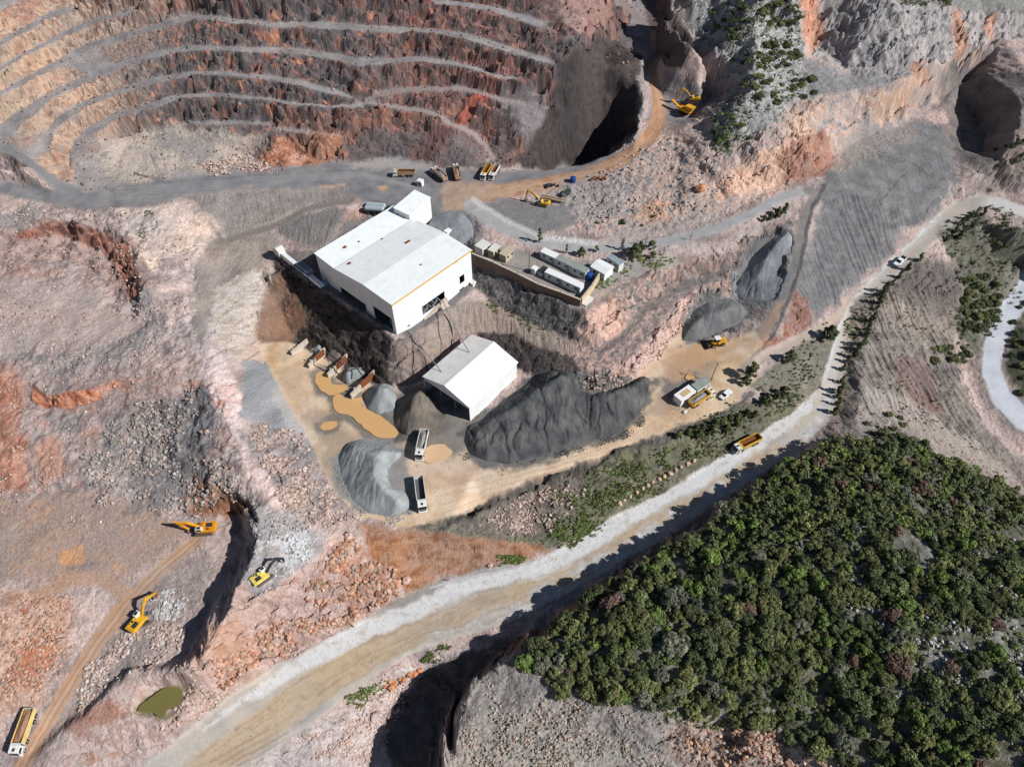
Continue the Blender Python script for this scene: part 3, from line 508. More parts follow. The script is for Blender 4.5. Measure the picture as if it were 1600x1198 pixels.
put(P((905, 470), (960, 430), (1060, 410), (1160, 388), (1220, 350), (1170, 415), (1090, 440), (1000, 500), (950, 560), (905, 560), soft=8), [(112, 104, 98), (138, 126, 118), (158, 144, 134)], 4, 52, k=.75, rough=.9) if False else None
put(P((905, 490), (960, 440), (1060, 415), (1080, 440), (1160, 415), (1150, 450), (1085, 480), (1060, 510), (1030, 550), (960, 612), (905, 616), (900, 560), soft=5), [(112, 104, 100), (140, 124, 116), (168, 142, 130), (206, 164, 144), (150, 138, 130), (124, 116, 110), (214, 180, 164)], 5, 51, rough=1, rub=.4)
put(P((920, 480), (960, 470), (975, 520), (930, 535), (908, 530), soft=5), (222, 178, 156), k=.8)
put(P((920, 600), (985, 560), (1040, 500), (1070, 455), (1084, 480), (1040, 545), (985, 600), soft=5), [(214, 168, 148), (226, 190, 174), (196, 160, 146)], 3, 3, k=.85)
put(P((960, 560), (1000, 520), (1055, 448), (1140, 425), (1060, 470), (1020, 520), (975, 565), soft=5), [(118, 112, 110), (138, 130, 126)], 3, 3, k=.85, rough=.4)
put(P((1060, 415), (1150, 388), (1215, 350), (1250, 330), (1230, 370), (1160, 420), (1090, 440), soft=6), [(118, 110, 104), (140, 130, 122), (190, 150, 132), (130, 126, 112)], 4, 3, rough=.9, rub=.6)
put(lmask([(940, 550), (975, 522), (1012, 480), (1060, 449), (1140, 421), (1180, 402)], [5, 6, 8, 7, 6, 4], 4, False), [(92, 88, 85), (116, 110, 106)], 3, 5, k=.85, rough=.3)
put(lmask([(905, 492), (925, 480), (960, 456), (1000, 434)], [3, 5, 5, 3], 4, False), (112, 104, 98), k=.6)
put(P((1000, 500), (1045, 458), (1075, 466), (1040, 508), (1000, 552), (960, 580), (975, 540), soft=7), [(120, 110, 104), (150, 132, 122), (196, 156, 138)], 3, 8, k=.6, rough=1)
# building terrace
put(P((425, 395), (505, 392), (540, 345), (620, 325), (735, 350), (742, 450), (640, 530), (500, 450), soft=4), [(112, 104, 100), (132, 124, 118)], 6, 4, rough=.2, rub=.3)
put(P((430, 402), (500, 452), (618, 532), (664, 522), (666, 590), (600, 612), (540, 580), (478, 545), (440, 540), (425, 450), soft=4), [(50, 45, 43), (66, 58, 54), (86, 74, 67), (56, 52, 50)], 3, 4, rough=1, rub=.3)  # cliff below the plant: shade put into the rock colour, darker than the spur beside it
put(P((600, 540), (664, 522), (668, 592), (640, 606), (612, 600), soft=5), [(150, 130, 118), (170, 146, 130), (130, 116, 108)], 3, 4, k=.8)
put(P((398, 520), (420, 440), (445, 430), (480, 500), (450, 540), (405, 540), soft=5), [(138, 106, 86), (160, 124, 100)], 6, 4, rough=.2, rub=.05)
# ---- yard
YARD = P((400, 536), (455, 535), (480, 548), (540, 580), (600, 612), (660, 596), (700, 640), (740, 660), (900, 610), (985, 600), (1036, 548), (1068, 510), (1120, 545), (1180, 515), (1192, 540), (1165, 570), (1185, 590), (1140, 640), (1060, 668), (900, 728), (820, 756), (750, 794), (700, 822), (640, 824), (560, 806), (525, 770), (505, 735), (480, 680), (450, 630), (424, 580), soft=3, tight=True)
put(YARD, [(206, 166, 124), (220, 184, 144), (230, 200, 164), (214, 182, 146)], 9, 4, rough=.03, rub=.02, cls=3)
put(YARD * smooth(.05, .45, n_a + n_b * .6), [(156, 138, 116), (180, 156, 128)], 4, 8, k=.4)
put(P((640, 600), (720, 640), (740, 690), (700, 720), (640, 690), (610, 640), soft=8), [(128, 122, 114), (148, 140, 128)], 6, 4, k=.9)
put(P((490, 590), (540, 610), (580, 640), (640, 660), (650, 690), (600, 690), (520, 640), (495, 620), soft=6), (126, 122, 116), k=.7)
put(P((480, 640), (530, 650), (560, 690), (520, 745), (500, 720), soft=8), [(170, 146, 120), (188, 156, 122)], 4, 5, k=.8)
put(P((1075, 545), (1120, 560), (1110, 600), (1060, 650), (1020, 640), (1040, 590), soft=8), [(176, 144, 112), (160, 140, 122)], 4, 5, k=.8)
put(P((1030, 590), (1080, 575), (1090, 590), (1040, 630), soft=4), (122, 116, 112), k=.8, rough=.3)
for t in range(7):
    put(lmask([(690, 760 + t * 7), (760, 745 + t * 5), (860, 724 + t * 3.4), (960, 696 + t * 2.6), (1040, 650 + t * 2.6), (1110, 590 + t * 5)], .8, 1), (222, 196, 168) if t % 2 else (172, 142, 112), k=.45)
put(P((1030, 560), (1100, 535), (1180, 525), (1120, 560), (1050, 600), soft=5), [(206, 160, 112), (196, 154, 116)], 5, 5, k=.8)
for pts in RIMS: put(lmask(pts, 7, 4, False), (116, 110, 102), k=.75)
for hp_, hc_ in (([(722, 664), (718, 694), (732, 718), (762, 730), (790, 736), (830, 726), (870, 715), (905, 703), (940, 694), (975, 682), (1006, 654), (1019, 622), (1022, 588), (985, 590), (900, 580), (850, 576), (815, 596), (750, 648)], [(92, 92, 90), (110, 108, 104)]),
                 ([(520, 714), (536, 686), (566, 680), (606, 688), (638, 704), (630, 722), (640, 762), (654, 784), (642, 804), (612, 816), (572, 810), (542, 788), (524, 748)], [(140, 138, 132), (156, 154, 148)]),
                 ([(1060, 538), (1064, 504), (1078, 480), (1104, 462), (1140, 458), (1168, 472), (1178, 496), (1150, 516), (1120, 530), (1090, 540)], [(110, 110, 108), (126, 124, 120)]),
                 ([(1144, 462), (1150, 430), (1170, 400), (1196, 372), (1226, 350), (1240, 360), (1236, 440), (1224, 470), (1196, 480), (1156, 480)], [(122, 122, 122), (138, 137, 135)]),
                 ([(606, 668), (612, 640), (634, 610), (654, 598), (672, 604), (694, 634), (706, 652), (704, 672), (668, 682), (630, 690)], [(124, 116, 106), (140, 130, 118)]),
                 ([(660, 354), (672, 334), (700, 324), (728, 330), (744, 350), (746, 370), (718, 384), (688, 380)], [(122, 122, 124), (138, 137, 136)])):
    put(pmask(hp_, 6), hc_, 3, 4, k=.9)
# strip between yard and main road
put(P((640, 826), (745, 796), (900, 728), (1060, 668), (1140, 636), (1230, 610), (1270, 600), (1240, 648), (1130, 712), (1060, 758), (950, 812), (870, 858), (800, 852), (700, 834), soft=4), [(96, 90, 78), (112, 112, 84), (130, 122, 104), (104, 112, 76)], 4, 14, rough=.6, rub=.5)
put(P((700, 818), (830, 765), (900, 735), (910, 760), (860, 830), (760, 835), soft=6), [(92, 84, 78), (130, 116, 106), (160, 140, 128)], 2.5, 4, k=.85, rub=1)
put(P((1170, 600), (1300, 500), (1330, 470), (1310, 520), (1290, 600), (1230, 640), soft=4), [(140, 128, 112), (128, 124, 104), (156, 142, 126)], 4, 4, rough=.4)
put(lmask([(1165, 575), (1200, 552), (1250, 530), (1295, 508), (1325, 478)], [9, 8, 8, 8, 8], 3), [(180, 158, 138), (196, 178, 160)], 5, 5, rough=.05, rub=.02, cls=2)
put(lmask([(690, 826), (745, 800), (820, 760), (900, 733), (1000, 698), (1060, 674), (1130, 648), (1175, 616)], [4, 7, 8, 7, 6, 6, 5, 4], 4, False), [(70, 66, 62), (92, 86, 80), (110, 102, 94)], 3, 4, k=.85, rough=1)
# red earth, rubble mound
put(P((556, 828), (700, 834), (850, 848), (866, 862), (760, 888), (690, 905), (640, 932), (605, 900), (575, 860), soft=7), [(142, 90, 56), (164, 110, 74), (182, 134, 100), (170, 130, 104)], 4, 4, rough=.2, rub=.15)
put(P((395, 795), (440, 790), (545, 850), (600, 890), (622, 940), (480, 1012), (350, 1090), (290, 1080), (330, 980), (380, 900), soft=4), [(170, 140, 126), (196, 160, 144), (206, 176, 162), (180, 140, 120)], 5, 14, rough=.7, rub=.8)
put(P((390, 790), (470, 800), (520, 850), (480, 880), (420, 930), (385, 900), soft=7), [(140, 136, 132), (160, 154, 150), (190, 186, 182)], 3, 14, rough=.6, rub=.5, k=.9)
put(P((430, 840), (480, 830), (490, 870), (440, 890), soft=10), (206, 206, 205), k=.65)
put(P((560, 850), (610, 890), (620, 935), (560, 965), (520, 930), soft=6), [(196, 148, 122), (176, 124, 100), (206, 172, 154)], 3, 5, rub=1, k=.8)
put(P((300, 1000), (350, 1000), (420, 1045), (350, 1090), (240, 1180), (100, 1230), (60, 1230), (140, 1106), (200, 1050), (270, 1046), soft=5), [(176, 142, 126), (196, 164, 148), (206, 180, 166), (186, 140, 116)], 6, 14, rough=.5, rub=.5)
put(P((90, 1120), (170, 1090), (200, 1110), (120, 1150), soft=7), (164, 104, 80), k=.7)
put(P((300, 990), (380, 960), (400, 1010), (350, 1060), soft=8), (186, 140, 108), k=.5)
# digging floor
put(P((270, 850), (340, 800), (366, 830), (330, 910), (270, 990), (180, 1060), (90, 1130), (60, 1100), (120, 1030), (200, 950), soft=5), [(150, 134, 124), (172, 150, 138), (186, 164, 152)], 4, 6, rough=.4, rub=.6)
put(P((-60, 900), (110, 930), (115, 970), (80, 1040), (60, 1090), (0, 1130), (-60, 1130), soft=6), [(170, 130, 106), (196, 156, 132), (210, 176, 156), (176, 110, 82)], 5, 6, rough=.6, rub=.8)
put(P((40, 1010), (90, 1000), (70, 1050), (20, 1080), soft=7), (166, 100, 72), k=.7)
put(lmask([(310, 840), (250, 890), (195, 945), (150, 1005), (112, 1065), (78, 1120), (35, 1195), (0, 1260)], [9, 10, 12, 12, 11, 11, 12, 12], 4), [(182, 140, 108), (196, 156, 124)], 5, 5, rough=.04, rub=.03, cls=2)
for o in (-5, 0, 5): put(lmask([(308 + o, 842), (250 + o, 890), (195 + o, 946), (150 + o, 1006), (112 + o, 1066), (78 + o, 1120), (35 + o, 1196)], 1.1, 1), (160, 118, 86) if o else (208, 172, 142), k=.6)
put(lmask([(60, 930), (110, 905), (160, 905), (200, 930)], 12, 6), (190, 146, 112), k=.7, rough=.05)
put(P((95, 860), (125, 855), (130, 875), (105, 885), (95, 875), soft=3), (206, 150, 106))
# main haul road
upl = [(p[0], p[1]) for p in UP]; dnl = [(p[0], p[1]) for p in DN]
MAIN = pmask(upl + dnl[::-1], 3, True)
put(MAIN, [(190, 180, 166), (204, 188, 168), (190, 178, 164), (176, 168, 158)], 8, 4, rough=.03, rub=.02, cls=2)
ctr = [((a[0] + b[0]) / 2, (a[1] + b[1]) / 2) for a, b in zip(upl, dnl)]
def lane(f, i0=0, i1=99, jit=0):
    return [(a[0] + (b[0] - a[0]) * f, a[1] + (b[1] - a[1]) * f) for a, b in list(zip(upl, dnl))[i0:i1]]
put(lmask(lane(.62, 0, 15), [26, 26, 26, 26, 24, 22, 20, 18, 16, 15, 14, 12, 10, 8, 6], 5) * MAIN, [(190, 160, 124), (204, 178, 144), (184, 160, 130)], 6, 5)
put(lmask(lane(.16, 2, 4), [2, 6], 4, False) * MAIN * smooth(-.2, .2, n_b), (226, 222, 214), k=.8)
put(lmask(lane(.2, 3, 24), [6, 11, 15, 16, 16, 16, 16, 17, 17, 14, 12, 12, 12, 12, 11, 9, 7, 6, 6, 6, 6], 4, False) * MAIN, [(212, 208, 200), (230, 227, 221), (206, 198, 186)], 3, 5, k=.92)
put(lmask(lane(.82, 6, 17), [5, 8, 13, 16, 17, 16, 15, 13, 11, 9, 6], 5, False) * smooth(-.35, .15, n_b + n_a * .6) * MAIN, [(206, 204, 199), (186, 183, 176), (222, 220, 215)], 3, 5, k=.85)
put(lmask(lane(.45, 16, 25), [6, 8, 8, 8, 8, 7, 7, 7, 6], 3) * MAIN, (206, 188, 166), k=.6)
put(lmask(lane(.5, 25, 31), 9, 3) * MAIN, (214, 212, 206), k=.7)
for i in range(16):
    f = .38 + .035 * i
    put(lmask(lane(f + .02 * math.sin(i * 2.7), (i * 5) % 4, 15 - (i * 3) % 5), .9 + .5 * (i % 3), 1.6, False) * MAIN * smooth(-.5, .2, fbm(X / 14 + i * 3, Y / 14, 2, 120 + i)), (158, 132, 102) if i % 3 else (212, 192, 162), k=.32)
for i in range(6):
    put(lmask([(330 + 14 * i, 1190 + 2 * i), (420 + 14 * i, 1140 + 2 * i)], [2.5, 1.2], 2), (156, 118, 80), k=.45)
put(P((620, 935), (690, 905), (760, 888), (830, 880), (760, 895), (690, 915), (640, 945), (590, 960), soft=4), (138, 130, 120), k=.8)
put(lmask([(672, 918), (710, 906), (760, 896), (810, 886)], [1, 3, 2.5, 1], 1.2), (206, 200, 192), k=.8)
# lower pit and foreground
put(P((380, 1200), (480, 1140), (592, 1060), (650, 1030), (720, 1020), (700, 1110), (690, 1260), (360, 1260), soft=4), [(176, 152, 138), (200, 178, 166), (212, 194, 184), (186, 164, 150)], 5, 6, rough=.5, rub=.6)
put(P((610, 1110), (660, 1050), (740, 1010), (830, 1000), (760, 1060), (700, 1120), (690, 1230), (600, 1230), soft=6), [(112, 100, 92), (136, 122, 112)], 5, 6, rough=.5)
hillp = ((860, 1066), (815, 1030), (840, 1002), (905, 953), (1000, 886), (1100, 820), (1200, 754), (1270, 708), (1310, 694), (1400, 680), (1540, 748), (1640, 800), (1680, 1260), (1340, 1230), (1290, 1180), (1220, 1145), (1130, 1112), (1010, 1105), (930, 1096))
put(P((690, 1240), (700, 1140), (740, 1066), (800, 1030), (860, 1070), (1010, 1108), (1130, 1118), (1220, 1150), (1300, 1180), (1340, 1260), (700, 1280), soft=4), [(140, 130, 120), (164, 150, 138), (180, 166, 154), (150, 148, 132)], 3, 6, rough=.6, rub=.9, cls=4)
put(P((1060, 1130), (1200, 1150), (1270, 1200), (1080, 1220), (1040, 1170), soft=6), [(156, 132, 116), (190, 164, 148), (206, 170, 146)], 3, 6, rough=.8, rub=1)
put(P((700, 1100), (760, 1040), (840, 1000), (1000, 882), (1100, 816), (1200, 750), (1290, 700), (1290, 692), (1200, 738), (1100, 800), (1000, 866), (880, 948), (780, 1020), (690, 1110), soft=3), [(122, 94, 78), (146, 116, 98)], 4, 4, k=.85, rough=.7)
HILL = pmask(hillp, 4)
put(HILL, [(92, 96, 66), (116, 112, 84), (146, 138, 124), (84, 92, 58)], 4, 6, rough=.5, rub=.6, cls=4)
put(P((1100, 870), (1300, 830), (1500, 800), (1600, 900), (1600, 1100), (1450, 1150), (1300, 1000), soft=20), [(92, 100, 66), (130, 128, 110), (176, 172, 164)], 5, 16, k=.7)
# right-hand slopes
put(P((1330, 470), (1390, 445), (1440, 400), (1500, 430), (1490, 520), (1500, 600), (1530, 660), (1600, 720), (1660, 780), (1600, 790), (1480, 710), (1400, 680), (1310, 690), (1320, 600), soft=5), [(104, 94, 86), (130, 116, 106), (152, 138, 127), (140, 132, 114), (166, 150, 138)], 5, 6, rough=.6, rub=.2)
put(P((1380, 450), (1440, 405), (1500, 430), (1490, 500), (1440, 480), soft=10), [(92, 86, 82), (116, 106, 100)], 4, 6, k=.8)
put(P((1400, 560), (1440, 560), (1470, 640), (1430, 640), soft=10), (142, 108, 98), k=.7)
put(P((1350, 600), (1440, 640), (1560, 720), (1600, 770), (1500, 720), (1400, 670), (1330, 670), soft=10), (190, 174, 162), k=.6, rough=.3)
put(P((1470, 360), (1530, 335), (1640, 360), (1640, 430), (1560, 520), (1535, 560), (1500, 530), (1495, 440), soft=6), [(100, 102, 84), (128, 122, 106), (86, 90, 66)], 4, 6, rough=.5)
put(P((1590, 480), (1660, 420), (1660, 640), (1600, 620), (1570, 580), soft=5), [(104, 100, 84), (84, 90, 62)], 4, 6, rough=.5)
WR = [(1660, 380), (1612, 440), (1578, 488), (1553, 535), (1549, 580), (1566, 622), (1600, 655), (1680, 710)]
put(lmask(WR, [16, 17, 17, 16, 15, 16, 18, 20], 2.5), [(196, 198, 202), (214, 216, 218)], 8, 5, rough=.02, rub=.01, cls=2)
put(lmask(WR, [24, 26, 26, 24, 22, 24, 26, 28], 4) * (1 - lmask(WR, [16, 17, 17, 16, 15, 16, 18, 20], 2.5)), (150, 140, 128), k=.6)

# ------------------------------------------------------------------ relief
R = np.clip(smooth(.35, .95, SL) * .9 + .12, 0, 1) * ROUGH
R = (R * (1 - .5 * P((430, 402), (500, 440), (640, 520), (740, 400), (912, 486), (905, 560), (840, 592), (664, 592), (600, 612), (478, 545), soft=8))).astype(np.float32)
wx = (fbm(NX / 10, NY / 10, 3, 61) * 3.6 + fbm(NX / 3.5, NY / 3.5, 3, 63) * 1.3) * R
wy = (fbm(NX / 10, NY / 10, 3, 71) * 3.6 + fbm(NX / 3.5, NY / 3.5, 3, 73) * 1.3) * R
Z = samp(ZR, X + wx, Y + wy)
sub = np.where(ROUGH > .02)[0]
def blocks(s, seed):
    jx = NX[sub] + perlin(NX[sub] / s, NY[sub] / s, seed + 5) * s * .35; jy = NY[sub] + perlin(NX[sub] / s, NY[sub] / s, seed + 8) * s * .35
    d, v, dx, dy = worley(jx / s, jy / s, seed)
    a = v * 43.7 % 1 * 6.283
    return ((v - .5) * 1.1 + (dx * np.cos(a) + dy * np.sin(a)) * .9) * s
Z[sub] += (blocks(9.5, 15) * .18 + blocks(4.6, 3) * .32 + blocks(2.1, 9) * .28) * R[sub] / (1 + .8 * SL[sub] ** 2)
rb = RUB[sub] * np.clip(.35 + n_a[sub] + n_b[sub] * .8, 0, 1)
Z[sub] += blocks(1.15, 21) * .24 * np.maximum(rb, R[sub] * .6)
Z += (fbm(NX / 2.4, NY / 2.4, 4, 81) * .55 / (1 + .5 * SL ** 2) + fbm(X / 9, Y / 9, 3, 83) * .6) * np.clip(ROUGH * 1.1 - .05, 0, 1)
hum = P((-80, 330), (240, 320), (340, 420), (300, 560), (385, 700), (400, 790), (330, 800), (200, 830), (-80, 860), soft=14)
Z += (fbm(X / 13, Y / 13, 4, 87) * 1.3 + np.abs(fbm(X / 6, Y / 6, 3, 89)) * .8) * hum * smooth(.1, .5, ROUGH)
Z += fbm(X / 7.5, Y / 7.5, 3, 93) * 2.4 * P((90, 340), (190, 345), (250, 440), (230, 500), (170, 480), (130, 410), (60, 400), (0, 410), (0, 365), soft=9)
Z += ridged(X / 9, Y / 9, 3, 94) * 1.1 * P((230, 640), (345, 600), (385, 700), (400, 780), (330, 770), (250, 740), soft=10)
Z += fbm(X / .9, Y / .9, 2, 85) * .06 * np.clip(ROUGH * 3, 0.1, 1)

def gully(m, du, dv, amp, s=1.6, ln=14, z0=10, seed=90, wob=2.5, tone=.10):
    """erosion furrows running from pixel direction (du, dv) down a slope"""
    sel = np.where(m > .01)[0]
    if not len(sel): return
    uc, vc = U[sel].mean(), V[sel].mean(); a = W(uc, vc, z0); b = W(uc + du, vc + dv, z0)
    d = (b - a)[:2]; d = d / np.linalg.norm(d)
    s1 = X[sel] * d[0] + Y[sel] * d[1]; s2 = -X[sel] * d[1] + Y[sel] * d[0]
    w = fbm(s1 / 16, s2 / 16, 2, seed + 3) * wob
    n = ridged((s2 + w) / s, s1 / ln, 3, seed)
    Z[sel] += n * amp * m[sel]
    CLR[sel] *= (1 + tone * n * m[sel])[:, None]
HEAPS = globals().get('HEAPS')
g_talus = P((1262, 372), (1310, 300), (1420, 330), (1440, 345), (1340, 440), (1270, 500), (1245, 445), soft=10)
gully(g_talus, 60, 66, .5, 2.2, 40, wob=1.1, tone=.2)
gully(P((1300, 285), (1345, 220), (1430, 190), (1480, 210), (1490, 290), (1440, 320), (1380, 310), soft=8), 40, 40, .14, 3.5, 50, wob=4, tone=.08)
for ln_ in ([(1345, 222), (1372, 231), (1392, 246), (1424, 258), (1446, 272), (1478, 286)], [(1368, 238), (1390, 248), (1408, 254)], [(1364, 334), (1370, 318), (1382, 306), (1396, 286), (1418, 268)], [(1440, 340), (1452, 326), (1458, 314), (1478, 296), (1484, 290)]):
    m_ = lmask(ln_, .5, 1.8, False); Z -= m_ * .4; put(m_, (92, 88, 86), k=.5)
gully(P((285, 305), (420, 296), (545, 292), (548, 312), (475, 320), (420, 348), (350, 368), (330, 335), soft=5), 10, 40, .2, 1.7, 14)
gully(P((440, 370), (430, 358), (478, 334), (540, 325), (548, 340), (505, 390), soft=5), -8, 40, .22, 1.7, 14)
gully(P((645, 522), (690, 486), (730, 474), (800, 494), (870, 526), (935, 550), (870, 550), (800, 522), (745, 520), (705, 528), (668, 558), soft=4), 3, 30, .42, 2.0, 12, wob=.8, tone=.16)
gully(P((1335, 480), (1400, 450), (1500, 430), (1500, 560), (1530, 650), (1560, 720), (1400, 660), (1330, 640), soft=8), 90, 110, .9, 3.0, 30, wob=1.6, tone=.16)
gully(P((590, 185), (680, 190), (745, 220), (765, 262), (650, 255), (600, 250), soft=6), -20, 40, .28, 1.8, 14)
gully(P((306, 410), (330, 370), (430, 360), (440, 385), (400, 420), (340, 450), (318, 540), (300, 520), soft=5), -30, 60, .15, 2.2, 14)
gully(P((690, 140), (752, 140), (780, 190), (800, 262), (770, 262), (730, 210), soft=8), -14, 40, .3, 1.8, 14)
gully(P((1100, 290), (1180, 250), (1235, 190), (1275, 170), (1340, 150), (1430, 120), (1440, 180), (1340, 214), (1220, 285), (1130, 315), soft=8), 4, 60, .22, 3.1, 9)
gully(P((1250, -40), (1600, 20), (1566, 64), (1431, 118), (1323, 112), (1262, 80), soft=5), 8, 60, .7, 5.2, 12)
gully(pit * steep * wl, 8, 40, .2, 2.4, 7)
gully(P((430, 402), (500, 452), (618, 532), (664, 522), (666, 590), (600, 612), (478, 545), soft=5), 0, 60, .15, 2.6, 9)
gully(P((740, 404), (910, 486), (905, 545), (765, 470), soft=5), 10, 50, .12, 3.5, 9, tone=.04)
gully(P((560, 835), (860, 852), (700, 905), (640, 935), (590, 880), soft=5), -10, 60, .12, 1.3, 10)
# tall thin walls: even out the sheet so that it does not break into columns
ms_ = np.clip(P((874, 100), (862, 138), (856, 170), (838, 206), (800, 266), (900, 266), (950, 246), (1000, 204), (998, 130), (1002, 90), (960, 60), (905, 76), soft=6) + P((1280, 150), (1440, 116), (1484, 96), (1478, 150), (1430, 186), (1340, 216), (1290, 262), (1262, 220), soft=6) * .75 + P((1000, -10), (1060, 10), (1100, 80), (1100, 140), (1060, 120), (1020, 60), soft=6) * .7, 0, 1) * .85
Z = Z * (1 - ms_) + blur(Z.reshape(NV, NU).astype(np.float32), 2.6).ravel() * ms_
# pond and pool basins
def basin(pts, z, soft):
    m = pmask(pts, soft, True); Z[:] = Z * (1 - m) + np.minimum(Z, z) * m
PONDZ = -6.9
put(lmask([(214, 1112), (222, 1096), (250, 1076), (280, 1072), (289, 1086), (284, 1100), (255, 1122), (232, 1116), (214, 1112)], 5, 4, False), (132, 116, 84), k=.8)
m_ = P((206, 1118), (216, 1092), (246, 1068), (284, 1064), (296, 1084), (290, 1104), (256, 1130), (226, 1124), soft=9); Z = Z * (1 - m_) + (PONDZ - .9) * m_
for pts in ([(490, 590), (500, 578), (516, 582), (524, 600), (546, 602), (546, 612), (520, 620), (496, 608)], [(516, 620), (532, 612), (570, 618), (600, 650), (626, 676), (616, 688), (582, 684), (546, 654), (526, 648)], [(500, 666), (512, 656), (527, 658), (524, 668), (508, 674)]):
    m_ = pmask(pts, 5, True); Z = Z * (1 - m_) + (-2.62) * m_

# tone: stones vary paler and darker in small random patches
hi = fbm(NX / .8, NY / .8, 2, 95)
CLR *= (1 + (n_c * .10 + hi * .16 + n_b * .08) * np.clip(ROUGH * 1.6 + .18, 0, 1))[:, None]
lum_ = CLR.mean(1, keepdims=True); CLR = np.clip(lum_ + (CLR - lum_) * (.9 + .25 * np.clip(n_d + n_a, -1, 1))[:, None], .004, 1) * (1 + .22 * np.clip(n_a + n_d * .6, -1, 1) * np.clip(ROUGH * 1.5, .1, 1))[:, None]
CLR = np.clip(CLR * ALB * np.array([.955, .985, 1.045]), 0.012, .85)

def zat(x, y):
    """height of the finished ground at world x, y (nearest sheet vertex)"""
    t = (y - 12) / 418.0; i = int(np.argmin(np.abs(YR - y)))
    hw = GX[i, -1]; j = int(round((x + hw) / (2 * hw) * (NU - 1)))
    return float(Z[i * NU + min(max(j, 0), NU - 1)])
def zsm(x, y):
    return float(samp(ZR, np.array([x]), np.array([y]))[0])
ZG = Z.reshape(NV, NU)
def zmany(x, y):
    i = np.clip(np.interp(y, YR, np.arange(NV)), 0, NV - 1.001); i0 = i.astype(int); fi = i - i0
    hw = np.interp(y, YR, GX[:, -1]); j = np.clip((x + hw) / (2 * hw) * (NU - 1), 0, NU - 1.001); j0 = j.astype(int); fj = j - j0
    return (ZG[i0, j0] * (1 - fj) + ZG[i0, j0 + 1] * fj) * (1 - fi) + (ZG[i0 + 1, j0] * (1 - fj) + ZG[i0 + 1, j0 + 1] * fj) * fi

# ------------------------------------------------------------------ materials
def nodes_of(name):
    m = bpy.data.materials.new(name); m.use_nodes = True
    nt = m.node_tree; b = nt.nodes.get('Principled BSDF')
    return m, nt, b
def ground_material(name, rough=.95, bump=.35, var=.5):
    m, nt, b = nodes_of(name)
    at = nt.nodes.new('ShaderNodeAttribute'); at.attribute_name = 'Col'
    tc = nt.nodes.new('ShaderNodeTexCoord')
    n1 = nt.nodes.new('ShaderNodeTexNoise'); n1.inputs['Scale'].default_value = 1.6; n1.inputs['Detail'].default_value = 7; n1.inputs['Roughness'].default_value = .7
    n2 = nt.nodes.new('ShaderNodeTexVoronoi'); n2.inputs['Scale'].default_value = 1.3
    nt.links.new(tc.outputs['Object'], n1.inputs['Vector']); nt.links.new(tc.outputs['Object'], n2.inputs['Vector'])
    mr = nt.nodes.new('ShaderNodeMapRange'); mr.inputs['From Min'].default_value = .25; mr.inputs['From Max'].default_value = .75
    mr.inputs['To Min'].default_value = 1 - var; mr.inputs['To Max'].default_value = 1 + var
    nt.links.new(n1.outputs['Fac'], mr.inputs['Value'])
    mul = nt.nodes.new('ShaderNodeVectorMath'); mul.operation = 'SCALE'
    nt.links.new(at.outputs['Color'], mul.inputs[0]); nt.links.new(mr.outputs['Result'], mul.inputs['Scale'])
    nt.links.new(mul.outputs['Vector'], b.inputs['Base Color'])
    b.inputs['Roughness'].default_value = rough; b.inputs['Specular IOR Level'].default_value = .15
    if bump:
        bp = nt.nodes.new('ShaderNodeBump'); bp.inputs['Strength'].default_value = bump; bp.inputs['Distance'].default_value = .5
        nt.links.new(n1.outputs['Fac'], bp.inputs['Height']); nt.links.new(bp.outputs['Normal'], b.inputs['Normal'])
    return m
M_GROUND = ground_material('earth and rock', bump=.6, var=.38)
M_ROAD = ground_material('packed dusty ground', bump=.25, var=.13)
M_ROCK = ground_material('broken stone', bump=.3, var=.25)

def mesh_obj(name, verts, faces, mats, mat_idx=None, smooth_=None, col=None, parent=None):
    me = bpy.data.meshes.new(name)
    me.from_pydata([tuple(map(float, v)) for v in verts], [], faces) if not isinstance(verts, np.ndarray) else None
    return me
def np_mesh(name, co, quads, mats, col=None, shade=False, per=4):
    me = bpy.data.meshes.new(name); nf = len(quads)
    me.vertices.add(len(co)); me.vertices.foreach_set('co', co.astype(np.float32).ravel())
    me.loops.add(nf * per); me.loops.foreach_set('vertex_index', quads.astype(np.int32).ravel())
    me.polygons.add(nf); me.polygons.foreach_set('loop_start', (np.arange(nf) * per).astype(np.int32))
    me.polygons.foreach_set('use_smooth', np.full(nf, shade))
    for m in mats: me.materials.append(m)
    me.update(calc_edges=True)
    if col is not None:
        a = me.color_attributes.new('Col', 'FLOAT_COLOR', 'POINT')
        c4 = np.ones((len(co), 4), np.float32); c4[:, :3] = col; a.data.foreach_set('color', c4.ravel())
    o = bpy.data.objects.new(name, me); COL.objects.link(o)
    return o

def tag(o, label=None, cat=None, group=None, kind=None):
    if label: o['label'] = label
    if cat: o['category'] = cat
    if group: o['group'] = group
    if kind: o['kind'] = kind
    return o

_i = np.arange((NV - 1) * (NU - 1)); _r = _i // (NU - 1); _c = _i % (NU - 1); _a = _r * NU + _c
QUADS = np.stack([_a, _a + 1, _a + NU + 1, _a + NU], 1)
VCO = np.stack([X, Y, Z], 1)
qc = CLS[QUADS]; qcls = np.sort(qc, 1)[:, 2]
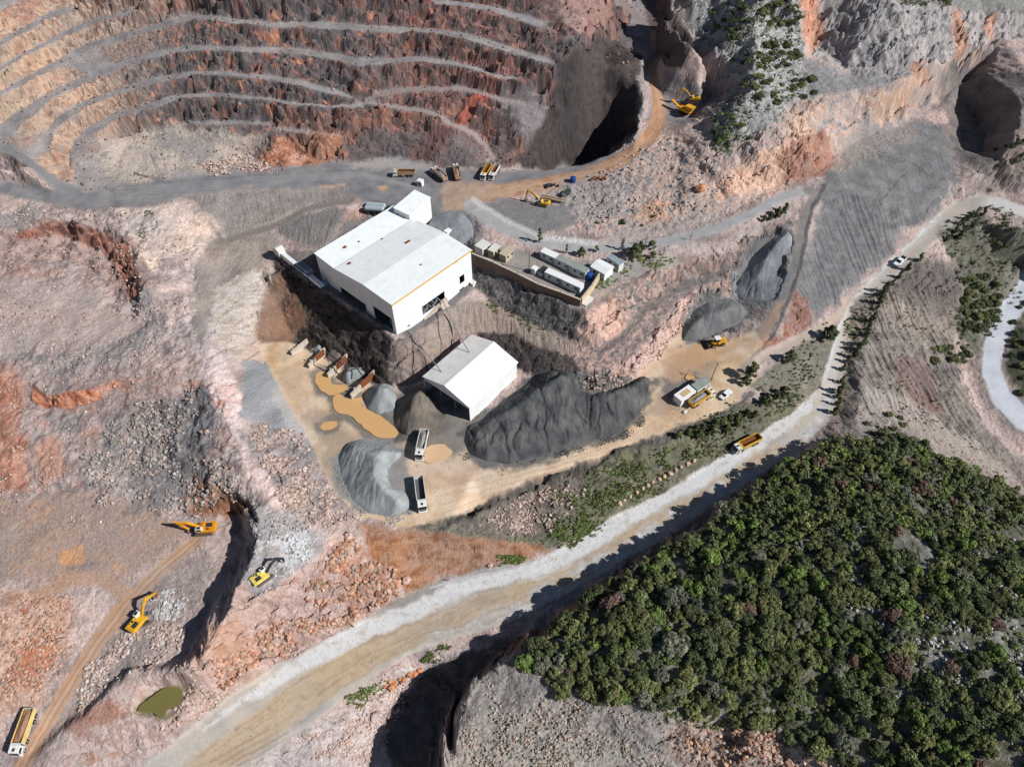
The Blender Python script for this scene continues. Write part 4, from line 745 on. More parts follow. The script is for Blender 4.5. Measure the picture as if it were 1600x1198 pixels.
# a wide skirt carries the ground on past the picture
bl = list(range(NU)) + [r * NU + NU - 1 for r in range(1, NV)] + list(range(NV * NU - 2, (NV - 1) * NU - 1, -1)) + [r * NU for r in range(NV - 2, 0, -1)]
bl = np.array(bl); ctr0 = np.array([0, 200.0])
far = VCO[bl].copy(); dv_ = far[:, :2] - ctr0; far[:, :2] = ctr0 + dv_ * 12; far[:, 2] = far[:, 2] * .5
mid = VCO[bl].copy(); mid[:, :2] = ctr0 + dv_ * 1.25
nb = len(bl); k1 = np.arange(nb); k2 = (k1 + 1) % nb
sk = np.concatenate([VCO[bl], mid, far]); skq = np.concatenate([np.stack([k1, k2, k2 + nb, k1 + nb], 1), np.stack([k1 + nb, k2 + nb, k2 + 2 * nb, k1 + 2 * nb], 1)])[:, ::-1]
skc = np.concatenate([CLR[bl], CLR[bl], np.tile(CLR[bl].mean(0), (nb, 1))])

for k, nm, mt in ((0, 'ground', M_GROUND), (1, 'pit_terrain', M_GROUND), (2, 'haul_road', M_ROAD), (3, 'yard', M_ROAD), (4, 'hillside', M_GROUND)):
    q = QUADS[qcls == k]
    used = np.unique(q); remap = np.zeros(NVERT, np.int64); remap[used] = np.arange(len(used))
    co = VCO[used]; cl = CLR[used]; qq = remap[q]
    if k == 0:
        qq = np.concatenate([qq, skq + len(co)]); co = np.concatenate([co, sk]); cl = np.concatenate([cl, skc])
    o = np_mesh(nm, co, qq, [mt], cl, shade=(k in (2, 3)))
    tag(o, kind='structure')

# ------------------------------------------------------------------ simple materials
def mat(name, rgb, rough=.6, spec=.3, metal=0, noise=.0, scale=3.0, bump=0, srgb=True, k=1.0):
    m, nt, b = nodes_of(name)
    c = lin(rgb) * k if srgb else np.array(rgb)
    b.inputs['Roughness'].default_value = rough; b.inputs['Specular IOR Level'].default_value = spec; b.inputs['Metallic'].default_value = metal
    if noise:
        tc = nt.nodes.new('ShaderNodeTexCoord'); n = nt.nodes.new('ShaderNodeTexNoise'); n.inputs['Scale'].default_value = scale; n.inputs['Detail'].default_value = 6; n.inputs['Roughness'].default_value = .65
        r = nt.nodes.new('ShaderNodeValToRGB'); r.color_ramp.elements[0].position = .3; r.color_ramp.elements[1].position = .72
        r.color_ramp.elements[0].color = (*np.clip(c * (1 - noise), 0, 1), 1); r.color_ramp.elements[1].color = (*np.clip(c * (1 + noise * .5), 0, .9), 1)
        nt.links.new(tc.outputs['Object'], n.inputs['Vector']); nt.links.new(n.outputs['Fac'], r.inputs['Fac']); nt.links.new(r.outputs['Color'], b.inputs['Base Color'])
        if bump:
            bp = nt.nodes.new('ShaderNodeBump'); bp.inputs['Strength'].default_value = bump; nt.links.new(n.outputs['Fac'], bp.inputs['Height']); nt.links.new(bp.outputs['Normal'], b.inputs['Normal'])
    else:
        b.inputs['Base Color'].default_value = (*np.clip(c, 0, 1), 1)
    return m
def ribbed(name, rgb, scale, axis='X', dark=.12, stain=.1):
    """profiled sheet metal: fine ribs along one axis with a little staining"""
    m, nt, b = nodes_of(name); c = lin(rgb)
    tc = nt.nodes.new('ShaderNodeTexCoord'); wv = nt.nodes.new('ShaderNodeTexWave'); wv.bands_direction = axis; wv.inputs['Scale'].default_value = scale
    n = nt.nodes.new('ShaderNodeTexNoise'); n.inputs['Scale'].default_value = .35; n.inputs['Detail'].default_value = 8; n.inputs['Roughness'].default_value = .7
    nt.links.new(tc.outputs['Object'], wv.inputs['Vector']); nt.links.new(tc.outputs['Object'], n.inputs['Vector'])
    r = nt.nodes.new('ShaderNodeValToRGB'); r.color_ramp.elements[0].color = (*(c * (1 - stain * 2)), 1); r.color_ramp.elements[1].color = (*c, 1)
    r.color_ramp.elements[0].position = .35; r.color_ramp.elements[1].position = .55
    nt.links.new(n.outputs['Fac'], r.inputs['Fac'])
    mx = nt.nodes.new('ShaderNodeMapRange'); mx.inputs['To Min'].default_value = 1 - dark; nt.links.new(wv.outputs['Fac'], mx.inputs['Value'])
    mu = nt.nodes.new('ShaderNodeVectorMath'); mu.operation = 'SCALE'; nt.links.new(r.outputs['Color'], mu.inputs[0]); nt.links.new(mx.outputs['Result'], mu.inputs['Scale'])
    nt.links.new(mu.outputs['Vector'], b.inputs['Base Color']); b.inputs['Roughness'].default_value = .5; b.inputs['Specular IOR Level'].default_value = .25
    bp = nt.nodes.new('ShaderNodeBump'); bp.inputs['Strength'].default_value = .25; bp.inputs['Distance'].default_value = .05
    nt.links.new(wv.outputs['Fac'], bp.inputs['Height']); nt.links.new(bp.outputs['Normal'], b.inputs['Normal'])
    return m

# ------------------------------------------------------------------ mesh collector
class MB:
    def __init__(s): s.v = []; s.f = []; s.mi = []
    def add(s, vs, fs, mi=0):
        o = len(s.v); s.v += [tuple(map(float, q)) for q in vs]; s.f += [tuple(i + o for i in f) for f in fs]; s.mi += [mi] * len(fs)
        return s
    def box(s, c, d, rz=0, mi=0, taper=1.0, ry=0):
        x, y, z = (q / 2 for q in d)
        pts = [(-x, -y, -z), (x, -y, -z), (x, y, -z), (-x, y, -z), (-x * taper, -y * taper, z), (x * taper, -y * taper, z), (x * taper, y * taper, z), (-x * taper, y * taper, z)]
        M = Matrix.Rotation(rz, 3, 'Z') @ Matrix.Rotation(ry, 3, 'Y')
        return s.add([M @ Vector(p) + Vector(c) for p in pts], [(0, 3, 2, 1), (4, 5, 6, 7), (0, 1, 5, 4), (1, 2, 6, 5), (2, 3, 7, 6), (3, 0, 4, 7)], mi)
    def prism(s, prof, axis, a, b, mi=0):
        """closed profile (list of 2-d points) swept along axis from a to b; profile planes: X->(y,z) Y->(x,z) Z->(x,y)"""
        def p3(q, t): return {'X': (t, q[0], q[1]), 'Y': (q[0], t, q[1]), 'Z': (q[0], q[1], t)}[axis]
        n = len(prof); vs = [p3(q, a) for q in prof] + [p3(q, b) for q in prof]
        fs = [tuple(range(n))[::-1], tuple(range(n, 2 * n))] + [(i, (i + 1) % n, (i + 1) % n + n, i + n) for i in range(n)]
        return s.add(vs, fs, mi)
    def cyl(s, p, q, r, n=10, r2=None, mi=0):
        p = Vector(p); q = Vector(q); ax = (q - p).normalized(); t = ax.orthogonal().normalized(); w_ = ax.cross(t); r2 = r if r2 is None else r2
        vs = [p + (t * math.cos(k * 2 * math.pi / n) + w_ * math.sin(k * 2 * math.pi / n)) * r for k in range(n)] + [q + (t * math.cos(k * 2 * math.pi / n) + w_ * math.sin(k * 2 * math.pi / n)) * r2 for k in range(n)]
        return s.add(vs, [tuple(range(n))[::-1], tuple(range(n, 2 * n))] + [(k, (k + 1) % n, (k + 1) % n + n, k + n) for k in range(n)], mi)
    def build(s, name, mats, parent=None, shade=False, bevel=0):
        me = bpy.data.meshes.new(name); me.from_pydata(s.v, [], s.f)
        for m in (mats if isinstance(mats, (list, tuple)) else [mats]): me.materials.append(m)
        me.polygons.foreach_set('material_index', s.mi); me.polygons.foreach_set('use_smooth', [shade] * len(s.f))
        import bmesh
        bm = bmesh.new(); bm.from_mesh(me); bmesh.ops.recalc_face_normals(bm, faces=bm.faces)
        if bevel:
            bmesh.ops.bevel(bm, geom=[e for e in bm.edges if len(e.link_faces) == 2 and e.calc_face_angle(0) > .5], offset=bevel, segments=1, affect='EDGES', profile=.5)
        bm.to_mesh(me); bm.free(); me.update()
        o = bpy.data.objects.new(name, me); COL.objects.link(o)
        if parent: o.parent = parent
        return o
def empty(name, loc, rz=0, label=None, cat=None, group=None):
    o = bpy.data.objects.new(name, None); COL.objects.link(o); o.location = loc; o.rotation_euler = (0, 0, rz); o.empty_display_size = .5
    return tag(o, label, cat, group)
def copy_tree(o, parent=None):
    c = o.copy(); COL.objects.link(c)
    if parent: c.parent = parent
    for ch in o.children: copy_tree(ch, c)
    return c
def hit(u, v):
    """finished ground seen at a photo pixel"""
    lo, hi = None, None
    z0 = 70.0; 
    zs = np.linspace(72, -30, 410); p = W(np.full(410, u), np.full(410, v), zs)
    g = samp(ZR, p[:, 0], p[:, 1]); k = np.argmax(zs <= g)
    return Vector((p[k, 0], p[k, 1], zat(p[k, 0], p[k, 1])))

# ------------------------------------------------------------------ muddy pools (flat water on the yard, green pond)
def water_mat(name, rgb, rough=.12):
    m, nt, b = nodes_of(name); b.inputs['Base Color'].default_value = (*(lin(rgb)), 1); b.inputs['Roughness'].default_value = rough; b.inputs['Specular IOR Level'].default_value = .35
    return m
MW = water_mat('muddy water', (200, 160, 110), .25); MG = water_mat('green pond water', (112, 106, 62), .15)
def pool(name, pts, z, m):
    c = W([p[0] for p in pts], [p[1] for p in pts], np.full(len(pts), z)); n = len(c); out = []
    for i in range(n):
        a, b_, c_, d_ = c[(i - 1) % n], c[i], c[(i + 1) % n], c[(i + 2) % n]
        for t in (0, .2, .4, .6, .8):
            out.append(.5 * ((2 * b_) + (-a + c_) * t + (2 * a - 5 * b_ + 4 * c_ - d_) * t * t + (-a + 3 * b_ - 3 * c_ + d_) * t ** 3))
    out = [(q[0] + .18 * math.sin(q[0] * 2.3) + .12 * math.sin(q[1] * 4.1), q[1] + .16 * math.sin(q[1] * 1.9 + 1), z) for q in out]
    mb = MB(); mb.add(out, [tuple(range(len(out)))]); o = mb.build(name, m)
    if o.data.polygons[0].normal.z < 0: o.data.flip_normals()
    return tag(o, kind='structure')
pool('puddle', [(492, 588), (502, 580), (514, 584), (520, 600), (540, 602), (544, 608), (526, 616), (512, 616), (498, 606)], -2.36, MW)
pool('puddle', [(520, 620), (530, 615), (545, 624), (566, 620), (566, 634), (584, 644), (604, 656), (622, 674), (618, 682), (600, 684), (585, 680), (564, 664), (548, 650), (528, 644), (520, 632)], -2.36, MW)
pool('puddle', [(501, 664), (512, 658), (525, 658), (526, 665), (516, 671), (504, 671)], -2.36, MW)
pool('puddle', [(664, 700), (690, 694), (706, 704), (700, 714), (676, 724), (660, 718)], .1, water_mat('shallow muddy water', (206, 172, 138), .4))
pool('puddle', [(1070, 588), (1078, 583), (1085, 588), (1080, 594), (1072, 593)], .5, MW)
pool('pond', [(216, 1112), (222, 1098), (236, 1090), (252, 1076), (276, 1073), (286, 1082), (284, 1096), (264, 1108), (252, 1120), (236, 1114)], PONDZ, MG)

# ------------------------------------------------------------------ stockpiles: each a heap of its own standing on the ground
def in_poly(px, py, pts):
    ins = np.zeros(px.shape, bool); n = len(pts)
    for i in range(n):
        ax, ay = pts[i]; bx, by = pts[(i + 1) % n]
        ins ^= ((ay > py) != (by > py)) & (px < (bx - ax) * (py - ay) / (by - ay + 1e-12) + ax)
    return ins
def heap(name, label, cat, outline, crests, cols, amp=.25, gl=None, group=None, step=.32, zb=0.0, rub=.05):
    o2 = [W(*p) if len(p) > 2 else np.array(hit(p[0], p[1])) for p in outline]
    hard = [len(p) > 2 for p in outline]; co = []; ed = []; zz = []
    for p in o2: co.append((p[0], p[1])); zz.append(p[2] if hard[len(co) - 1] else zat(p[0], p[1]) - .3)
    n = len(co); ed += [(i, (i + 1) % n) for i in range(n)]
    for ln in crests:
        prev = None
        for u, v, z_ in ln:
            p = W(u, v, z_); co.append((p[0], p[1])); zz.append(z_); i = len(co) - 1
            if prev is not None: ed.append((prev, i))
            prev = i
    r = delaunay_2d_cdt([Vector(c) for c in co], ed, [], 0, 1e-3)
    P_ = []
    for i, v in enumerate(r[0]):
        P_.append((v[0], v[1], np.mean([zz[j] for j in r[3][i]]) if r[3][i] else 0))
    P_ = np.array(P_)
    x0, y0 = P_[:, :2].min(0) - .5; x1, y1 = P_[:, :2].max(0) + .5
    nx, ny = int((x1 - x0) / step) + 2, int((y1 - y0) / step) + 2
    gx, gy = np.meshgrid(x0 + np.arange(nx) * step, y0 + np.arange(ny) * step)
    zz_ = np.full(gx.shape, np.nan)
    for f in r[2]:
        a, b_, c = P_[f[0]], P_[f[1]], P_[f[2]]
        den = (b_[1] - c[1]) * (a[0] - c[0]) + (c[0] - b_[0]) * (a[1] - c[1])
        if abs(den) < 1e-9: continue
        l1 = ((b_[1] - c[1]) * (gx - c[0]) + (c[0] - b_[0]) * (gy - c[1])) / den; l2 = ((c[1] - a[1]) * (gx - c[0]) + (a[0] - c[0]) * (gy - c[1])) / den
        mk = (l1 >= -1e-6) & (l2 >= -1e-6) & (l1 + l2 <= 1 + 1e-6)
        zz_[mk] = (l1 * a[2] + l2 * b_[2] + (1 - l1 - l2) * c[2])[mk]
    ins = in_poly(gx, gy, [(p[0], p[1]) for p in o2])
    tz = zmany(gx.ravel(), gy.ravel()).reshape(gx.shape)
    zz_ = np.where(np.isnan(zz_) | ~ins, tz - 1.0, zz_)
    zz_ = blur(zz_.astype(np.float32), 1.6)
    fx, fy = gx.ravel().astype(np.float32), gy.ravel().astype(np.float32)
    n1 = fbm(fx / 4, fy / 4, 4, 31).reshape(gx.shape); n2 = ridged(fx / 5 + fy / 14, fy / 5 - fx / 9, 3, 37).reshape(gx.shape)
    rel = np.clip((zz_ - tz) / 1.5, 0, 1)
    zz_ = zz_ + rel * (n1 * amp)
    sh = 0
    if gl is not None:
        gyy, gxx = np.gradient(blur(zz_.astype(np.float32), 3.5), step); l = np.hypot(gxx, gyy) + 1e-6
        # furrows that run straight down the local slope
        a, b_ = W(gl[0], gl[1], 0), W(gl[2], gl[3], 0); d = (b_ - a)[:2]; d /= np.linalg.norm(d)
        s1 = fx * d[0] + fy * d[1]; s2 = -fx * d[1] + fy * d[0]
        q_ = (s2 + 1.2 * fbm(s1 / 7, s2 / 7, 3, 44)); g_ = (-.75 * (1 - smooth(.0, .16, np.abs(perlin(q_ / gl[4] / 1.7, s1 / 16, 41)))) - .4 * (1 - smooth(.0, .2, np.abs(perlin(q_ / gl[4] * 1.1 + 7, s1 / 9, 43)))) + .35 * perlin(q_ / gl[4], s1 / 30, 47)).reshape(gx.shape)
        zz_ = zz_ + rel * g_ * gl[5]; sh = g_
    keep = zz_ > tz - .12
    idx = np.arange(nx * ny).reshape(ny, nx)
    fk = keep[:-1, :-1] & keep[:-1, 1:] & keep[1:, :-1] & keep[1:, 1:]
    q = np.stack([idx[:-1, :-1][fk], idx[:-1, 1:][fk], idx[1:, 1:][fk], idx[1:, :-1][fk]], 1)
    used = np.unique(q); rm = np.zeros(nx * ny, int); rm[used] = np.arange(len(used))
    cc = ramp((fbm(fx / 5, fy / 5, 5, 51) * 1.3 + (sh.ravel() * .3 if gl is not None else 0)).astype(np.float32), cols) * ALB
    cc *= (1 + fbm(fx / .7, fy / .7, 2, 55) * .12)[:, None]
    o = np_mesh(name, np.stack([fx, fy, zz_.ravel()], 1)[used], rm[q], [M_ROAD], cc[used].astype(np.float32), shade=True)
    return tag(o, label, cat, group)
DK = [(84, 86, 88), (98, 100, 101), (110, 110, 110)]; LG = [(136, 142, 144), (156, 162, 163), (176, 180, 180)]; MGY = [(112, 114, 117), (128, 130, 132), (144, 145, 146)]
heap('gravel_heap', 'huge dark grey furrowed gravel heap in two lobes right of the small white shed', 'gravel heap',
     [(728, 664), (722, 690), (732, 712), (762, 724), (790, 730), (830, 720), (870, 709), (905, 697), (940, 689), (972, 676), (1000, 650), (1013, 622), (1018, 592), (1006, 584, 1), (985, 598, 2), (955, 607, 3), (930, 611, 4.4), (912, 608, 5), (905, 590, 6.4), (880, 574, 6.4), (852, 578, 3.4), (822, 598), (788, 622), (754, 652)],
     [[(746, 671, 3.0), (786, 645, 5), (838, 612, 7.4), (872, 589, 8.8), (893, 586, 8.2)], [(748, 696, 2.4), (764, 704, 2.4)], [(776, 690, 2.2), (782, 708, .8)], [(893, 586, 8.2), (880, 622, 6.4), (872, 660, 3.6), (862, 700, .9)], [(914, 616, 4.6), (908, 648, 2.2), (904, 680, .7)], [(930, 622, 5.2), (955, 615, 5.6), (985, 604, 4.8), (1007, 593, 2.6)], [(936, 640, 4.0), (950, 665, 2.0)], [(820, 650, 4.6), (812, 690, 2.4)], [(844, 650, 4.5), (838, 690, 1.9)]],
     [(66, 68, 70), (82, 84, 86), (98, 98, 98), (112, 110, 106)], .5, (850, 600, 880, 720, 2.6, .55))
heap('gravel_heap', 'pale grey crescent gravel heap beside the empty white dump truck in the yard', 'gravel heap',
     [(526, 714), (540, 690), (566, 684), (604, 692), (632, 706), (626, 718), (612, 728), (606, 742), (612, 756), (634, 766), (648, 782), (640, 798), (612, 810), (576, 804), (548, 782), (530, 748)],
     [[(552, 698, 2.6), (578, 706, 4.2), (588, 722, 5), (586, 742, 5.2), (598, 762, 5), (618, 780, 4), (634, 790, 1.6)], [(600, 703, 2.6), (618, 708, 1)]], LG, .3, (560, 720, 530, 790, 1.8, .2))
heap('gravel_heap', 'smooth pale grey gravel cone beside the last concrete bay wall', 'gravel heap',
     [(567, 620), (572, 606), (584, 599), (600, 597), (614, 604), (621, 620), (620, 640), (608, 654), (590, 648), (572, 640)],
     [[(592, 606, 4), (602, 606, 4.4)]], LG, .15, (590, 600, 586, 650, 1.5, .12))
heap('gravel_heap', 'pale grey gravel heap between two concrete bay walls at the puddle edge', 'gravel heap',
     [(519, 598), (522, 586), (540, 572), (560, 568), (574, 574), (572, 584), (556, 596), (546, 602), (536, 597)], [[(540, 582, 2.6), (556, 576, 3)]], LG, .15, (540, 575, 535, 605, 1.5, .12))
heap('gravel_heap', 'brownish grey gravel heap between two concrete bay walls', 'gravel heap',
     [(502, 572), (506, 558), (520, 546), (532, 550), (538, 560), (526, 572), (514, 580)], [[(514, 564, 2.4), (524, 557, 2.8)]], [(128, 112, 102), (142, 128, 118), (156, 142, 130)], .15, (515, 555, 510, 580, 1.5, .15))
heap('gravel_heap', 'whitish gravel heap beside the first concrete bay wall', 'gravel heap',
     [(473, 564), (476, 552), (486, 542), (500, 538), (506, 546), (496, 558), (484, 572)], [[(484, 556, 2.0), (496, 547, 2.4)]], [(160, 160, 158), (182, 182, 180), (196, 196, 194)], .15)
heap('gravel_heap', 'dark gravel heap behind the first concrete bay wall at the cliff foot', 'gravel heap',
     [(449, 540), (454, 526), (466, 516), (478, 520), (480, 532), (462, 546)], [[(458, 534, 2), (470, 526, 2.6)]], [(96, 92, 88), (112, 106, 100)], .15)
heap('gravel_heap', 'tall grey gravel cone tipped below the upper road loop', 'gravel heap',
     [(1148, 456, 3), (1156, 432, 5), (1170, 404, 8), (1196, 376, 12), (1226, 358, 16.2), (1240, 362), (1238, 396), (1228, 436), (1216, 468), (1190, 474), (1160, 474)],
     [[(1232, 364, 16.8), (1214, 380, 15.4), (1198, 402, 12.6), (1184, 432, 8)], [(1226, 396, 13.4), (1214, 430, 8.6)]], [(124, 128, 134), (142, 145, 150), (158, 160, 163)], .2, (1215, 380, 1180, 465, 2.0, .2))
heap('gravel_heap', 'low grey gravel heap of several humps behind the wheel loader', 'gravel heap',
     [(1064, 534, .6), (1068, 506, 1), (1080, 486, 1.6), (1104, 466, 2.4), (1136, 462, 2.6), (1162, 474, 2.6), (1174, 494, 2.4), (1150, 512, 1.8), (1122, 524, 1), (1092, 534, .7)],
     [[(1082, 508, 3.6), (1098, 494, 4.6)], [(1112, 486, 5), (1118, 492, 5)], [(1138, 482, 5), (1150, 486, 4.6)], [(1105, 510, 2.6), (1130, 504, 2.8)]], [(100, 102, 104), (116, 118, 119), (132, 132, 132)], .3, (1110, 485, 1105, 530, 2.4, .2))
heap('gravel_heap', 'bluish grey gravel heap behind the white plant building at the junction', 'gravel heap',
     [(664, 352, 16.5), (676, 336, 17.5), (700, 328, 17.8), (724, 332, 17.6), (738, 348, 17), (742, 366, 16.6), (718, 378, 16), (690, 376, 15.5)],
     [[(698, 344, 19.4), (712, 346, 19.6)]], [(118, 122, 128), (134, 138, 143), (146, 149, 153)], .2, (705, 340, 715, 372, 1.6, .15))
heap('gravel_heap', 'brown and grey sand heap against the cliff left of the small white shed', 'gravel heap',
     [(612, 664), (618, 640), (636, 614), (654, 602), (668, 606), (690, 636), (702, 652), (700, 668), (668, 676), (634, 684)],
     [[(646, 618, 5.2), (656, 612, 5.6)], [(640, 640, 3.6), (664, 650, 2.6)]], [(98, 93, 87), (118, 111, 103), (140, 126, 110)], .2, (645, 615, 630, 680, 1.7, .2))

# ------------------------------------------------------------------ broken rock lying on the slopes: uncountable
_ico_v = np.array([(0, -1, 1.618), (0, 1, 1.618), (0, -1, -1.618), (0, 1, -1.618), (1, 1.618, 0), (-1, 1.618, 0), (1, -1.618, 0), (-1, -1.618, 0), (1.618, 0, 1), (1.618, 0, -1), (-1.618, 0, 1), (-1.618, 0, -1)]) / 1.9
_ico_f = np.array([(0, 8, 1), (0, 1, 10), (0, 10, 7), (0, 7, 6), (0, 6, 8), (1, 8, 4), (1, 4, 5), (1, 5, 10), (8, 6, 9), (8, 9, 4), (4, 9, 3), (4, 3, 5), (5, 3, 11), (5, 11, 10), (10, 11, 7), (7, 11, 2), (7, 2, 6), (6, 2, 9), (9, 2, 3), (2, 3, 11)])
_ico_f[19] = (2, 11, 3); _ico_f[18] = (9, 2, 3)
def rocks(name, mask, n, smin, smax, cols, power=2.2, sink=.25, seed=0):
    rg = np.random.default_rng(seed + 5)
    wgt = mask * np.clip(.3 + n_b * 1.4 + n_a * .9, .015, 2) * (YR[np.arange(NVERT) // NU] + 120)
    p = wgt / wgt.sum(); idx = rg.choice(NVERT, n, p=p)
    px = X[idx] + rg.uniform(-.3, .3, n); py = Y[idx] + rg.uniform(-.3, .3, n)
    s = smin + (smax - smin) * rg.random(n) ** power
    pz = zmany(px, py) + s * (.5 - sink)
    jit = rg.uniform(.55, 1.15, (n, 12, 1)); sc = rg.uniform(.65, 1.25, (n, 1, 3)); sc[:, :, 2] *= .75
    a = rg.uniform(0, 6.28, n); b = rg.uniform(-.5, .5, n)
    v = _ico_v[None] * jit * sc
    ca, sa = np.cos(a)[:, None], np.sin(a)[:, None]; cb, sb = np.cos(b)[:, None], np.sin(b)[:, None]
    x, y, z = v[..., 0], v[..., 1], v[..., 2]
    x, z = x * cb - z * sb, x * sb + z * cb
    x, y = x * ca - y * sa, x * sa + y * ca
    v = np.stack([x, y, z], -1) * (s * .5)[:, None, None] + np.stack([px, py, pz], -1)[:, None]
    c = ramp(rg.uniform(-1, 1, n).astype(np.float32), cols) * ALB * rg.uniform(.8, 1.15, (n, 1))
    f = (_ico_f[None] + (np.arange(n) * 12)[:, None, None]).reshape(-1, 3)
    o = np_mesh(name, v.reshape(-1, 3), f, [M_ROCK], np.repeat(c, 12, 0).astype(np.float32), per=3)
    return tag(o, kind='stuff')
flat = 1 - smooth(.55, 1.1, SLs)
PKR = [(150, 132, 124), (190, 166, 154), (214, 194, 184), (200, 170, 154)]; GYR = [(130, 124, 120), (164, 156, 150), (190, 182, 176)]; ORR = [(176, 124, 98), (206, 156, 128), (216, 182, 160), (160, 140, 130)]
rocks('rubble', P((-20, 420), (120, 450), (330, 470), (300, 560), (345, 700), (390, 790), (200, 830), (-20, 800), soft=12) * flat * smooth(-.1, .35, n_a + n_b * .7), 2800, .25, 1.1, PKR, 3, seed=1)
rocks('rubble', P((120, 690), (300, 600), (345, 690), (390, 790), (280, 800), (150, 790), soft=10), 2600, .3, 1.5, GYR + [(190, 160, 148)], 3, seed=2)
rocks('rubble', P((400, 660), (450, 670), (505, 735), (545, 810), (500, 825), (440, 785), (410, 730), soft=6), 2600, .35, 1.5, PKR, 2.4, seed=3)
rocks('rubble', P((545, 845), (610, 890), (622, 935), (520, 990), (420, 1030), (350, 1080), (330, 1040), (430, 980), (500, 900), soft=6), 3600, .35, 1.9, ORR, 2.6, seed=4)
rocks('rubble', P((130, 1040), (200, 985), (275, 960), (280, 1010), (190, 1060), (110, 1110), soft=6), 1800, .35, 1.3, PKR + [(214, 208, 204)], 2.2, seed=5)
rocks('rubble', P((232, 935), (270, 918), (300, 930), (272, 968), (246, 972), soft=4), 520, .4, 1.5, [(176, 174, 172), (204, 203, 202), (190, 180, 174)], 2, seed=6)
rocks('rubble', P((0, 930), (110, 930), (110, 1000), (60, 1090), (0, 1120), soft=6), 1500, .3, 1.2, ORR, 2.5, seed=7)
rocks('rubble', P((270, 1090), (300, 1060), (350, 1090), (300, 1130), (255, 1140), soft=5), 500, .4, 1.4, PKR, 2, seed=8)
rocks('rubble', P((720, 1150), (760, 1060), (860, 1075), (1010, 1112), (1230, 1150), (1330, 1198), (1200, 1230), (720, 1230), soft=6), 4200, .25, 1.0, [(140, 132, 122), (170, 160, 150), (196, 186, 176), (190, 160, 140)], 2.6, seed=9)
rocks('rubble', P((1060, 1140), (1150, 1125), (1270, 1170), (1300, 1198), (1100, 1210), soft=5), 700, .4, 1.5, ORR, 2, seed=10)
rocks('rubble', P((760, 810), (830, 768), (900, 735), (915, 770), (860, 830), (790, 835), soft=5), 1100, .3, 1.3, PKR, 2, seed=11)
rocks('rubble', P((400, 1190), (600, 1070), (650, 1040), (640, 1100), (600, 1190), soft=6), 1500, .2, .9, PALE, 3, seed=12)
rocks('rubble', P((1062, 0), (1240, 0), (1262, 130), (1180, 210), (1112, 232), (1140, 140), (1090, 50), soft=5), 1500, .4, 1.4, [(130, 127, 120), (156, 152, 146), (184, 180, 174)], 2.8, seed=13)
rocks('rubble', P((880, 300), (1040, 215), (1180, 220), (1100, 340), (930, 360), soft=6) * flat, 800, .4, 1.4, [(160, 150, 144), (190, 178, 170), (206, 182, 166)], 3, seed=14)
rocks('rubble', P((300, 262), (380, 245), (440, 268), (380, 272), (310, 276), soft=4), 500, .5, 1.6, PKR, 2, seed=15)
rocks('rubble', pit * flat, 2600, .3, 1.4, [(120, 108, 104), (150, 132, 124), (184, 150, 134)], 3, seed=16)
rocks('rubble', P((900, 600), (985, 570), (1075, 470), (1075, 500), (1035, 555), (960, 615), soft=4), 700, .3, 1.2, PALE, 2.5, seed=17)
rocks('rubble', P((1340, 600), (1440, 640), (1600, 760), (1560, 770), (1400, 680), (1330, 680), soft=8), 800, .2, .9, PKR, 3, seed=18)
rocks('rubble', P((1230, 880), (1600, 850), (1600, 1150), (1420, 1120), (1350, 980), soft=14), 2200, .3, 1.3, [(150, 150, 144), (186, 184, 178), (206, 204, 200)], 2.4, seed=19)
rocks('rubble', P((390, 800), (480, 810), (500, 870), (420, 930), (385, 900), soft=6), 700, .2, .9, GYR + [(220, 220, 220)], 2.5, seed=20)
rocks('rubble', P((0, 330), (250, 335), (300, 400), (200, 470), (0, 420), soft=8) * flat, 1200, .3, 1.2, PKR, 3, seed=21)

DKR = [(70, 72, 74), (94, 95, 96), (120, 119, 117)]
rocks('rubble', lmask([(728, 716), (762, 728), (790, 734), (830, 724), (870, 713), (905, 701), (940, 693), (975, 680), (1004, 654)], 5, 4, False), 1300, .12, .6, DKR, 2.6, seed=31)
rocks('rubble', lmask([(530, 700), (524, 720), (536, 750), (552, 784), (576, 806), (612, 812), (642, 800)], 5, 4, False), 700, .12, .6, LG, 2.6, seed=32)
rocks('rubble', lmask([(1070, 536), (1100, 534), (1150, 514), (1176, 494)], 5, 4, False), 350, .12, .6, DKR, 2.6, seed=33)
rocks('rubble', YARD, 1100, .1, .45, GYR, 3, seed=34)
rocks('rubble', MAIN, 900, .1, .4, GYR, 3, seed=35)

# ------------------------------------------------------------------ foliage
def leaf_mat(name):
    m, nt, b = nodes_of(name)
    at = nt.nodes.new('ShaderNodeAttribute'); at.attribute_name = 'Col'; oi = nt.nodes.new('ShaderNodeObjectInfo')
    mr = nt.nodes.new('ShaderNodeMapRange'); mr.inputs['To Min'].default_value = .68; mr.inputs['To Max'].default_value = 1.35; nt.links.new(oi.outputs['Random'], mr.inputs['Value'])
    mu = nt.nodes.new('ShaderNodeVectorMath'); mu.operation = 'SCALE'; nt.links.new(at.outputs['Color'], mu.inputs[0]); nt.links.new(mr.outputs['Result'], mu.inputs['Scale'])
    nt.links.new(mu.outputs['Vector'], b.inputs['Base Color']); b.inputs['Roughness'].default_value = .7; b.inputs['Specular IOR Level'].default_value = .2
    return m
M_LEAF = leaf_mat('foliage'); M_BARK = mat('bark', (92, 76, 62), .9, .1, noise=.3, scale=6)

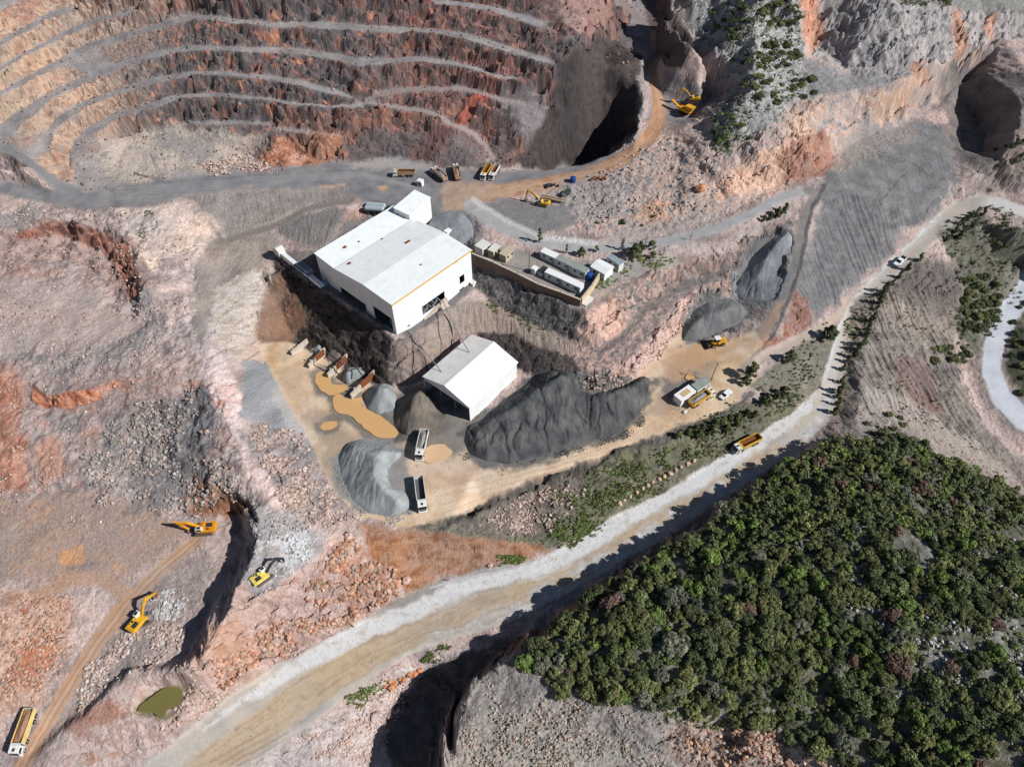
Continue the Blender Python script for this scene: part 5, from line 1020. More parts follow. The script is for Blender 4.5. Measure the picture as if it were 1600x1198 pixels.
def crown_arrays(rg, clumps, leaves, size, rgb, spread):
    """leaf quads on the outside of many clumps; clumps: list of (x,y,z,r)"""
    cl = np.array(clumps); n = len(cl) * leaves
    k = np.repeat(np.arange(len(cl)), leaves)
    d = rg.normal(size=(n, 3)); d /= np.linalg.norm(d, axis=1)[:, None]; d[:, 2] = np.where(d[:, 2] < -.35, -d[:, 2], d[:, 2])
    p = cl[k, :3] + d * cl[k, 3:4] * rg.uniform(.62, 1.06, (n, 1)) * np.array([1, 1, .9])
    nrm = d + np.array([0, 0, .45]) + rg.normal(size=(n, 3)) * .5; nrm /= np.linalg.norm(nrm, axis=1)[:, None]
    t = np.cross(nrm, rg.normal(size=(n, 3))); t /= np.linalg.norm(t, axis=1)[:, None]; b = np.cross(nrm, t)
    s = (size * rg.uniform(.6, 1.3, n))[:, None]
    q = np.stack([p - t * s - b * s * .6, p + t * s - b * s * .6, p + t * s * .7 + b * s * .7, p - t * s * .7 + b * s * .7], 1)
    base = np.array(rgb); cc = base * (1 + rg.normal(size=(len(cl), 1)) * spread)[k] * (1 + rg.normal(size=(n, 1)) * .22)
    cc = np.clip(cc * (1 + rg.normal(size=(n, 3)) * .07), .006, .4)
    return q.reshape(-1, 3), np.arange(n * 4).reshape(-1, 4), np.repeat(cc, 4, 0).astype(np.float32)
def bush_clumps(rg, r, h, n):
    out = []
    for i in range(n):
        a = rg.uniform(0, 6.283); q = math.sqrt(rg.random()) * .82; zc = h * (.35 + .5 * rg.random() * (1 - q * q)) 
        out.append((math.cos(a) * q * r * rg.uniform(.8, 1.15), math.sin(a) * q * r, zc * (1.05 - .45 * q), r * rg.uniform(.22, .40)))
    return out
def tree_clumps(rg, r, h, n, z0=.25, cone=.6):
    out = []
    for i in range(n):
        t = rg.random(); z = h * (z0 + (1 - z0) * t); rr = r * ((1 - t) * cone + (1 - cone) * math.sin(math.pi * min(1, .25 + t * .72))) + .1
        a = rg.uniform(0, 6.283); q = math.sqrt(rg.random()) * rr
        out.append((math.cos(a) * q, math.sin(a) * q, z, max(.28, r * rg.uniform(.24, .42) * (1 - .35 * t))))
    return out
GREENS = {'dark green': (.088, .106, .044), 'olive green': (.135, .146, .056), 'grey green': (.145, .152, .108), 'bright green': (.112, .158, .040), 'reddish brown': (.140, .090, .068)}
BUSH = {}
rgb_ = np.random.default_rng(77)
def crown_mesh(name, arr):
    o = np_mesh(name, arr[0], arr[1], [M_LEAF], arr[2]); return o
for cname, c in GREENS.items():
    BUSH[cname] = []
    for v in range(4 if cname in ('dark green', 'olive green') else 2):
        a = crown_arrays(rgb_, bush_clumps(rgb_, 1.0, 1.05, 26), 90, .074, c, .20)
        me = crown_mesh('evergreen_bush', a); BUSH[cname].append(me.data); bpy.data.objects.remove(me)
def put_bush(p, r, kind, label, cat, group, name='evergreen_bush', hz=1.0):
    o = bpy.data.objects.new(name, random.choice(BUSH[kind])); COL.objects.link(o)
    o.location = (p[0], p[1], p[2] - .12 * r); o.rotation_euler = (0, 0, random.uniform(0, 6.28)); o.scale = (r, r * random.uniform(.85, 1.15), r * hz * random.uniform(.85, 1.2))
    return tag(o, label, cat, group)

# the wooded hill: the bushes that show largest are things, the rest one thicket
hp = [(p[0], p[1]) for p in hillp]
cand = []
rg = np.random.default_rng(5)
sel = np.where(HILL > .35)[0]; sel = sel[(U[sel] > -10) & (U[sel] < 1625) & (V[sel] < 1215)]
order = rg.permutation(sel); cellsz = 3.05; occ = {}
for i in order:
    x, y = float(X[i]), float(Y[i]); dens = 1.0
    if U[i] > 1330 and 815 < V[i] and fbm(np.array([x / 16]), np.array([y / 16]), 3, 66)[0] > .2: continue
    if fbm(np.array([x / 9]), np.array([y / 9]), 2, 68)[0] > .52: continue
    cxk, cyk = int(x // cellsz), int(y // cellsz)
    if any((xx - x) ** 2 + (yy - y) ** 2 < cellsz ** 2 for dx in (-1, 0, 1) for dy in (-1, 0, 1) for xx, yy, _ in occ.get((cxk + dx, cyk + dy), [])): continue
    occ.setdefault((cxk, cyk), []).append((x, y, i)); cand.append((x, y, i))
cand.sort(key=lambda c: (c[1] * cP + 165 * sP))
KIND_P = ['dark green'] * 22 + ['olive green'] * 14 + ['grey green'] * 4 + ['bright green'] * 6 + ['reddish brown']
rest_q, rest_f, rest_c, off = [], [], [], 0
big = 0
rr_ = np.random.default_rng(9)
for x, y, i in cand:
    r = float(rr_.choice([rr_.uniform(1.4, 2.2), rr_.uniform(2.0, 3.4)])); kd = KIND_P[rr_.integers(len(KIND_P))]
    if V[i] > 950 and U[i] < 1250 and rr_.random() < .3: kd = 'olive green'
    z = zat(x, y)
    if big < 290 and r > 1.6:
        put_bush((x, y, z), r, kd, f'{kd} bush in the dense thicket on the hill beside the white road' if kd != 'reddish brown' else 'reddish brown dry bush among the green thicket on the hill beside the white road', 'bush', f'{kd} bushes in the hill thicket'); big += 1
    else:
        q, f, c = crown_arrays(rr_, bush_clumps(rr_, r, r * 1.05, 13), 42, .16 * r ** .5, GREENS[kd], .2)
        q = q + np.array([x, y, z - .1]); rest_q.append(q); rest_f.append(f + off); rest_c.append(c); off += len(q)
# low scrub filling the gaps
sel2 = np.where(pmask(hillp, 9) * np.clip(.6 + n_b * 2, 0, 1) > .2)[0]; sel2 = sel2[(U[sel2] > -10) & (U[sel2] < 1625) & (V[sel2] < 1215)]
sc_i = rg.choice(sel2, 2700)
for i in sc_i:
    r = float(rr_.uniform(.4, 1.35)); kd = KIND_P[rr_.integers(len(KIND_P))]
    if U[i] > 1330 and fbm(np.array([X[i] / 16]), np.array([Y[i] / 16]), 3, 66)[0] > .2 and rr_.random() < .7: continue
    q, f, c = crown_arrays(rr_, bush_clumps(rr_, r, r, 6), 26, .16, GREENS[kd], .2)
    q = q + np.array([X[i], Y[i], Z[i] - .05]); rest_q.append(q); rest_f.append(f + off); rest_c.append(c); off += len(q)
o = np_mesh('thicket', np.concatenate(rest_q), np.concatenate(rest_f), [M_LEAF], np.concatenate(rest_c)); tag(o, kind='stuff')

# low green growth on banks: uncountable
def cover(name, mask, n, r0, r1, kinds, seed, leaves=9):
    rg_ = np.random.default_rng(seed); w_ = mask * np.clip(.5 + n_b * 1.2 + n_a, .02, 2); p = w_ / w_.sum(); idx = rg_.choice(NVERT, n, p=p)
    qs, fs, cs, of = [], [], [], 0
    for i in idx:
        r = rg_.uniform(r0, r1); c = GREENS[kinds[rg_.integers(len(kinds))]]
        q, f, cc = crown_arrays(rg_, [(0, 0, r * .3, r * .6), (r * .4, r * .2, r * .2, r * .5)], leaves, .2 * r ** .5, c, .25)
        qs.append(q + np.array([X[i], Y[i], Z[i]])); fs.append(f + of); cs.append(cc); of += len(q)
    o = np_mesh(name, np.concatenate(qs), np.concatenate(fs), [M_LEAF], np.concatenate(cs)); return tag(o, kind='stuff')
cover('ground_cover', P((860, 770), (960, 725), (1100, 690), (1130, 700), (1060, 750), (950, 800), (900, 850), (860, 850), (850, 810), soft=6), 900, .3, 1.0, ['dark green', 'olive green', 'bright green'], 1)
cover('ground_cover', P((1090, 650), (1190, 610), (1250, 620), (1230, 645), (1130, 705), (1070, 730), soft=6), 330, .3, .9, ['dark green', 'olive green', 'grey green'], 2)
cover('grass', P((860, 835), (905, 815), (935, 822), (900, 852), (870, 858), soft=3), 380, .25, .7, ['bright green', 'bright green', 'olive green'], 3)
cover('grass', P((768, 872), (790, 866), (820, 870), (818, 880), (772, 884), soft=2), 160, .25, .6, ['bright green'], 4)
cover('grass', P((535, 1095), (570, 1072), (600, 1060), (560, 1105), soft=4), 200, .25, .6, ['bright green', 'olive green'], 5)
cover('grass', P((655, 1030), (690, 1008), (705, 1012), (680, 1036), soft=3), 130, .25, .6, ['bright green', 'olive green'], 6)
cover('ground_cover', P((1060, 0), (1245, 0), (1262, 150), (1180, 210), (1112, 230), (1110, 180), (1150, 110), (1090, 60), soft=6), 430, .4, 1.2, ['dark green', 'olive green', 'bright green'], 7)
cover('grass', P((1112, 190), (1130, 175), (1165, 205), (1140, 235), (1110, 232), soft=4), 160, .5, 1.2, ['bright green'], 8)
cover('ground_cover', P((1480, 350), (1560, 320), (1620, 370), (1600, 430), (1545, 530), (1500, 540), (1490, 440), soft=6), 420, .4, 1.3, ['dark green', 'olive green', 'grey green'], 9)
cover('ground_cover', P((740, 460), (790, 480), (860, 515), (900, 538), (860, 530), (780, 492), soft=4), 120, .2, .6, ['olive green', 'bright green'], 10)
cover('grass', P((930, 430), (1000, 400), (1060, 400), (1060, 415), (990, 425), (935, 455), soft=5), 220, .3, .8, ['bright green', 'olive green'], 11)
cover('ground_cover', P((200, 335), (240, 325), (250, 360), (215, 375), soft=6), 60, .3, .7, ['olive green', 'grey green'], 12)
cover('ground_cover', P((1330, 480), (1400, 440), (1500, 560), (1480, 680), (1330, 670), soft=8), 200, .25, .7, ['olive green', 'grey green'], 13)
cover('ground_cover', P((760, 1110), (1010, 1130), (1250, 1170), (1200, 1230), (760, 1230), soft=8), 420, .15, .45, ['olive green', 'grey green'], 14)
cover('grass', P((1000, 1115), (1060, 1112), (1140, 1120), (1190, 1140), (1100, 1138), soft=4), 200, .25, .6, ['bright green', 'olive green'], 15)
cover('ground_cover', P((1320, 500), (1360, 470), (1380, 440), (1330, 600), (1305, 670), soft=4), 160, .3, .8, ['dark green', 'olive green'], 16)
cover('ground_cover', P((1270, 590), (1300, 500), (1190, 590), (1180, 620), (1240, 640), soft=6), 130, .3, .8, ['olive green', 'grey green'], 17)
cover('ground_cover', P((1420, 5), (1500, 0), (1480, 14), (1410, 6), soft=4), 90, .5, 1.3, ['bright green', 'olive green'], 18)

# ------------------------------------------------------------------ trees (crown + trunk), several kinds
def tree_proto(name, rg, h, r, n, z0, cone, col, leaves=48, size=.2):
    t = empty(name, (0, 0, 0))
    a = crown_arrays(rg, tree_clumps(rg, r, h, n, z0, cone), leaves, size, GREENS[col], .18)
    cr = np_mesh('crown', a[0], a[1], [M_LEAF], a[2]); cr.parent = t
    mb = MB(); mb.cyl((0, 0, -.4), (.05, .02, h * .45), .045 * h ** .5 + .06, 7, .05 * h ** .5); mb.cyl((.05, .02, h * .45), (.1, -.05, h * .86), .05 * h ** .5, 6, .03)
    for k in range(5):
        an = k * 1.3; z = h * (.3 + .1 * k); mb.cyl((.04, .02, z), (math.cos(an) * r * .6, math.sin(an) * r * .6, z + h * .12), .05, 5, .02)
    mb.build('trunk', M_BARK, t); return t
PR = {}
rgt = np.random.default_rng(3)
PR['pine'] = [tree_proto('pine_tree', rgt, 5.5, 1.25, 34, .12, .75, 'dark green') for k in range(3)]
PR['broad'] = [tree_proto('broadleaf_tree', rgt, 5.0, 1.9, 34, .25, .3, c) for c in ('dark green', 'olive green', 'dark green')]
PR['poplar'] = [tree_proto('poplar_tree', rgt, 6.5, .95, 26, .12, .4, c) for c in ('dark green', 'grey green')]
PR['bare'] = [tree_proto('bare_tree', rgt, 5.0, 1.2, 12, .3, .3, 'reddish brown', 14, .1)]
used_first = {}
def plant(u, v, kind, s, label, group=None, k=None):
    p = hit(u, v); pr = PR[kind]; k = random.randrange(len(pr)) if k is None else k
    t = pr[k] if not used_first.get((kind, k)) else copy_tree(pr[k]); used_first[(kind, k)] = True
    t.location = (p.x, p.y, p.z - .1); t.rotation_euler = (0, 0, random.uniform(0, 6.28)); t.scale = (s * random.uniform(.9, 1.1), s * random.uniform(.9, 1.1), s * random.uniform(.9, 1.12))
    return tag(t, label, 'tree', group)
row = [(1374, 464), (1366, 486), (1358, 505), (1350, 528), (1345, 541), (1331, 558), (1322, 566), (1315, 578), (1312, 598), (1309, 614), (1306, 632), (1302, 646), (1391, 446), (1401, 436), (1414, 424), (1432, 410), (1378, 458), (1353, 517), (1338, 548), (1306, 622), (1370, 476)]
for u, v in row: plant(u + 2, v, 'pine', random.uniform(.62, .95), 'narrow dark pine in the row along the right edge of the dusty haul road', 'pines in the row along the haul road')
for u, v in [(1478, 372), (1490, 362), (1500, 350), (1512, 342), (1522, 336), (1534, 333), (1504, 362), (1518, 352), (1496, 372)]: plant(u, v + 4, 'pine', random.uniform(.55, .9), 'small pine in the clump on the bank inside the upper road bend', 'pines inside the upper road bend')
for (u, v, k, s, lab) in [
    (1293, 530, 'broad', 1.25, 'largest round dark tree, standing between the two road lanes by the junction'),
    (1232, 564, 'broad', .95, 'round dark tree between the side lane and the haul road, left of the largest one'),
    (1172, 588, 'broad', 1.2, 'tall dark tree at the end of the side lane, above the white car'),
    (1164, 600, 'broad', .9, 'dark tree leaning against the tall tree above the white car'),
    (1195, 634, 'broad', .9, 'bushy olive tree on the bank right of the white car, lower left of three'),
    (1208, 626, 'broad', .95, 'bushy dark tree on the bank right of the white car, middle of three'),
    (1222, 618, 'broad', .85, 'bushy dark tree on the bank right of the white car, upper right of three'),
    (843, 380, 'poplar', 1.0, 'tall narrow dark poplar beside the pale road above the white containers'),
    (885, 396, 'poplar', .6, 'small narrow tree behind the grey-roofed containers'),
    (908, 400, 'broad', .75, 'sparse round tree behind the last grey-roofed container'),
    (932, 394, 'broad', .5, 'little round tree on the verge of the pale road above the office yard'),
    (972, 390, 'poplar', .75, 'slender tree on the verge beside the blue-grey hut'),
    (990, 404, 'broad', 1.15, 'large yellow-green tree at the end of the office yard'),
    (999, 396, 'broad', 1.0, 'dark tree touching the large yellow-green tree of the office yard'),
    (1008, 384, 'bare', 1.0, 'reddish bare tree beside the pale road behind the office yard'),
    (1018, 390, 'broad', .8, 'pale round tree right of the reddish bare tree'),
    (1019, 404, 'broad', .65, 'low dark tree at the white wall end of the office yard'),
    (1192, 347, 'pine', .6, 'small pine on the verge of the upper road, leftmost of four'),
    (1202, 344, 'pine', .75, 'small pine on the verge of the upper road, second of four'),
    (1213, 340, 'pine', .95, 'tall pine on the verge of the upper road, third of four'),
    (1225, 334, 'pine', .95, 'tall pine on the verge of the upper road, rightmost of four'),
    (1078, 376, 'bare', .6, 'small bare tree below the edge of the pale road')]:
    plant(u, v, k, s, lab)
for u, v in [(1166, 650), (1151, 658), (1139, 660), (1128, 664), (1116, 668), (1098, 671), (1087, 673), (1075, 680), (1152, 668), (1134, 674), (1110, 680), (1060, 684), (1178, 652), (1092, 684)]:
    plant(u, v, 'broad', random.uniform(.5, .8), 'low dark tree in the belt between the yard and the white road below the weighbridge', 'trees in the belt below the weighbridge')
def clump(poly, n, r0, r1, kinds, label, group, seed, mind=1.0):
    rg_ = np.random.default_rng(seed); m = pmask(poly, 3); idx = rg_.permutation(np.where(m > .5)[0]); pts = []
    for i in idx:
        if len(pts) >= n: break
        r = rg_.uniform(r0, r1)
        if any((X[i] - a) ** 2 + (Y[i] - b) ** 2 < (.65 * (r + c) * mind) ** 2 for a, b, c in pts): continue
        pts.append((X[i], Y[i], r)); put_bush((float(X[i]), float(Y[i]), zat(X[i], Y[i])), float(r), kinds[rg_.integers(len(kinds))], label, 'shrub', group, 'shrub', hz=.9)
clump([(1105, 0), (1160, 0), (1175, 50), (1140, 60), (1110, 30)], 22, 1.2, 2.4, ['dark green', 'olive green'], 'dark bush in the clump on the rocky hilltop above the haul road shadow', 'bushes on the rocky hilltop, left clump', 1)
clump([(1190, 0), (1240, 0), (1248, 40), (1210, 45), (1190, 20)], 22, 1.4, 2.8, ['dark green', 'olive green'], 'dark bush in the clump on the rocky hilltop next to the big cliff', 'bushes on the rocky hilltop, right clump', 2)
clump([(1195, 65), (1245, 70), (1252, 100), (1225, 110), (1200, 95)], 14, 1.2, 2.6, ['dark green'], 'dark bush in the clump halfway down the rocky hill beside the big cliff', 'bushes halfway down the rocky hill', 3)
clump([(1160, 85), (1195, 85), (1200, 135), (1180, 175), (1160, 150)], 18, 1.0, 2.0, ['dark green', 'olive green'], 'dark bush in the strip running down the middle of the rocky hill', 'bushes in the strip down the rocky hill', 4)
clump([(1200, 135), (1270, 120), (1275, 150), (1225, 165), (1200, 160)], 11, 1.2, 2.2, ['dark green', 'olive green'], 'dark bush above the orange cliff edge on the rocky hill', 'bushes above the orange cliff edge', 5)
clump([(1112, 175), (1135, 180), (1170, 205), (1190, 195), (1180, 215), (1130, 235), (1112, 215)], 11, .9, 1.8, ['bright green', 'dark green'], 'green bush on the slope beside the nook with the yellow machines', 'green bushes beside the machine nook', 6)
clump([(1500, 435), (1545, 430), (1570, 470), (1545, 520), (1510, 510)], 30, 1.2, 2.4, ['dark green', 'olive green'], 'dark bush in the gully left of the winding white road', 'bushes in the gully by the winding road', 7)
clump([(1440, 540), (1480, 535), (1515, 545), (1510, 580), (1480, 575), (1445, 560)], 13, 1.0, 2.0, ['dark green', 'olive green'], 'dark bush in the cluster on the bare slope left of the winding white road', 'bushes on the bare slope by the winding road', 8)
clump([(1580, 480), (1610, 450), (1610, 640), (1590, 610), (1572, 560)], 14, 1.0, 2.0, ['dark green', 'olive green'], 'dark bush on the bank right of the winding white road', 'bushes right of the winding road', 9)
clump([(1350, 655), (1400, 645), (1420, 665), (1380, 680), (1345, 675)], 9, .7, 1.4, ['dark green', 'olive green'], 'small bush on the bare ground just above the wooded hill', 'bushes just above the wooded hill', 10)
clump([(1545, 235), (1600, 215), (1610, 275), (1570, 280)], 8, .9, 1.8, ['dark green'], 'dark bush on the shaded slope beside the dark hollow', 'bushes beside the dark hollow', 11)
clump([(930, 345), (1040, 340), (1040, 352), (930, 354)], 5, .7, 1.2, ['dark green'], 'small dark bush at the foot of the orange rocks beside the pale road', 'bushes at the foot of the orange rocks', 12)
clump([(1540, 345), (1600, 350), (1610, 400), (1560, 420)], 12, .8, 1.8, ['dark green', 'olive green'], 'bush on the green bank under the upper road bend', 'bushes under the upper road bend', 13)

# ------------------------------------------------------------------ buildings
WHITE_ROOF = ribbed('white sheet roof', (236, 240, 240), 1.4, 'X', .07, .05); WHITE_WALL = ribbed('white sheet wall', (232, 236, 236), 1.6, 'X', .08, .06)
WHITE_WALL_Y = ribbed('white sheet gable', (226, 226, 226), 1.6, 'Y', .08, .06)
CONC = mat('concrete', (196, 184, 170), .9, .15, noise=.25, scale=.9, bump=.1); DARKM = mat('dark steel', (52, 54, 58), .6, .3, noise=.2); STEEL = mat('galvanised steel', (140, 146, 150), .45, .4, .3, noise=.15)
YEL = mat('yellow paint', (226, 170, 44), .45, .35, noise=.14, scale=2); BLACKH = mat('dark interior', (40, 40, 42), .9, .1); BLUE = mat('blue plastic', (30, 66, 132), .4, .4); RUST = mat('rusty steel', (128, 78, 52), .85, .15, noise=.35, scale=2)
TAN = mat('tan render', (206, 184, 150), .9, .1, noise=.2, scale=.8); WHITEP = mat('white paint', (228, 230, 230), .45, .35, noise=.06, scale=1.5); GLASS = mat('dark glass', (26, 32, 38), .12, .5); RUB_ = mat('rubber', (30, 30, 31), .85, .15)
OFFW = mat('dusty white panel', (212, 210, 204), .6, .25, noise=.12, scale=1.2); BEIGE = mat('beige panel', (186, 174, 150), .7, .2, noise=.14, scale=1.2); GREENR = ribbed('grey green sheet roof', (150, 158, 152), 2.2, 'X', .12, .12); BLUER = ribbed('blue grey sheet roof', (146, 160, 168), 2.2, 'X', .12, .08)
def brick_mat():
    m, nt, b = nodes_of('brickwork'); tc = nt.nodes.new('ShaderNodeTexCoord'); mp = nt.nodes.new('ShaderNodeMapping'); mp.inputs['Rotation'].default_value = (math.radians(90), 0, 0)
    br = nt.nodes.new('ShaderNodeTexBrick'); br.inputs['Scale'].default_value = 2.2; br.inputs['Color1'].default_value = (*lin((126, 86, 68)), 1); br.inputs['Color2'].default_value = (*lin((98, 68, 55)), 1); br.inputs['Mortar'].default_value = (*lin((150, 140, 128)), 1)
    n = nt.nodes.new('ShaderNodeTexNoise'); n.inputs['Scale'].default_value = .5; n.inputs['Detail'].default_value = 6; mx = nt.nodes.new('ShaderNodeMix'); mx.data_type = 'RGBA'; mx.inputs['B'].default_value = (*lin((112, 92, 78)), 1)
    nt.links.new(tc.outputs['Object'], mp.inputs['Vector']); nt.links.new(mp.outputs['Vector'], br.inputs['Vector']); nt.links.new(tc.outputs['Object'], n.inputs['Vector']); nt.links.new(n.outputs['Fac'], mx.inputs['Factor']); nt.links.new(br.outputs['Color'], mx.inputs['A']); nt.links.new(mx.outputs['Result'], b.inputs['Base Color']); b.inputs['Roughness'].default_value = .9
    return m
BRICK = brick_mat()
def on_plane(u, v, P0, d):
    """camera ray through a photo pixel against the vertical plane through P0 along d -> (distance along d, height)"""
    a = (u - CX) / FPX; b = (v - CY) / FPX; r = np.array([a, cP - b * sP, -sP - b * cP]); n = np.array([-d[1], d[0]])
    t = (np.dot(P0[:2], n)) / np.dot(r[:2], n); p = r * t + np.array([0, 0, CAMH])
    return float(np.dot(p[:2] - P0[:2], d)), float(p[2])
def wall(mb, axis, off, th, prof, z0, holes=(), mi=0):
    """wall standing on z0 under a top profile, with rectangular openings; runs along local axis at off..off+th"""
    xs = sorted({p[0] for p in prof} | {h[k] for h in holes for k in (0, 1)}); xs = [x for x in xs if prof[0][0] <= x <= prof[-1][0]]
    top = lambda x: float(np.interp(x, [p[0] for p in prof], [p[1] for p in prof]))
    for a, b in zip(xs, xs[1:]):
        if b - a < 1e-4: continue
        m = (a + b) / 2; hs = sorted([(h[2], h[3]) for h in holes if h[0] < m < h[1]]); cur = z0; segs = []
        for q0, q1 in hs:
            if q0 > cur: segs.append((cur, q0, cur, q0))
            cur = max(cur, q1)
        segs.append((cur, top(a), cur, top(b)))
        for za, zb_, zc, zd in segs:
            pr = [(a, za), (b, zc), (b, zd), (a, zb_)]
            mb.prism(pr, 'Y' if axis == 'X' else 'X', off, off + th, mi)
# main plant building
F3 = W(612, 476, 25.2); R3 = W(735.5, 391, 25.2); dF = (R3 - F3)[:2]; LEN = float(np.linalg.norm(dF)); dF /= LEN; nF = np.array([-dF[1], dF[0]])
ZB0 = 9.6
A3 = W(492, 396, 24.3); WID = float(np.dot((A3 - F3)[:2], nF))
pv = on_plane(524, 423, F3, nF); pr_ = on_plane(568, 442, F3, nF); pa = on_plane(492, 396, F3, nF)
bld = empty('plant_building', (F3[0], F3[1], ZB0), math.atan2(dF[1], dF[0]), 'large white sheet metal plant building with a folded roof and yellow gutter on the terrace', 'building')
def fz(u, v): s, z = on_plane(u, v, F3, dF); return s, z - ZB0
def gz(u, v): s, z = on_plane(u, v, F3, nF); return s, z - ZB0
HF = 25.2 - ZB0
_zm = (pv[1] + pr_[1]) / 2; pv = (pv[0], _zm + (pv[1] - _zm) * .55); pr_ = (pr_[0], _zm + (pr_[1] - _zm) * .55)
prof = [(0, HF), (pr_[0], pr_[1] - ZB0), (pv[0], pv[1] - ZB0), (WID, pa[1] - ZB0)]
def rect(fn, a, b): 
    p = fn(*a); q = fn(*b); return (min(p[0], q[0]), max(p[0], q[0]), min(p[1], q[1]), max(p[1], q[1]))
d1 = fz(659.2, 479.5); d2 = fz(694.2, 454.7)
hf = [(d1[0], d2[0], 2.2, (d1[1] + d2[1]) / 2), rect(fz, (718, 436), (725, 438)), rect(fz, (717.5, 450), (725.5, 449)), rect(fz, (637, 512), (641, 508))]
hf = [hf[0], (hf[1][0], hf[1][1] + .3, hf[1][2] - .6, hf[1][3] + .9), (hf[2][0], hf[2][1], hf[2][2] - .4, hf[2][2] + .5), (hf[3][0], hf[3][0] + 1.2, hf[3][2], hf[3][2] + .8)]
o1a = gz(531.9, 451.3); o1b = gz(570.2, 471.6); o2a = gz(582.6, 479.5); o2b = gz(611, 495)
hg = [(o1b[0], o1a[0], 1.6, (o1a[1] + o1b[1]) / 2), (max(.7, o2b[0]), o2a[0], 2.2, (o2a[1] + o2b[1]) / 2)]
mb = MB(); wall(mb, 'X', 0, .25, [(0, HF), (LEN, HF)], 0, hf); mb.build('front_wall', WHITE_WALL, bld)
mb = MB(); wall(mb, 'Y', 0, .25, [(.25, HF)] + prof[1:], 0, hg); mb.build('gable_wall', WHITE_WALL_Y, bld)
mb = MB(); wall(mb, 'Y', LEN - .25, .25, [(.25, HF)] + prof[1:], 0); mb.build('gable_wall', WHITE_WALL_Y, bld)
mb = MB(); wall(mb, 'X', WID - .25, .25, [(.25, prof[-1][1]), (LEN - .25, prof[-1][1])], 0); mb.build('back_wall', WHITE_WALL, bld)
ex = [(-.35, prof[0][1] - .05)] + prof[1:-1] + [(WID + .35, prof[-1][1])]
for (ya, za), (yb, zb_) in zip(ex, ex[1:]):
    mb = MB(); mb.prism([(ya, za + .04), (yb, zb_ + .04), (yb, zb_ + .24), (ya, za + .24)], 'X', -.3, LEN + .3); mb.build('roof_sheet', WHITE_ROOF, bld)
mb = MB(); mb.prism([(-.62, HF - .1), (-.36, HF - .1), (-.36, HF + .24), (-.62, HF + .24)], 'X', -.3, LEN + .3); mb.build('gutter', YEL, bld)
mb = MB(); mb.box((pv[0] * 0 + LEN / 2, pv[0], prof[2][1] + .27), (LEN + .5, .5, .05)); mb.build('valley_gutter', mat('grey gutter', (196, 200, 198), .6), bld)
for (u, v, sx, sy) in [(538, 383, 1.2, .9), (637, 378, 2.0, .8), (545, 408, 1.2, .8), (560, 374, .5, .5), (596, 369, .5, .5), (658, 416, .5, .4)]:
    p = W(u, v, 25.0); q = np.dot((p - F3)[:2], dF), np.dot((p - F3)[:2], nF)
    zz_ = float(np.interp(q[1], [e[0] for e in ex], [e[1] for e in ex])) + .24
    mb = MB(); mb.box((q[0], q[1], zz_ + .12), (sx, sy, .34)); mb.box((q[0], q[1], zz_ + .31), (sx * .8, sy * .8, .06)); mb.build('roof_vent', RUST if sx > .6 else DARKM, bld)
for k in (0, 1):
    s, z = fz(710.6 + 3.2 * k, 409.6 - 2 * k); mb = MB(); mb.box((s, -.08, z), (.9, .16, .7)); mb.build('wall_vent', BLACKH, bld)
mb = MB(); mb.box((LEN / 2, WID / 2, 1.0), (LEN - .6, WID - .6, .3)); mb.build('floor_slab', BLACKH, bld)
for k, (y, x) in enumerate([(hg[0][0] + 2.4, 2.6), (hg[0][0] + 4.8, 2.4), (hg[0][1] - 2, 3), (hg[1][0] + 1.2, 2.2), (hg[1][0] + 3.2, 2.4)]):
    mb = MB(); mb.cyl((x, y, 1.2), (x, y, 4.2), .9, 12); mb.cyl((x, y, 4.2), (x, y, 4.9), .9, 12, .3); mb.cyl((x, y, 1.2), (x - 1.2, y, .6), .35, 8); mb.build('hopper', mat('blue grey steel', (96, 120, 142), .5, .3, noise=.2), bld)
for k in range(4):
    mb = MB(); mb.box((hf[0][0] + 1.2 + k * 2.2, 2.4 + (k % 2), 2.4), (1.0, 3.6, 2.6)); mb.box((hf[0][0] + 1.2 + k * 2.2, 1.6, 4.0), (.5, 4.2, .4)); mb.build('conveyor_frame', STEEL, bld)
mb = MB(); mb.prism([(hf[0][0] - .2, .8), (hf[0][1] + .4, .8), (hf[0][1] + .4, 3.2), (hf[0][1] - 1.2, 3.2)], 'Y', -1.0, -.05); mb.box((hf[0][1] - 2.4, -1.6, 1.8), (3.6, 2.4, .4), ry=.2); mb.build('loading_ramp', CONC, bld)
mb = MB(); mb.box((LEN - .8, -.9, .9), (1.6, 1.7, 2.6)); mb.box((LEN - .8, -.9, 2.3), (1.9, 2.0, .2)); mb.build('side_porch', OFFW, bld)
for k in range(9):
    mb = MB(); y = 2 + k * (WID - 6) / 8; mb.cyl((-.5, y, -4.5), (-.4, y, 1.6), .12, 6); mb.cyl((-.5, y, -4), (-.4, y + 3.2, 1.4), .08, 6); mb.build('steel_prop', DARKM, bld)
mb = MB(); mb.box((-1.2, WID * .42, 1.5), (2.0, WID * .72, .25)); mb.box((-2.15, WID * .42, 2.4), (.06, WID * .72, .06)); mb.build('walkway', DARKM, bld)

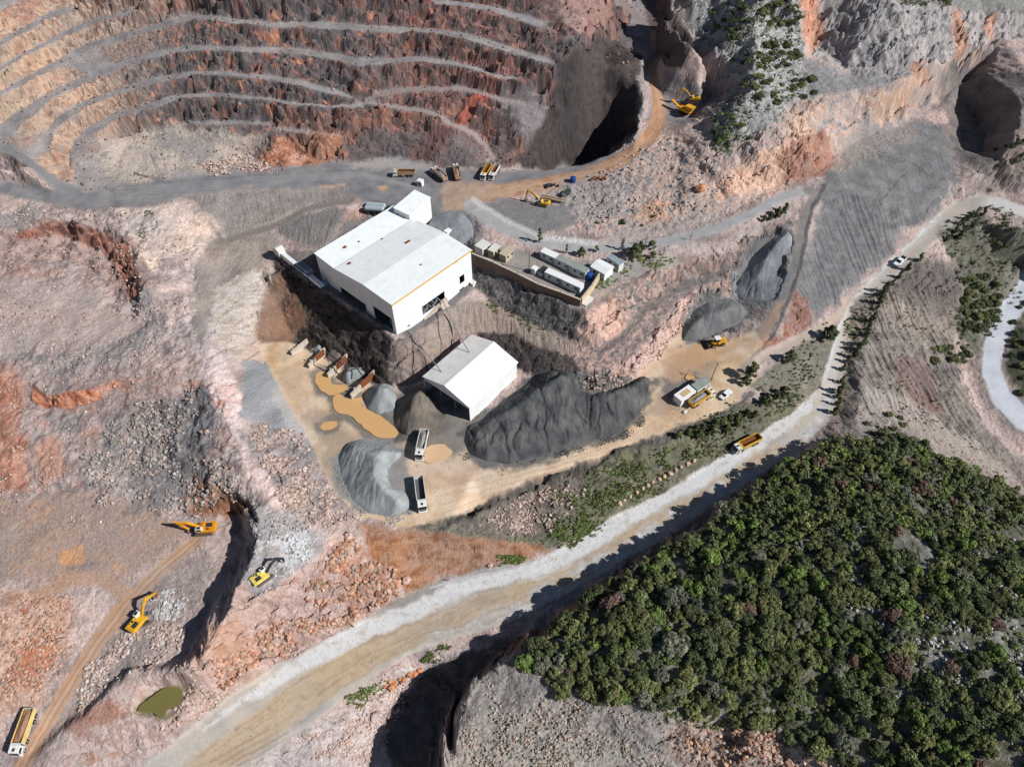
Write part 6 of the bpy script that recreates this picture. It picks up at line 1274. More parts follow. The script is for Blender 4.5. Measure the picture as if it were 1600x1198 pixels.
# annex tower
zt = 26.2
c0, c1, c2 = W(615.3, 325, zt), W(648, 298, zt), W(641.7, 333, zt); dA = (c1 - c0)[:2]; LA = float(np.linalg.norm(dA)); dA /= LA; nA = np.array([dA[1], -dA[0]]); WA = float(np.dot((c2 - c0)[:2], nA)); WA = max(WA, 6)
ann = empty('annex_tower', (c0[0], c0[1], 16.6), math.atan2(dA[1], dA[0]), 'tall white box tower joined to the far corner of the large white plant building', 'tower')
h_ = zt - 16.6
mb = MB(); wall(mb, 'X', -.2, .2, [(0, h_), (LA, h_)], 0); mb.build('side_wall', WHITE_WALL, ann)
mb = MB(); wall(mb, 'X', -WA, .2, [(0, h_ - .5), (LA, h_ - .5)], 0); mb.build('side_wall', WHITE_WALL, ann)
mb = MB(); wall(mb, 'Y', 0, .2, [(-WA + .2, h_ - .5), (-.2, h_)], 0); mb.build('end_wall', WHITE_WALL_Y, ann)
mb = MB(); wall(mb, 'Y', LA - .2, .2, [(-WA + .2, h_ - .5), (-.2, h_)], 0, [(-WA / 2 - 1.6, -WA / 2 + 1.6, 0, 4)]); mb.build('end_wall', WHITE_WALL_Y, ann)
mb = MB(); mb.prism([(-WA - .2, h_ - .5), (.2, h_), (.2, h_ + .22), (-WA - .2, h_ - .28)], 'X', -.2, LA + .2); mb.build('roof_sheet', WHITE_ROOF, ann)
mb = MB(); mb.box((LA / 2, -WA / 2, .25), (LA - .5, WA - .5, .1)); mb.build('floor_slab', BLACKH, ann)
# white chute at the back of the building
p = W(700, 358, 18.5)
t = empty('discharge_chute', (p[0], p[1], zat(p[0], p[1])), math.atan2(dF[1], dF[0]), 'short white bent chute sticking out behind the plant building over the blue-grey gravel', 'chute')
mb = MB(); mb.prism([(-1.4, 2.6), (2.6, 2.6), (4.4, 1.2), (4.4, 2.6), (3.0, 4.2), (-1.4, 4.4)], 'Y', -.9, .9); mb.build('duct', WHITEP, t)
mb = MB(); mb.cyl((0, 0, -1), (0, 0, 2.6), .15, 8); mb.cyl((2.4, 0, -1), (2.4, 0, 2.6), .15, 8); mb.build('support_leg', STEEL, t)
# conveyor gallery on the left
a = W(438, 393, 15.0); b = W(502, 443, 15.6); d = (b - a)[:2]; l = float(np.linalg.norm(d))
t = empty('conveyor_gallery', (a[0], a[1], 12.0), math.atan2(d[1], d[0]), 'narrow white covered conveyor running from the slope to the left corner of the plant building', 'conveyor')
mb = MB(); mb.box((l / 2, 0, 2.6), (l, 1.5, 1.5)); mb.build('casing', WHITEP, t)
mb = MB(); mb.prism([(-2.4, 1.4), (1.2, 1.4), (1.2, 4.2), (-.4, 4.9), (-2.4, 4.2)], 'Y', -1.4, 1.4); mb.build('feed_housing', OFFW, t)
for k in range(5):
    mb = MB(); x = 1 + k * (l - 2) / 4; mb.cyl((x, -.7, -6), (x, -.5, 1.9), .12, 6); mb.cyl((x, .7, -6), (x, .5, 1.9), .12, 6); mb.cyl((x, -.7, -3), (x, .7, -1), .08, 6); mb.build('trestle', DARKM, t)
p = W(509, 444, 12.4); t = empty('process_drum', (p[0], p[1], 10.6), .6, 'blue-grey cylindrical drum under the end of the white covered conveyor', 'drum')
mb = MB(); mb.cyl((-1.6, 0, 2.2), (1.6, 0, 2.2), 1.2, 16); mb.build('barrel', mat('blue grey drum', (120, 146, 166), .45, .35, noise=.2), t); mb = MB(); mb.box((-1, 0, .5), (.4, 2, 2.2)); mb.box((1, 0, .5), (.4, 2, 2.2)); mb.build('cradle', DARKM, t)

p = W(478, 428, 13); t = empty('vibrating_screen', (p[0], p[1], 11.4), math.atan2(d[1], d[0]), 'dark steel screening machine in shade between the covered conveyor and the plant building', 'machine')
for x in (-4, 0, 4):
    for y in (-1.6, 1.6): mb = MB(); mb.cyl((x, y, -1.5), (x, y, 4.6), .14, 6); mb.build('column', DARKM, t)
for z_ in (1.8, 4.2): mb = MB(); mb.box((0, 0, z_), (8.6, 3.6, .2)); mb.build('deck', STEEL, t)
for x in (-2.4, 1.6): mb = MB(); mb.cyl((x, -1.2, 2.9), (x, 1.2, 2.9), .8, 12); mb.build('motor_drum', mat('blue grey motor', (84, 104, 122), .5, noise=.2), t)
mb = MB(); mb.prism([(-3.8, 4.3), (3.8, 4.3), (3.2, 5.4), (-3.2, 5.4)], 'Y', -1.2, 1.2); mb.build('screen_box', STEEL, t)
# white shed
B1 = W(734.9, 658.2, 0.0); B2 = W(807.1, 590.2, 0.0); dS = (B2 - B1)[:2]; LS = float(np.linalg.norm(dS)); dS /= LS; nS = np.array([-dS[1], dS[0]])
_, he = on_plane(732.8, 635.5, B1, dS)
E2 = W(657.9, 592.2, he); WS = float(np.dot((E2 - B1)[:2], nS)); srt, hr = on_plane(695.7, 602.1, B1, nS)
sh = empty('storage_shed', (B1[0], B1[1], 0), math.atan2(dS[1], dS[0]), 'small white gabled shed with an open dark front end at the cliff foot', 'shed')
mb = MB(); wall(mb, 'X', 0, .2, [(0, he), (LS, he)], -.3); mb.build('side_wall', WHITE_WALL, sh)
mb = MB(); wall(mb, 'X', WS - .2, .2, [(0, he), (LS, he)], -.3); mb.build('side_wall', WHITE_WALL, sh)
gp = [(.2, he), (srt, hr), (WS - .2, he)]
mb = MB(); wall(mb, 'Y', 0, .2, gp, he - 1.4); mb.build('gable_panel', WHITE_WALL_Y, sh); mb = MB(); wall(mb, 'Y', LS - .2, .2, gp, -.3); mb.build('gable_wall', WHITE_WALL_Y, sh)
for (ya, za, yb, zb_), mt in (((-.4, he - .1, srt, hr), WHITE_ROOF), ((srt, hr, WS + .4, he - .1), ribbed('shade greyed sheet roof', (230, 228, 224), 1.4, 'X', .05, .08))):  # left slope coloured greyer for its weaker light, plus slight staining
    mb = MB(); mb.prism([(ya, za + .03), (yb, zb_ + .03), (yb, zb_ + .22), (ya, za + .22)], 'X', -.4, LS + .4); mb.build('roof_slope', mt, sh)
mb = MB(); mb.box((LS / 2, srt, hr + .26), (LS + .8, .7, .08)); mb.build('ridge_cap', WHITEP, sh)
for y in (.2, WS * .33, WS * .66, WS - .3):
    mb = MB(); mb.box((.4, y, he / 2 - .3), (.3, .3, he - .5)); mb.build('door_post', STEEL, sh)
print('DIMS', LEN, WID, prof, 'annex', LA, WA, 'shed', LS, WS, he, srt, hr, hf, hg)

# delivery pipes between plant and shed, hoses on the rock
def tube(name, pts, r, m, label, cat, n=8, group=None):
    mb = MB()
    for a, b in zip(pts, pts[1:]): mb.cyl(a, b, r, n)
    return tag(mb.build(name, m), label, cat, group)
def roofpt(u, v): 
    for z in np.linspace(hr, he, 60):
        p = W(u, v, z); y = np.dot((p - B1)[:2], nS); zr = float(np.interp(y, [0, srt, WS], [he, hr, he])) + .25
        if z <= zr: return p
    return W(u, v, he)
pa_ = W(692, 470, 13.5); tube('delivery_pipe', [pa_, W(712, 514, 12.2), roofpt(733.5, 551)], .16, STEEL, 'thin grey pipe from the plant doorway down to the back of the small white shed', 'pipe')
tube('delivery_pipe', [W(640, 516, 11.5), W(663, 548, 10.5), roofpt(690, 581)], .16, STEEL, 'thin grey pipe from the plant corner down to the front of the small white shed', 'pipe')
def hose(pts, label):
    q = [];
    for u, v in pts: h = hit(u, v); q.append((h.x, h.y, h.z + .2))
    tube('cable', q, .14, RUB_, label, 'cable')
hose([(640, 526), (650, 536), (660, 548), (664, 562), (668, 578), (671, 588)], 'black cable hanging down the pale rock left of the small white shed')
hose([(694, 492), (702, 504), (707, 520), (706, 536), (704, 548)], 'black cable hanging down the rock behind the small white shed')

# concrete bay walls
def bay(u0, v0, u1, v1, h0, h1, label, panel=False):
    a = W(u0, v0, -2.4); b = W(u1, v1, -2.4); d = (b - a)[:2]; l = float(np.linalg.norm(d))
    t = empty('bay_wall', (a[0], a[1], -2.4), math.atan2(d[1], d[0]), label, 'wall', 'concrete walls of the gravel bays')
    mb = MB(); mb.prism([(0, -.5), (l, -.5), (l, h1), (0, h0)], 'Y', -.3, .3); mb.build('concrete_panel', CONC, t)
    for k in range(3): mb = MB(); x = l * (.2 + .3 * k); mb.box((x, .42, (h0 + h1) / 4), (.35, .22, (h0 + h1) / 2)); mb.build('buttress', CONC, t)
    if panel: mb = MB(); mb.box((l * .66, -.36, h1 * .6), (l * .5, .1, h1 * .8)); mb.build('rusty_panel', RUST, t)
bay(456, 555, 482, 537, 1.8, 2.6, 'pale concrete wall at the left end of the gravel bays')
bay(483, 575, 510, 553, 1.8, 3.4, 'concrete wall with a rusty panel, second from the left in the gravel bays', True)
bay(513, 590, 545, 564, 2.0, 3.8, 'concrete wall with a rusty panel in front of the large puddle, third in the gravel bays', True)
bay(549, 622, 588, 590, 2.0, 4.2, 'longest concrete wall, beside the smooth gravel cone', True)
for k, pts in enumerate([[(508, 548, 6), (532, 566, 4.5), (545, 575, 2)], [(545, 560, 5), (566, 586, 3.2)]]):
    pts3 = [W(*p) for p in pts]; t = tube('conveyor_belt', pts3, .22, DARKM, ('thin dark conveyor between the second and third concrete bay walls', 'thin dark conveyor above the pale gravel between two concrete bay walls')[k], 'conveyor')
    mb = MB()
    for q in pts3[:-1]: mb.cyl((q[0], q[1], -2.6), tuple(q), .07, 6)
    mb.build('support_leg', DARKM, t)

# brick retaining wall of the office yard
def wall_strip(name, pix, zb_, zt_, th, m, label, cat, cap=None):
    pts = [W(u, v, zt_) for u, v in pix]; mb = MB(); mc = MB(); o0 = pts[0]
    for a, b in zip(pts, pts[1:]):
        d = (b - a)[:2]; l = np.linalg.norm(d); ang = math.atan2(d[1], d[0]); c = (a + b) / 2 - o0
        mb.box((c[0], c[1], (zb_ + zt_) / 2), (l + th * .3, th, zt_ - zb_), ang); mc.box((c[0], c[1], zt_ + .06), (l + th * .5, th + .16, .12), ang)
    t = empty(name, (o0[0], o0[1], 0), 0, label, cat); mb.build('masonry', m, t); mc.build('coping', cap or CONC, t)
    return t
wall_strip('retaining_wall', [(738, 396), (770, 409), (808, 427), (842, 444), (876, 456), (907, 468)], 13.4, 18.6, .5, BRICK, 'long brown brick retaining wall along the cliff edge below the white containers', 'wall')
wall_strip('retaining_wall', [(909, 466), (925, 446), (938, 426)], 14.2, 18.7, .45, TAN, 'short tan rendered wall closing the right end of the office yard', 'wall')
p = W(918, 470, 16); t = empty('tank_plinth', (p[0], p[1], 13.6), math.atan2(1, .7), 'white block at the foot of the brick wall corner', 'block'); mb = MB(); mb.box((0, 0, 1.2), (4.6, 1.8, 2.4)); mb.build('body', WHITEP, t, bevel=.05); mb = MB(); mb.box((0, 0, 2.45), (4.9, 2.1, .14)); mb.build('lid', OFFW, t)

# site cabins and containers
def cabin(quad, zr, h, wall_m, roof_m, name, label, cat, gable=0, win=2, group=None):
    q = [W(u, v, zr) for u, v in quad]; c = sum(q) / 4
    d1 = (q[1] - q[0])[:2] + (q[2] - q[3])[:2]; d2 = (q[3] - q[0])[:2] + (q[2] - q[1])[:2]
    l1, l2 = np.linalg.norm(d1) / 2, np.linalg.norm(d2) / 2
    if l2 > l1: d1, l1, l2 = d2, l2, l1
    ang = math.atan2(d1[1], d1[0]); zb_ = zr - h
    t = empty(name, (c[0], c[1], zb_), ang, label, cat, group)
    mb = MB(); mb.box((0, 0, h / 2 - .4), (l1, l2, h + .8)); mb.build('wall', wall_m, t, bevel=.03)
    mb = MB()
    if gable: mb.prism([(-l2 / 2 - .25, h + .02), (l2 / 2 + .25, h + .02), (l2 / 2 + .25, h + .1), (0, h + gable), (-l2 / 2 - .25, h + .1)], 'X', -l1 / 2 - .25, l1 / 2 + .25)
    else: mb.box((0, 0, h + .09), (l1 + .16, l2 + .16, .16))
    mb.build('roof', roof_m, t)
    sg = -1
    for k in range(win):
        x = -l1 / 2 + l1 * (k + .6) / (win + .2); 
        for sd in (-1, 1):
            w_ = MB(); w_.box((x, sd * (l2 / 2 + .03), h * .58), (.95, .08, .9)); wo = w_.build('window', GLASS, t)
    mb = MB(); mb.box((l1 * .36, -(l2 / 2 + .04), h * .42), (.85, .1, h * .8)); mb.build('door', STEEL, t)
    return t
def z3(*pts): return [(720 + x / 4.436, 340 + y / 4.436) for x, y in pts]
cabin(z3((95, 195), (150, 152), (207, 178), (150, 222)), 18.9, 2.7, OFFW, OFFW, 'site_cabin', 'dusty white box cabin nearest the plant building in the office yard', 'cabin')
cabin(z3((185, 225), (235, 180), (275, 195), (228, 240)), 18.9, 2.7, BEIGE, OFFW, 'site_cabin', 'beige box cabin, second from the plant building', 'cabin')
cabin(z3((265, 252), (320, 200), (375, 215), (312, 270)), 18.8, 2.5, BEIGE, BEIGE, 'site_cabin', 'large tan flat-roofed cabin, third from the plant building', 'cabin')
cabin(z3((552, 236), (580, 210), (680, 255), (655, 285)), 18.9, 2.7, OFFW, WHITEP, 'container', 'white container at the left end of the rear container row', 'container', win=2)
cabin(z3((657, 286), (682, 257), (790, 308), (763, 338)), 18.9, 2.7, OFFW, GREENR, 'container', 'container with a grey-green roof in the middle of the rear row', 'container')
cabin(z3((765, 340), (792, 310), (893, 355), (864, 388)), 18.9, 2.7, OFFW, GREENR, 'container', 'container with a grey-green roof beside the blue tank', 'container')
cabin(z3((580, 378), (610, 350), (733, 405), (708, 432)), 18.8, 2.6, WHITEP, WHITEP, 'container', 'white container along the brick wall, left one of two', 'container')
cabin(z3((711, 434), (737, 407), (857, 458), (826, 490)), 18.8, 2.6, WHITEP, WHITEP, 'container', 'white container along the brick wall, right one of two by the tan wall', 'container')
cabin(z3((897, 338), (968, 292), (1062, 345), (995, 388)), 19.2, 3.0, WHITEP, WHITEP, 'site_office', 'white low-gabled hut right of the blue tank', 'hut', .7)
cabin(z3((1010, 272), (1050, 256), (1132, 308), (1098, 332)), 19.0, 2.7, OFFW, BLUER, 'site_cabin', 'narrow hut with a blue-grey roof behind the white hut', 'hut')
cabin(z3((485, 350), (510, 332), (540, 345), (515, 366)), 18.2, 2.0, WHITEP, WHITEP, 'equipment_cabinet', 'small white cabinet left of the container along the brick wall', 'cabinet', win=0)
cabin(z3((533, 372), (572, 336), (603, 350), (566, 386)), 17.8, 1.6, OFFW, DARKM, 'equipment_cabinet', 'low cabinet with a dark top beside the white container along the brick wall', 'cabinet', win=0)
cabin([(651, 283), (655, 279), (662, 281), (658, 285)], 20.3, 2.6, WHITEP, WHITEP, 'guard_hut', 'tiny white hut with green plants beside the parked dump trucks', 'hut', win=1)
def tank(u, v, r, h, m, name, label, cat='tank'):
    p = hit(u, v); t = empty(name, (p.x, p.y, p.z), 0, label, cat)
    mb = MB(); mb.cyl((0, 0, -.3), (0, 0, h), r, 20); mb.cyl((0, 0, h), (0, 0, h + r * .3), r, 20, r * .35)
    for k in range(1, 4): mb.cyl((0, 0, h * k / 4 - .06), (0, 0, h * k / 4 + .06), r * 1.03, 20)
    mb.build('shell', m, t, shade=False); mb = MB(); mb.cyl((0, 0, h + r * .28), (0, 0, h + r * .42), r * .3, 12); mb.build('lid', m, t)
tank(919.5, 436, 1.25, 2.4, BLUE, 'water_tank', 'blue round water tank in the office yard at the end of the container row')
tank(895, 284.5, 1.1, 2.0, BLUE, 'water_tank', 'blue round water tank standing alone beside the brown haul road')
tank(845, 451, .42, 1.5, WHITEP, 'gas_cylinder', 'small white cylinder standing on grass below the brick wall', 'cylinder')
# twin silver tanks on a frame
p = hit(588, 334)
t = empty('storage_tank', (p.x, p.y, p.z), math.radians(-8), 'two silver horizontal tanks on a steel frame behind the plant building', 'tank')
for y in (-1.1, 1.1):
    mb = MB(); mb.cyl((-3.4, y, 3.2), (3.4, y, 3.2), 1.05, 16); mb.cyl((-3.8, y, 3.2), (-3.4, y, 3.2), .6, 16, 1.05); mb.cyl((3.4, y, 3.2), (3.8, y, 3.2), 1.05, 16, .6); mb.build('barrel', mat('silver tank', (176, 188, 194), .4, .4, .2, noise=.12), t)
for x in (-2.6, 0, 2.6):
    for y in (-1.6, 1.6): mb = MB(); mb.cyl((x, y, -.4), (x, y, 2.3), .13, 8); mb.build('leg', STEEL, t)
mb = MB(); mb.box((0, 0, 2.25), (7.2, 3.8, .2)); mb.build('platform', STEEL, t)
p = W(577, 347, 15); t = empty('settling_tank', (p[0], p[1], zat(p[0], p[1])), math.atan2(dF[1], dF[0]), 'open rusty concrete basin below the silver tanks', 'basin')
mb = MB(); wall(mb, 'X', -2, .3, [(-4, 1.8), (4, 1.8)], -1.5); wall(mb, 'X', 1.7, .3, [(-4, 1.8), (4, 1.8)], -1.5); wall(mb, 'Y', -4, .3, [(-1.7, 1.8), (1.7, 1.8)], -1.5); wall(mb, 'Y', 3.7, .3, [(-1.7, 1.8), (1.7, 1.8)], -1.5); mb.build('basin_wall', CONC, t)
mb = MB(); mb.box((0, 0, .6), (7.3, 3.3, .1)); mb.build('sludge', mat('brown sludge', (128, 98, 72), .6), t)

# poles and pylon
def pole(base, h, label, arm=1.6, lean=0):
    p = hit(*base); t = empty('utility_pole', (p.x, p.y, p.z), .4, label, 'pole')
    mb = MB(); mb.cyl((0, 0, -.5), (lean, 0, h), .16, 8, .09); mb.build('post', M_BARK, t); mb = MB(); mb.box((lean * .95, 0, h - .5), (.12, arm, .12)); mb.build('crossarm', M_BARK, t)
    for s in (-.45, .45): mb = MB(); mb.cyl((lean * .95, arm * s, h - .45), (lean * .95, arm * s, h - .2), .06, 6); mb.build('insulator', OFFW, t)
pole((826.5, 424), 8.6, 'tall dark utility pole standing in the office yard between cabins and containers')
pole((1110, 596), 9, 'tall dark utility pole beside the grey-green weighbridge roof', lean=.5)
p = hit(254, 283); t = empty('lattice_pylon', (p.x, p.y, p.z), .3, 'thin grey lattice pylon standing on the slope above the gravel road', 'pylon')
hh = 11.5
for sx in (-1, 1):
    for sy in (-1, 1): mb = MB(); mb.cyl((sx * .9, sy * .9, -.5), (sx * .18, sy * .18, hh), .07, 5); mb.build('leg', STEEL, t)
mb = MB()
for k in range(8):
    z0_, z1_ = hh * k / 8, hh * (k + 1) / 8; r0, r1 = .9 - .72 * k / 8, .9 - .72 * (k + 1) / 8
    for s in (-1, 1): mb.cyl((-r0, s * r0, z0_), (r1, s * r1, z1_), .035, 4); mb.cyl((s * r0, r0, z0_), (s * r1, -r1, z1_), .035, 4); mb.cyl((r0, s * r0, z0_), (-r1, s * r1, z1_), .035, 4)
mb.build('bracing', STEEL, t)
for z_ in (hh - .2, hh - 1.4): mb = MB(); mb.box((0, 0, z_), (.14, 3.2, .14)); mb.build('crossarm', STEEL, t)

# weighbridge cabins
def z8(*pts): return [(1010 + x / 5.445, 500 + y / 5.445) for x, y in pts]
gw = zat(*W(1085, 618, 0)[:2])
w1 = cabin(z8((236, 640), (352, 556), (432, 600), (300, 690)), gw + 3.0, 3.0, WHITEP, WHITEP, 'weighbridge_cabin', 'white weighbridge cabin with a tan roof panel beside the dump truck', 'cabin', win=2)
mb = MB(); mb.box((0, 0, 3.22), (3.6, 1.9, .1)); mb.build('roof_panel', mat('tan roof panel', (196, 166, 124), .8, noise=.15), w1)
w2 = cabin(z8((388, 552), (496, 474), (546, 530), (432, 600)), gw + 3.4, 3.4, OFFW, GREENR, 'weighbridge_canopy', 'flat grey-green roofed hut attached to the white weighbridge cabin', 'hut', win=1)
p = hit(1070, 645); t = empty('concrete_block', (p.x, p.y, p.z), .6, 'small white concrete block on the yard road in front of the weighbridge', 'block'); mb = MB(); mb.box((0, 0, .35), (1.6, .7, .7), taper=.85); mb.build('block', OFFW, t, bevel=.05)
p = hit(701, 908); t = empty('marker_post', (p.x, p.y, p.z), 0, 'small pink marker on a post at the edge of the white road', 'marker'); mb = MB(); mb.cyl((0, 0, -.2), (0, 0, 1.3), .05, 6); mb.build('post', OFFW, t); mb = MB(); mb.box((0, -.05, 1.2), (1.0, .08, .6)); mb.build('panel', mat('pink panel', (220, 90, 130), .5), t)

# ------------------------------------------------------------------ vehicles (x forward)
def paint(name, rgb): return mat(name, rgb, .5, .3, noise=.3, scale=1.1)
CABW = paint('dusty white cab paint', (224, 224, 220)); BODYW = paint('white tipper paint', (214, 212, 206)); BODYY = paint('yellow tipper paint', (214, 168, 58)); BODYB = mat('dusty brown tipper', (170, 140, 116), .8, .15, noise=.3, scale=1.2)
INN_G = mat('worn grey bed', (96, 98, 100), .6, .3, noise=.2); INN_B = mat('brown worn bed', (128, 82, 48), .8, .2, noise=.35); EXY = paint('excavator yellow', (226, 172, 46)); EXO = paint('excavator orange', (226, 150, 30)); EXP = paint('faded excavator yellow', (228, 206, 110))
LOADS = {'grey': mat('grey gravel load', (150, 148, 144), .95, .1, noise=.35, scale=3, bump=.6), 'brown': mat('brown stone load', (164, 128, 104), .95, .1, noise=.35, scale=3, bump=.6)}
LAMP = mat('lamp glass', (230, 226, 210), .2, .5); REDL = mat('red lamp', (170, 30, 24), .3, .5)
def wheel(parent, x, y, r, w_=.32, name='wheel'):
    mb = MB(); mb.cyl((x, y - w_ / 2, r), (x, y + w_ / 2, r), r, 16); wo = mb.build(name, RUB_, parent)
    sg = 1 if y > 0 else -1; mb = MB(); mb.cyl((x, y + sg * w_ * .5, r), (x, y + sg * (w_ * .5 + .03), r), r * .55, 10); mb.build('rim', STEEL, wo)
def dump_truck(body, inner, load, label, side=None, group=None):
    t = empty('dump_truck', (0, 0, 0), 0, label, 'dump truck', group)
    mb = MB(); mb.box((-.3, -.45, .92), (9.3, .2, .34)); mb.box((-.3, .45, .92), (9.3, .2, .34))
    for x in (-4, -2, 0, 2, 3.6): mb.box((x, 0, .92), (.2, .7, .26))
    mb.build('chassis', DARKM, t)
    mb = MB(); mb.prism([(2.95, .7), (4.95, .7), (5.0, 1.75), (4.72, 2.95), (4.4, 3.1), (2.95, 3.1)], 'Y', -1.2, 1.2); cab = mb.build('cab', CABW, t, bevel=.06)
    mb = MB(); mb.prism([(5.03, 1.82), (5.05, 1.82), (4.80, 2.82), (4.77, 2.82)], 'Y', -1.06, 1.06); mb.build('windscreen', GLASS, cab)
    for s in (-1, 1):
        mb = MB(); mb.prism([(3.5, 1.95), (4.72, 1.95), (4.52, 2.75), (3.5, 2.75)], 'Y', s * 1.21 - .02, s * 1.21 + .02); mb.build('side_window', GLASS, cab)
        mb = MB(); mb.box((5.0, s * .95, .98), (.08, .36, .24)); mb.build('headlight', LAMP, cab)
        mb = MB(); mb.box((4.7, s * 1.42, 2.35), (.12, .2, .55)); mb.cyl((4.6, s * 1.2, 2.5), (4.7, s * 1.4, 2.5), .03, 5); mb.build('mirror', DARKM, cab)
    mb = MB(); mb.box((4.0, 0, 3.13), (.7, .6, .1)); mb.build('roof_hatch', DARKM, cab)
    mb = MB(); mb.box((5.02, 0, .62), (.22, 2.4, .34)); mb.build('bumper', WHITEP, t, bevel=.04)
    mb = MB(); mb.box((5.06, 0, 1.35), (.05, 1.5, .5)); mb.build('grille', DARKM, t)
    # tipper: floor, two sides, head and tail boards
    mb = MB(); mb.box((-1.2, 0, 1.38), (7.6, 2.3, .16)); mb.prism([(2.7, 1.3), (2.7, 3.05), (2.52, 3.05), (2.52, 1.3)], 'Y', -1.2, 1.2); mb.prism([(2.7, 3.06), (2.7, 3.16), (3.3, 3.2), (3.3, 3.12)], 'Y', -1.15, 1.15)
    mb.prism([(-5.0, 1.3), (-5.08, 2.7), (-5.2, 2.7), (-5.12, 1.3)], 'Y', -1.2, 1.2); bd = mb.build('tipper_body', body, t)
    for s in (-1, 1):
        mb = MB(); mb.prism([(-4.98, 1.3), (2.5, 1.3), (2.5, 2.95), (-5.06, 2.72)], 'Y', s * 1.2 - .06, s * 1.2 + .06); mb.box((-1.25, s * 1.24, 2.86), (7.5, .16, .14), ry=-.03)
        for k in range(7): mb.box((-4.4 + k * 1.05, s * 1.29, 2.0), (.1, .08, 1.3))
        mb.build('side_board', side or body, t)
    mb = MB(); mb.box((-1.2, 0, 1.49), (7.3, 2.24, .05)); mb.prism([(2.49, 1.5), (2.49, 2.9), (2.47, 2.9), (2.47, 1.5)], 'Y', -1.12, 1.12)
    for s in (-1, 1): mb.prism([(-4.9, 1.5), (2.4, 1.5), (2.4, 2.85), (-4.9, 2.62)], 'Y', s * 1.125 - .008, s * 1.125 + .008)
    mb.build('bed_lining', inner, t)
    if load:
        g = 14; vs, fs = [], []
        for i in range(g + 1):
            for j in range(7):
                x = -4.8 + 7.1 * i / g; y = -1.08 + 2.16 * j / 6; e = min(i, g - i) / g * 2; f = 1 - abs(j - 3) / 3
                vs.append((x, y, 2.1 + .95 * min(1, e * 1.6) * (.35 + .65 * f) + random.uniform(-.08, .08)))
        for i in range(g):
            for j in range(6): k = i * 7 + j; fs.append((k, k + 7, k + 8, k + 1))
        mb = MB(); mb.add(vs, fs); mb.build('load', LOADS[load], t)
    for x in (3.9, 2.0, -2.3, -3.7):
        for s in (-1, 1): wheel(t, x, s * 1.02, .52, .34 if x > 1 else .5)
    for s in (-1, 1):
        mb = MB(); mb.box((3.9, s * 1.0, 1.1), (1.3, .5, .1)); mb.build('mudguard', DARKM, t); mb = MB(); mb.cyl((.9, s * 1.0, .85), (-.4, s * 1.0, .85), .32, 10); mb.build('fuel_tank', STEEL, t)
        mb = MB(); mb.box((-5.0, s * .9, .95), (.08, .35, .16)); mb.build('tail_light', REDL, t)
    return t
def place(t, head, tail, s=1.0, lift=0.0):
    """set a vehicle on the ground between two photo pixels (tail -> head)"""
    a = hit(*tail); b = hit(*head); c = (a + b) / 2; d = b - a
    t.location = (c.x, c.y, max(zsm(c.x, c.y), c.z) + lift); yaw = math.atan2(d.y, d.x); pitch = -math.atan2(d.z, math.hypot(d.x, d.y)) * .8
    t.rotation_euler = (0, max(-.12, min(.12, pitch)), yaw); t.scale = (s, s, s)
G = 'dump trucks parked at the pit edge'
place(dump_truck(BODYB, INN_B, None, 'dump truck side-on with white cab facing left and dusty body, leftmost at the pit edge', group=G), (615, 276), (648, 275), .86)
place(dump_truck(BODYB, INN_G, 'grey', 'loaded dusty dump truck parked diagonally with its tail towards the brown junction', group=G), (678, 271), (695, 285), .9)
place(dump_truck(BODYB, INN_G, 'brown', 'loaded dump truck seen from behind with a pale brown tailboard, middle of five', group=G), (712, 266), (716, 283), .9)
place(dump_truck(BODYY, INN_B, None, 'empty white-cabbed dump truck facing the camera, left one of the side-by-side pair', group=G), (755, 282), (764, 266), .88)
place(dump_truck(BODYW, INN_B, None, 'empty white-cabbed dump truck facing the camera, right one of the side-by-side pair', group=G), (768, 282), (777, 266), .88)
place(dump_truck(BODYW, INN_G, 'grey', 'white dump truck carrying grey gravel in the yard beside a shallow puddle'), (655, 723), (665, 678), 1.06)
place(dump_truck(BODYW, INN_G, None, 'empty white dump truck with a grey bed beside the crescent gravel heap'), (662, 803), (655, 750), 1.08)
place(dump_truck(BODYY, INN_G, 'grey', 'loaded dump truck with yellow sides and white cab standing at the weighbridge', side=BODYY), (1112, 616), (1077, 637), .98)
place(dump_truck(BODYY, INN_B, None, 'empty yellow dump truck with white cab driving down the white haul road'), (1146, 707), (1184, 688), 1.0)
place(dump_truck(BODYW, INN_B, 'brown', 'brown-loaded dump truck with pale yellow side in the bottom left corner of the quarry', side=paint('pale yellow side', (226, 200, 130))), (36, 1172), (51, 1118), 1.02)

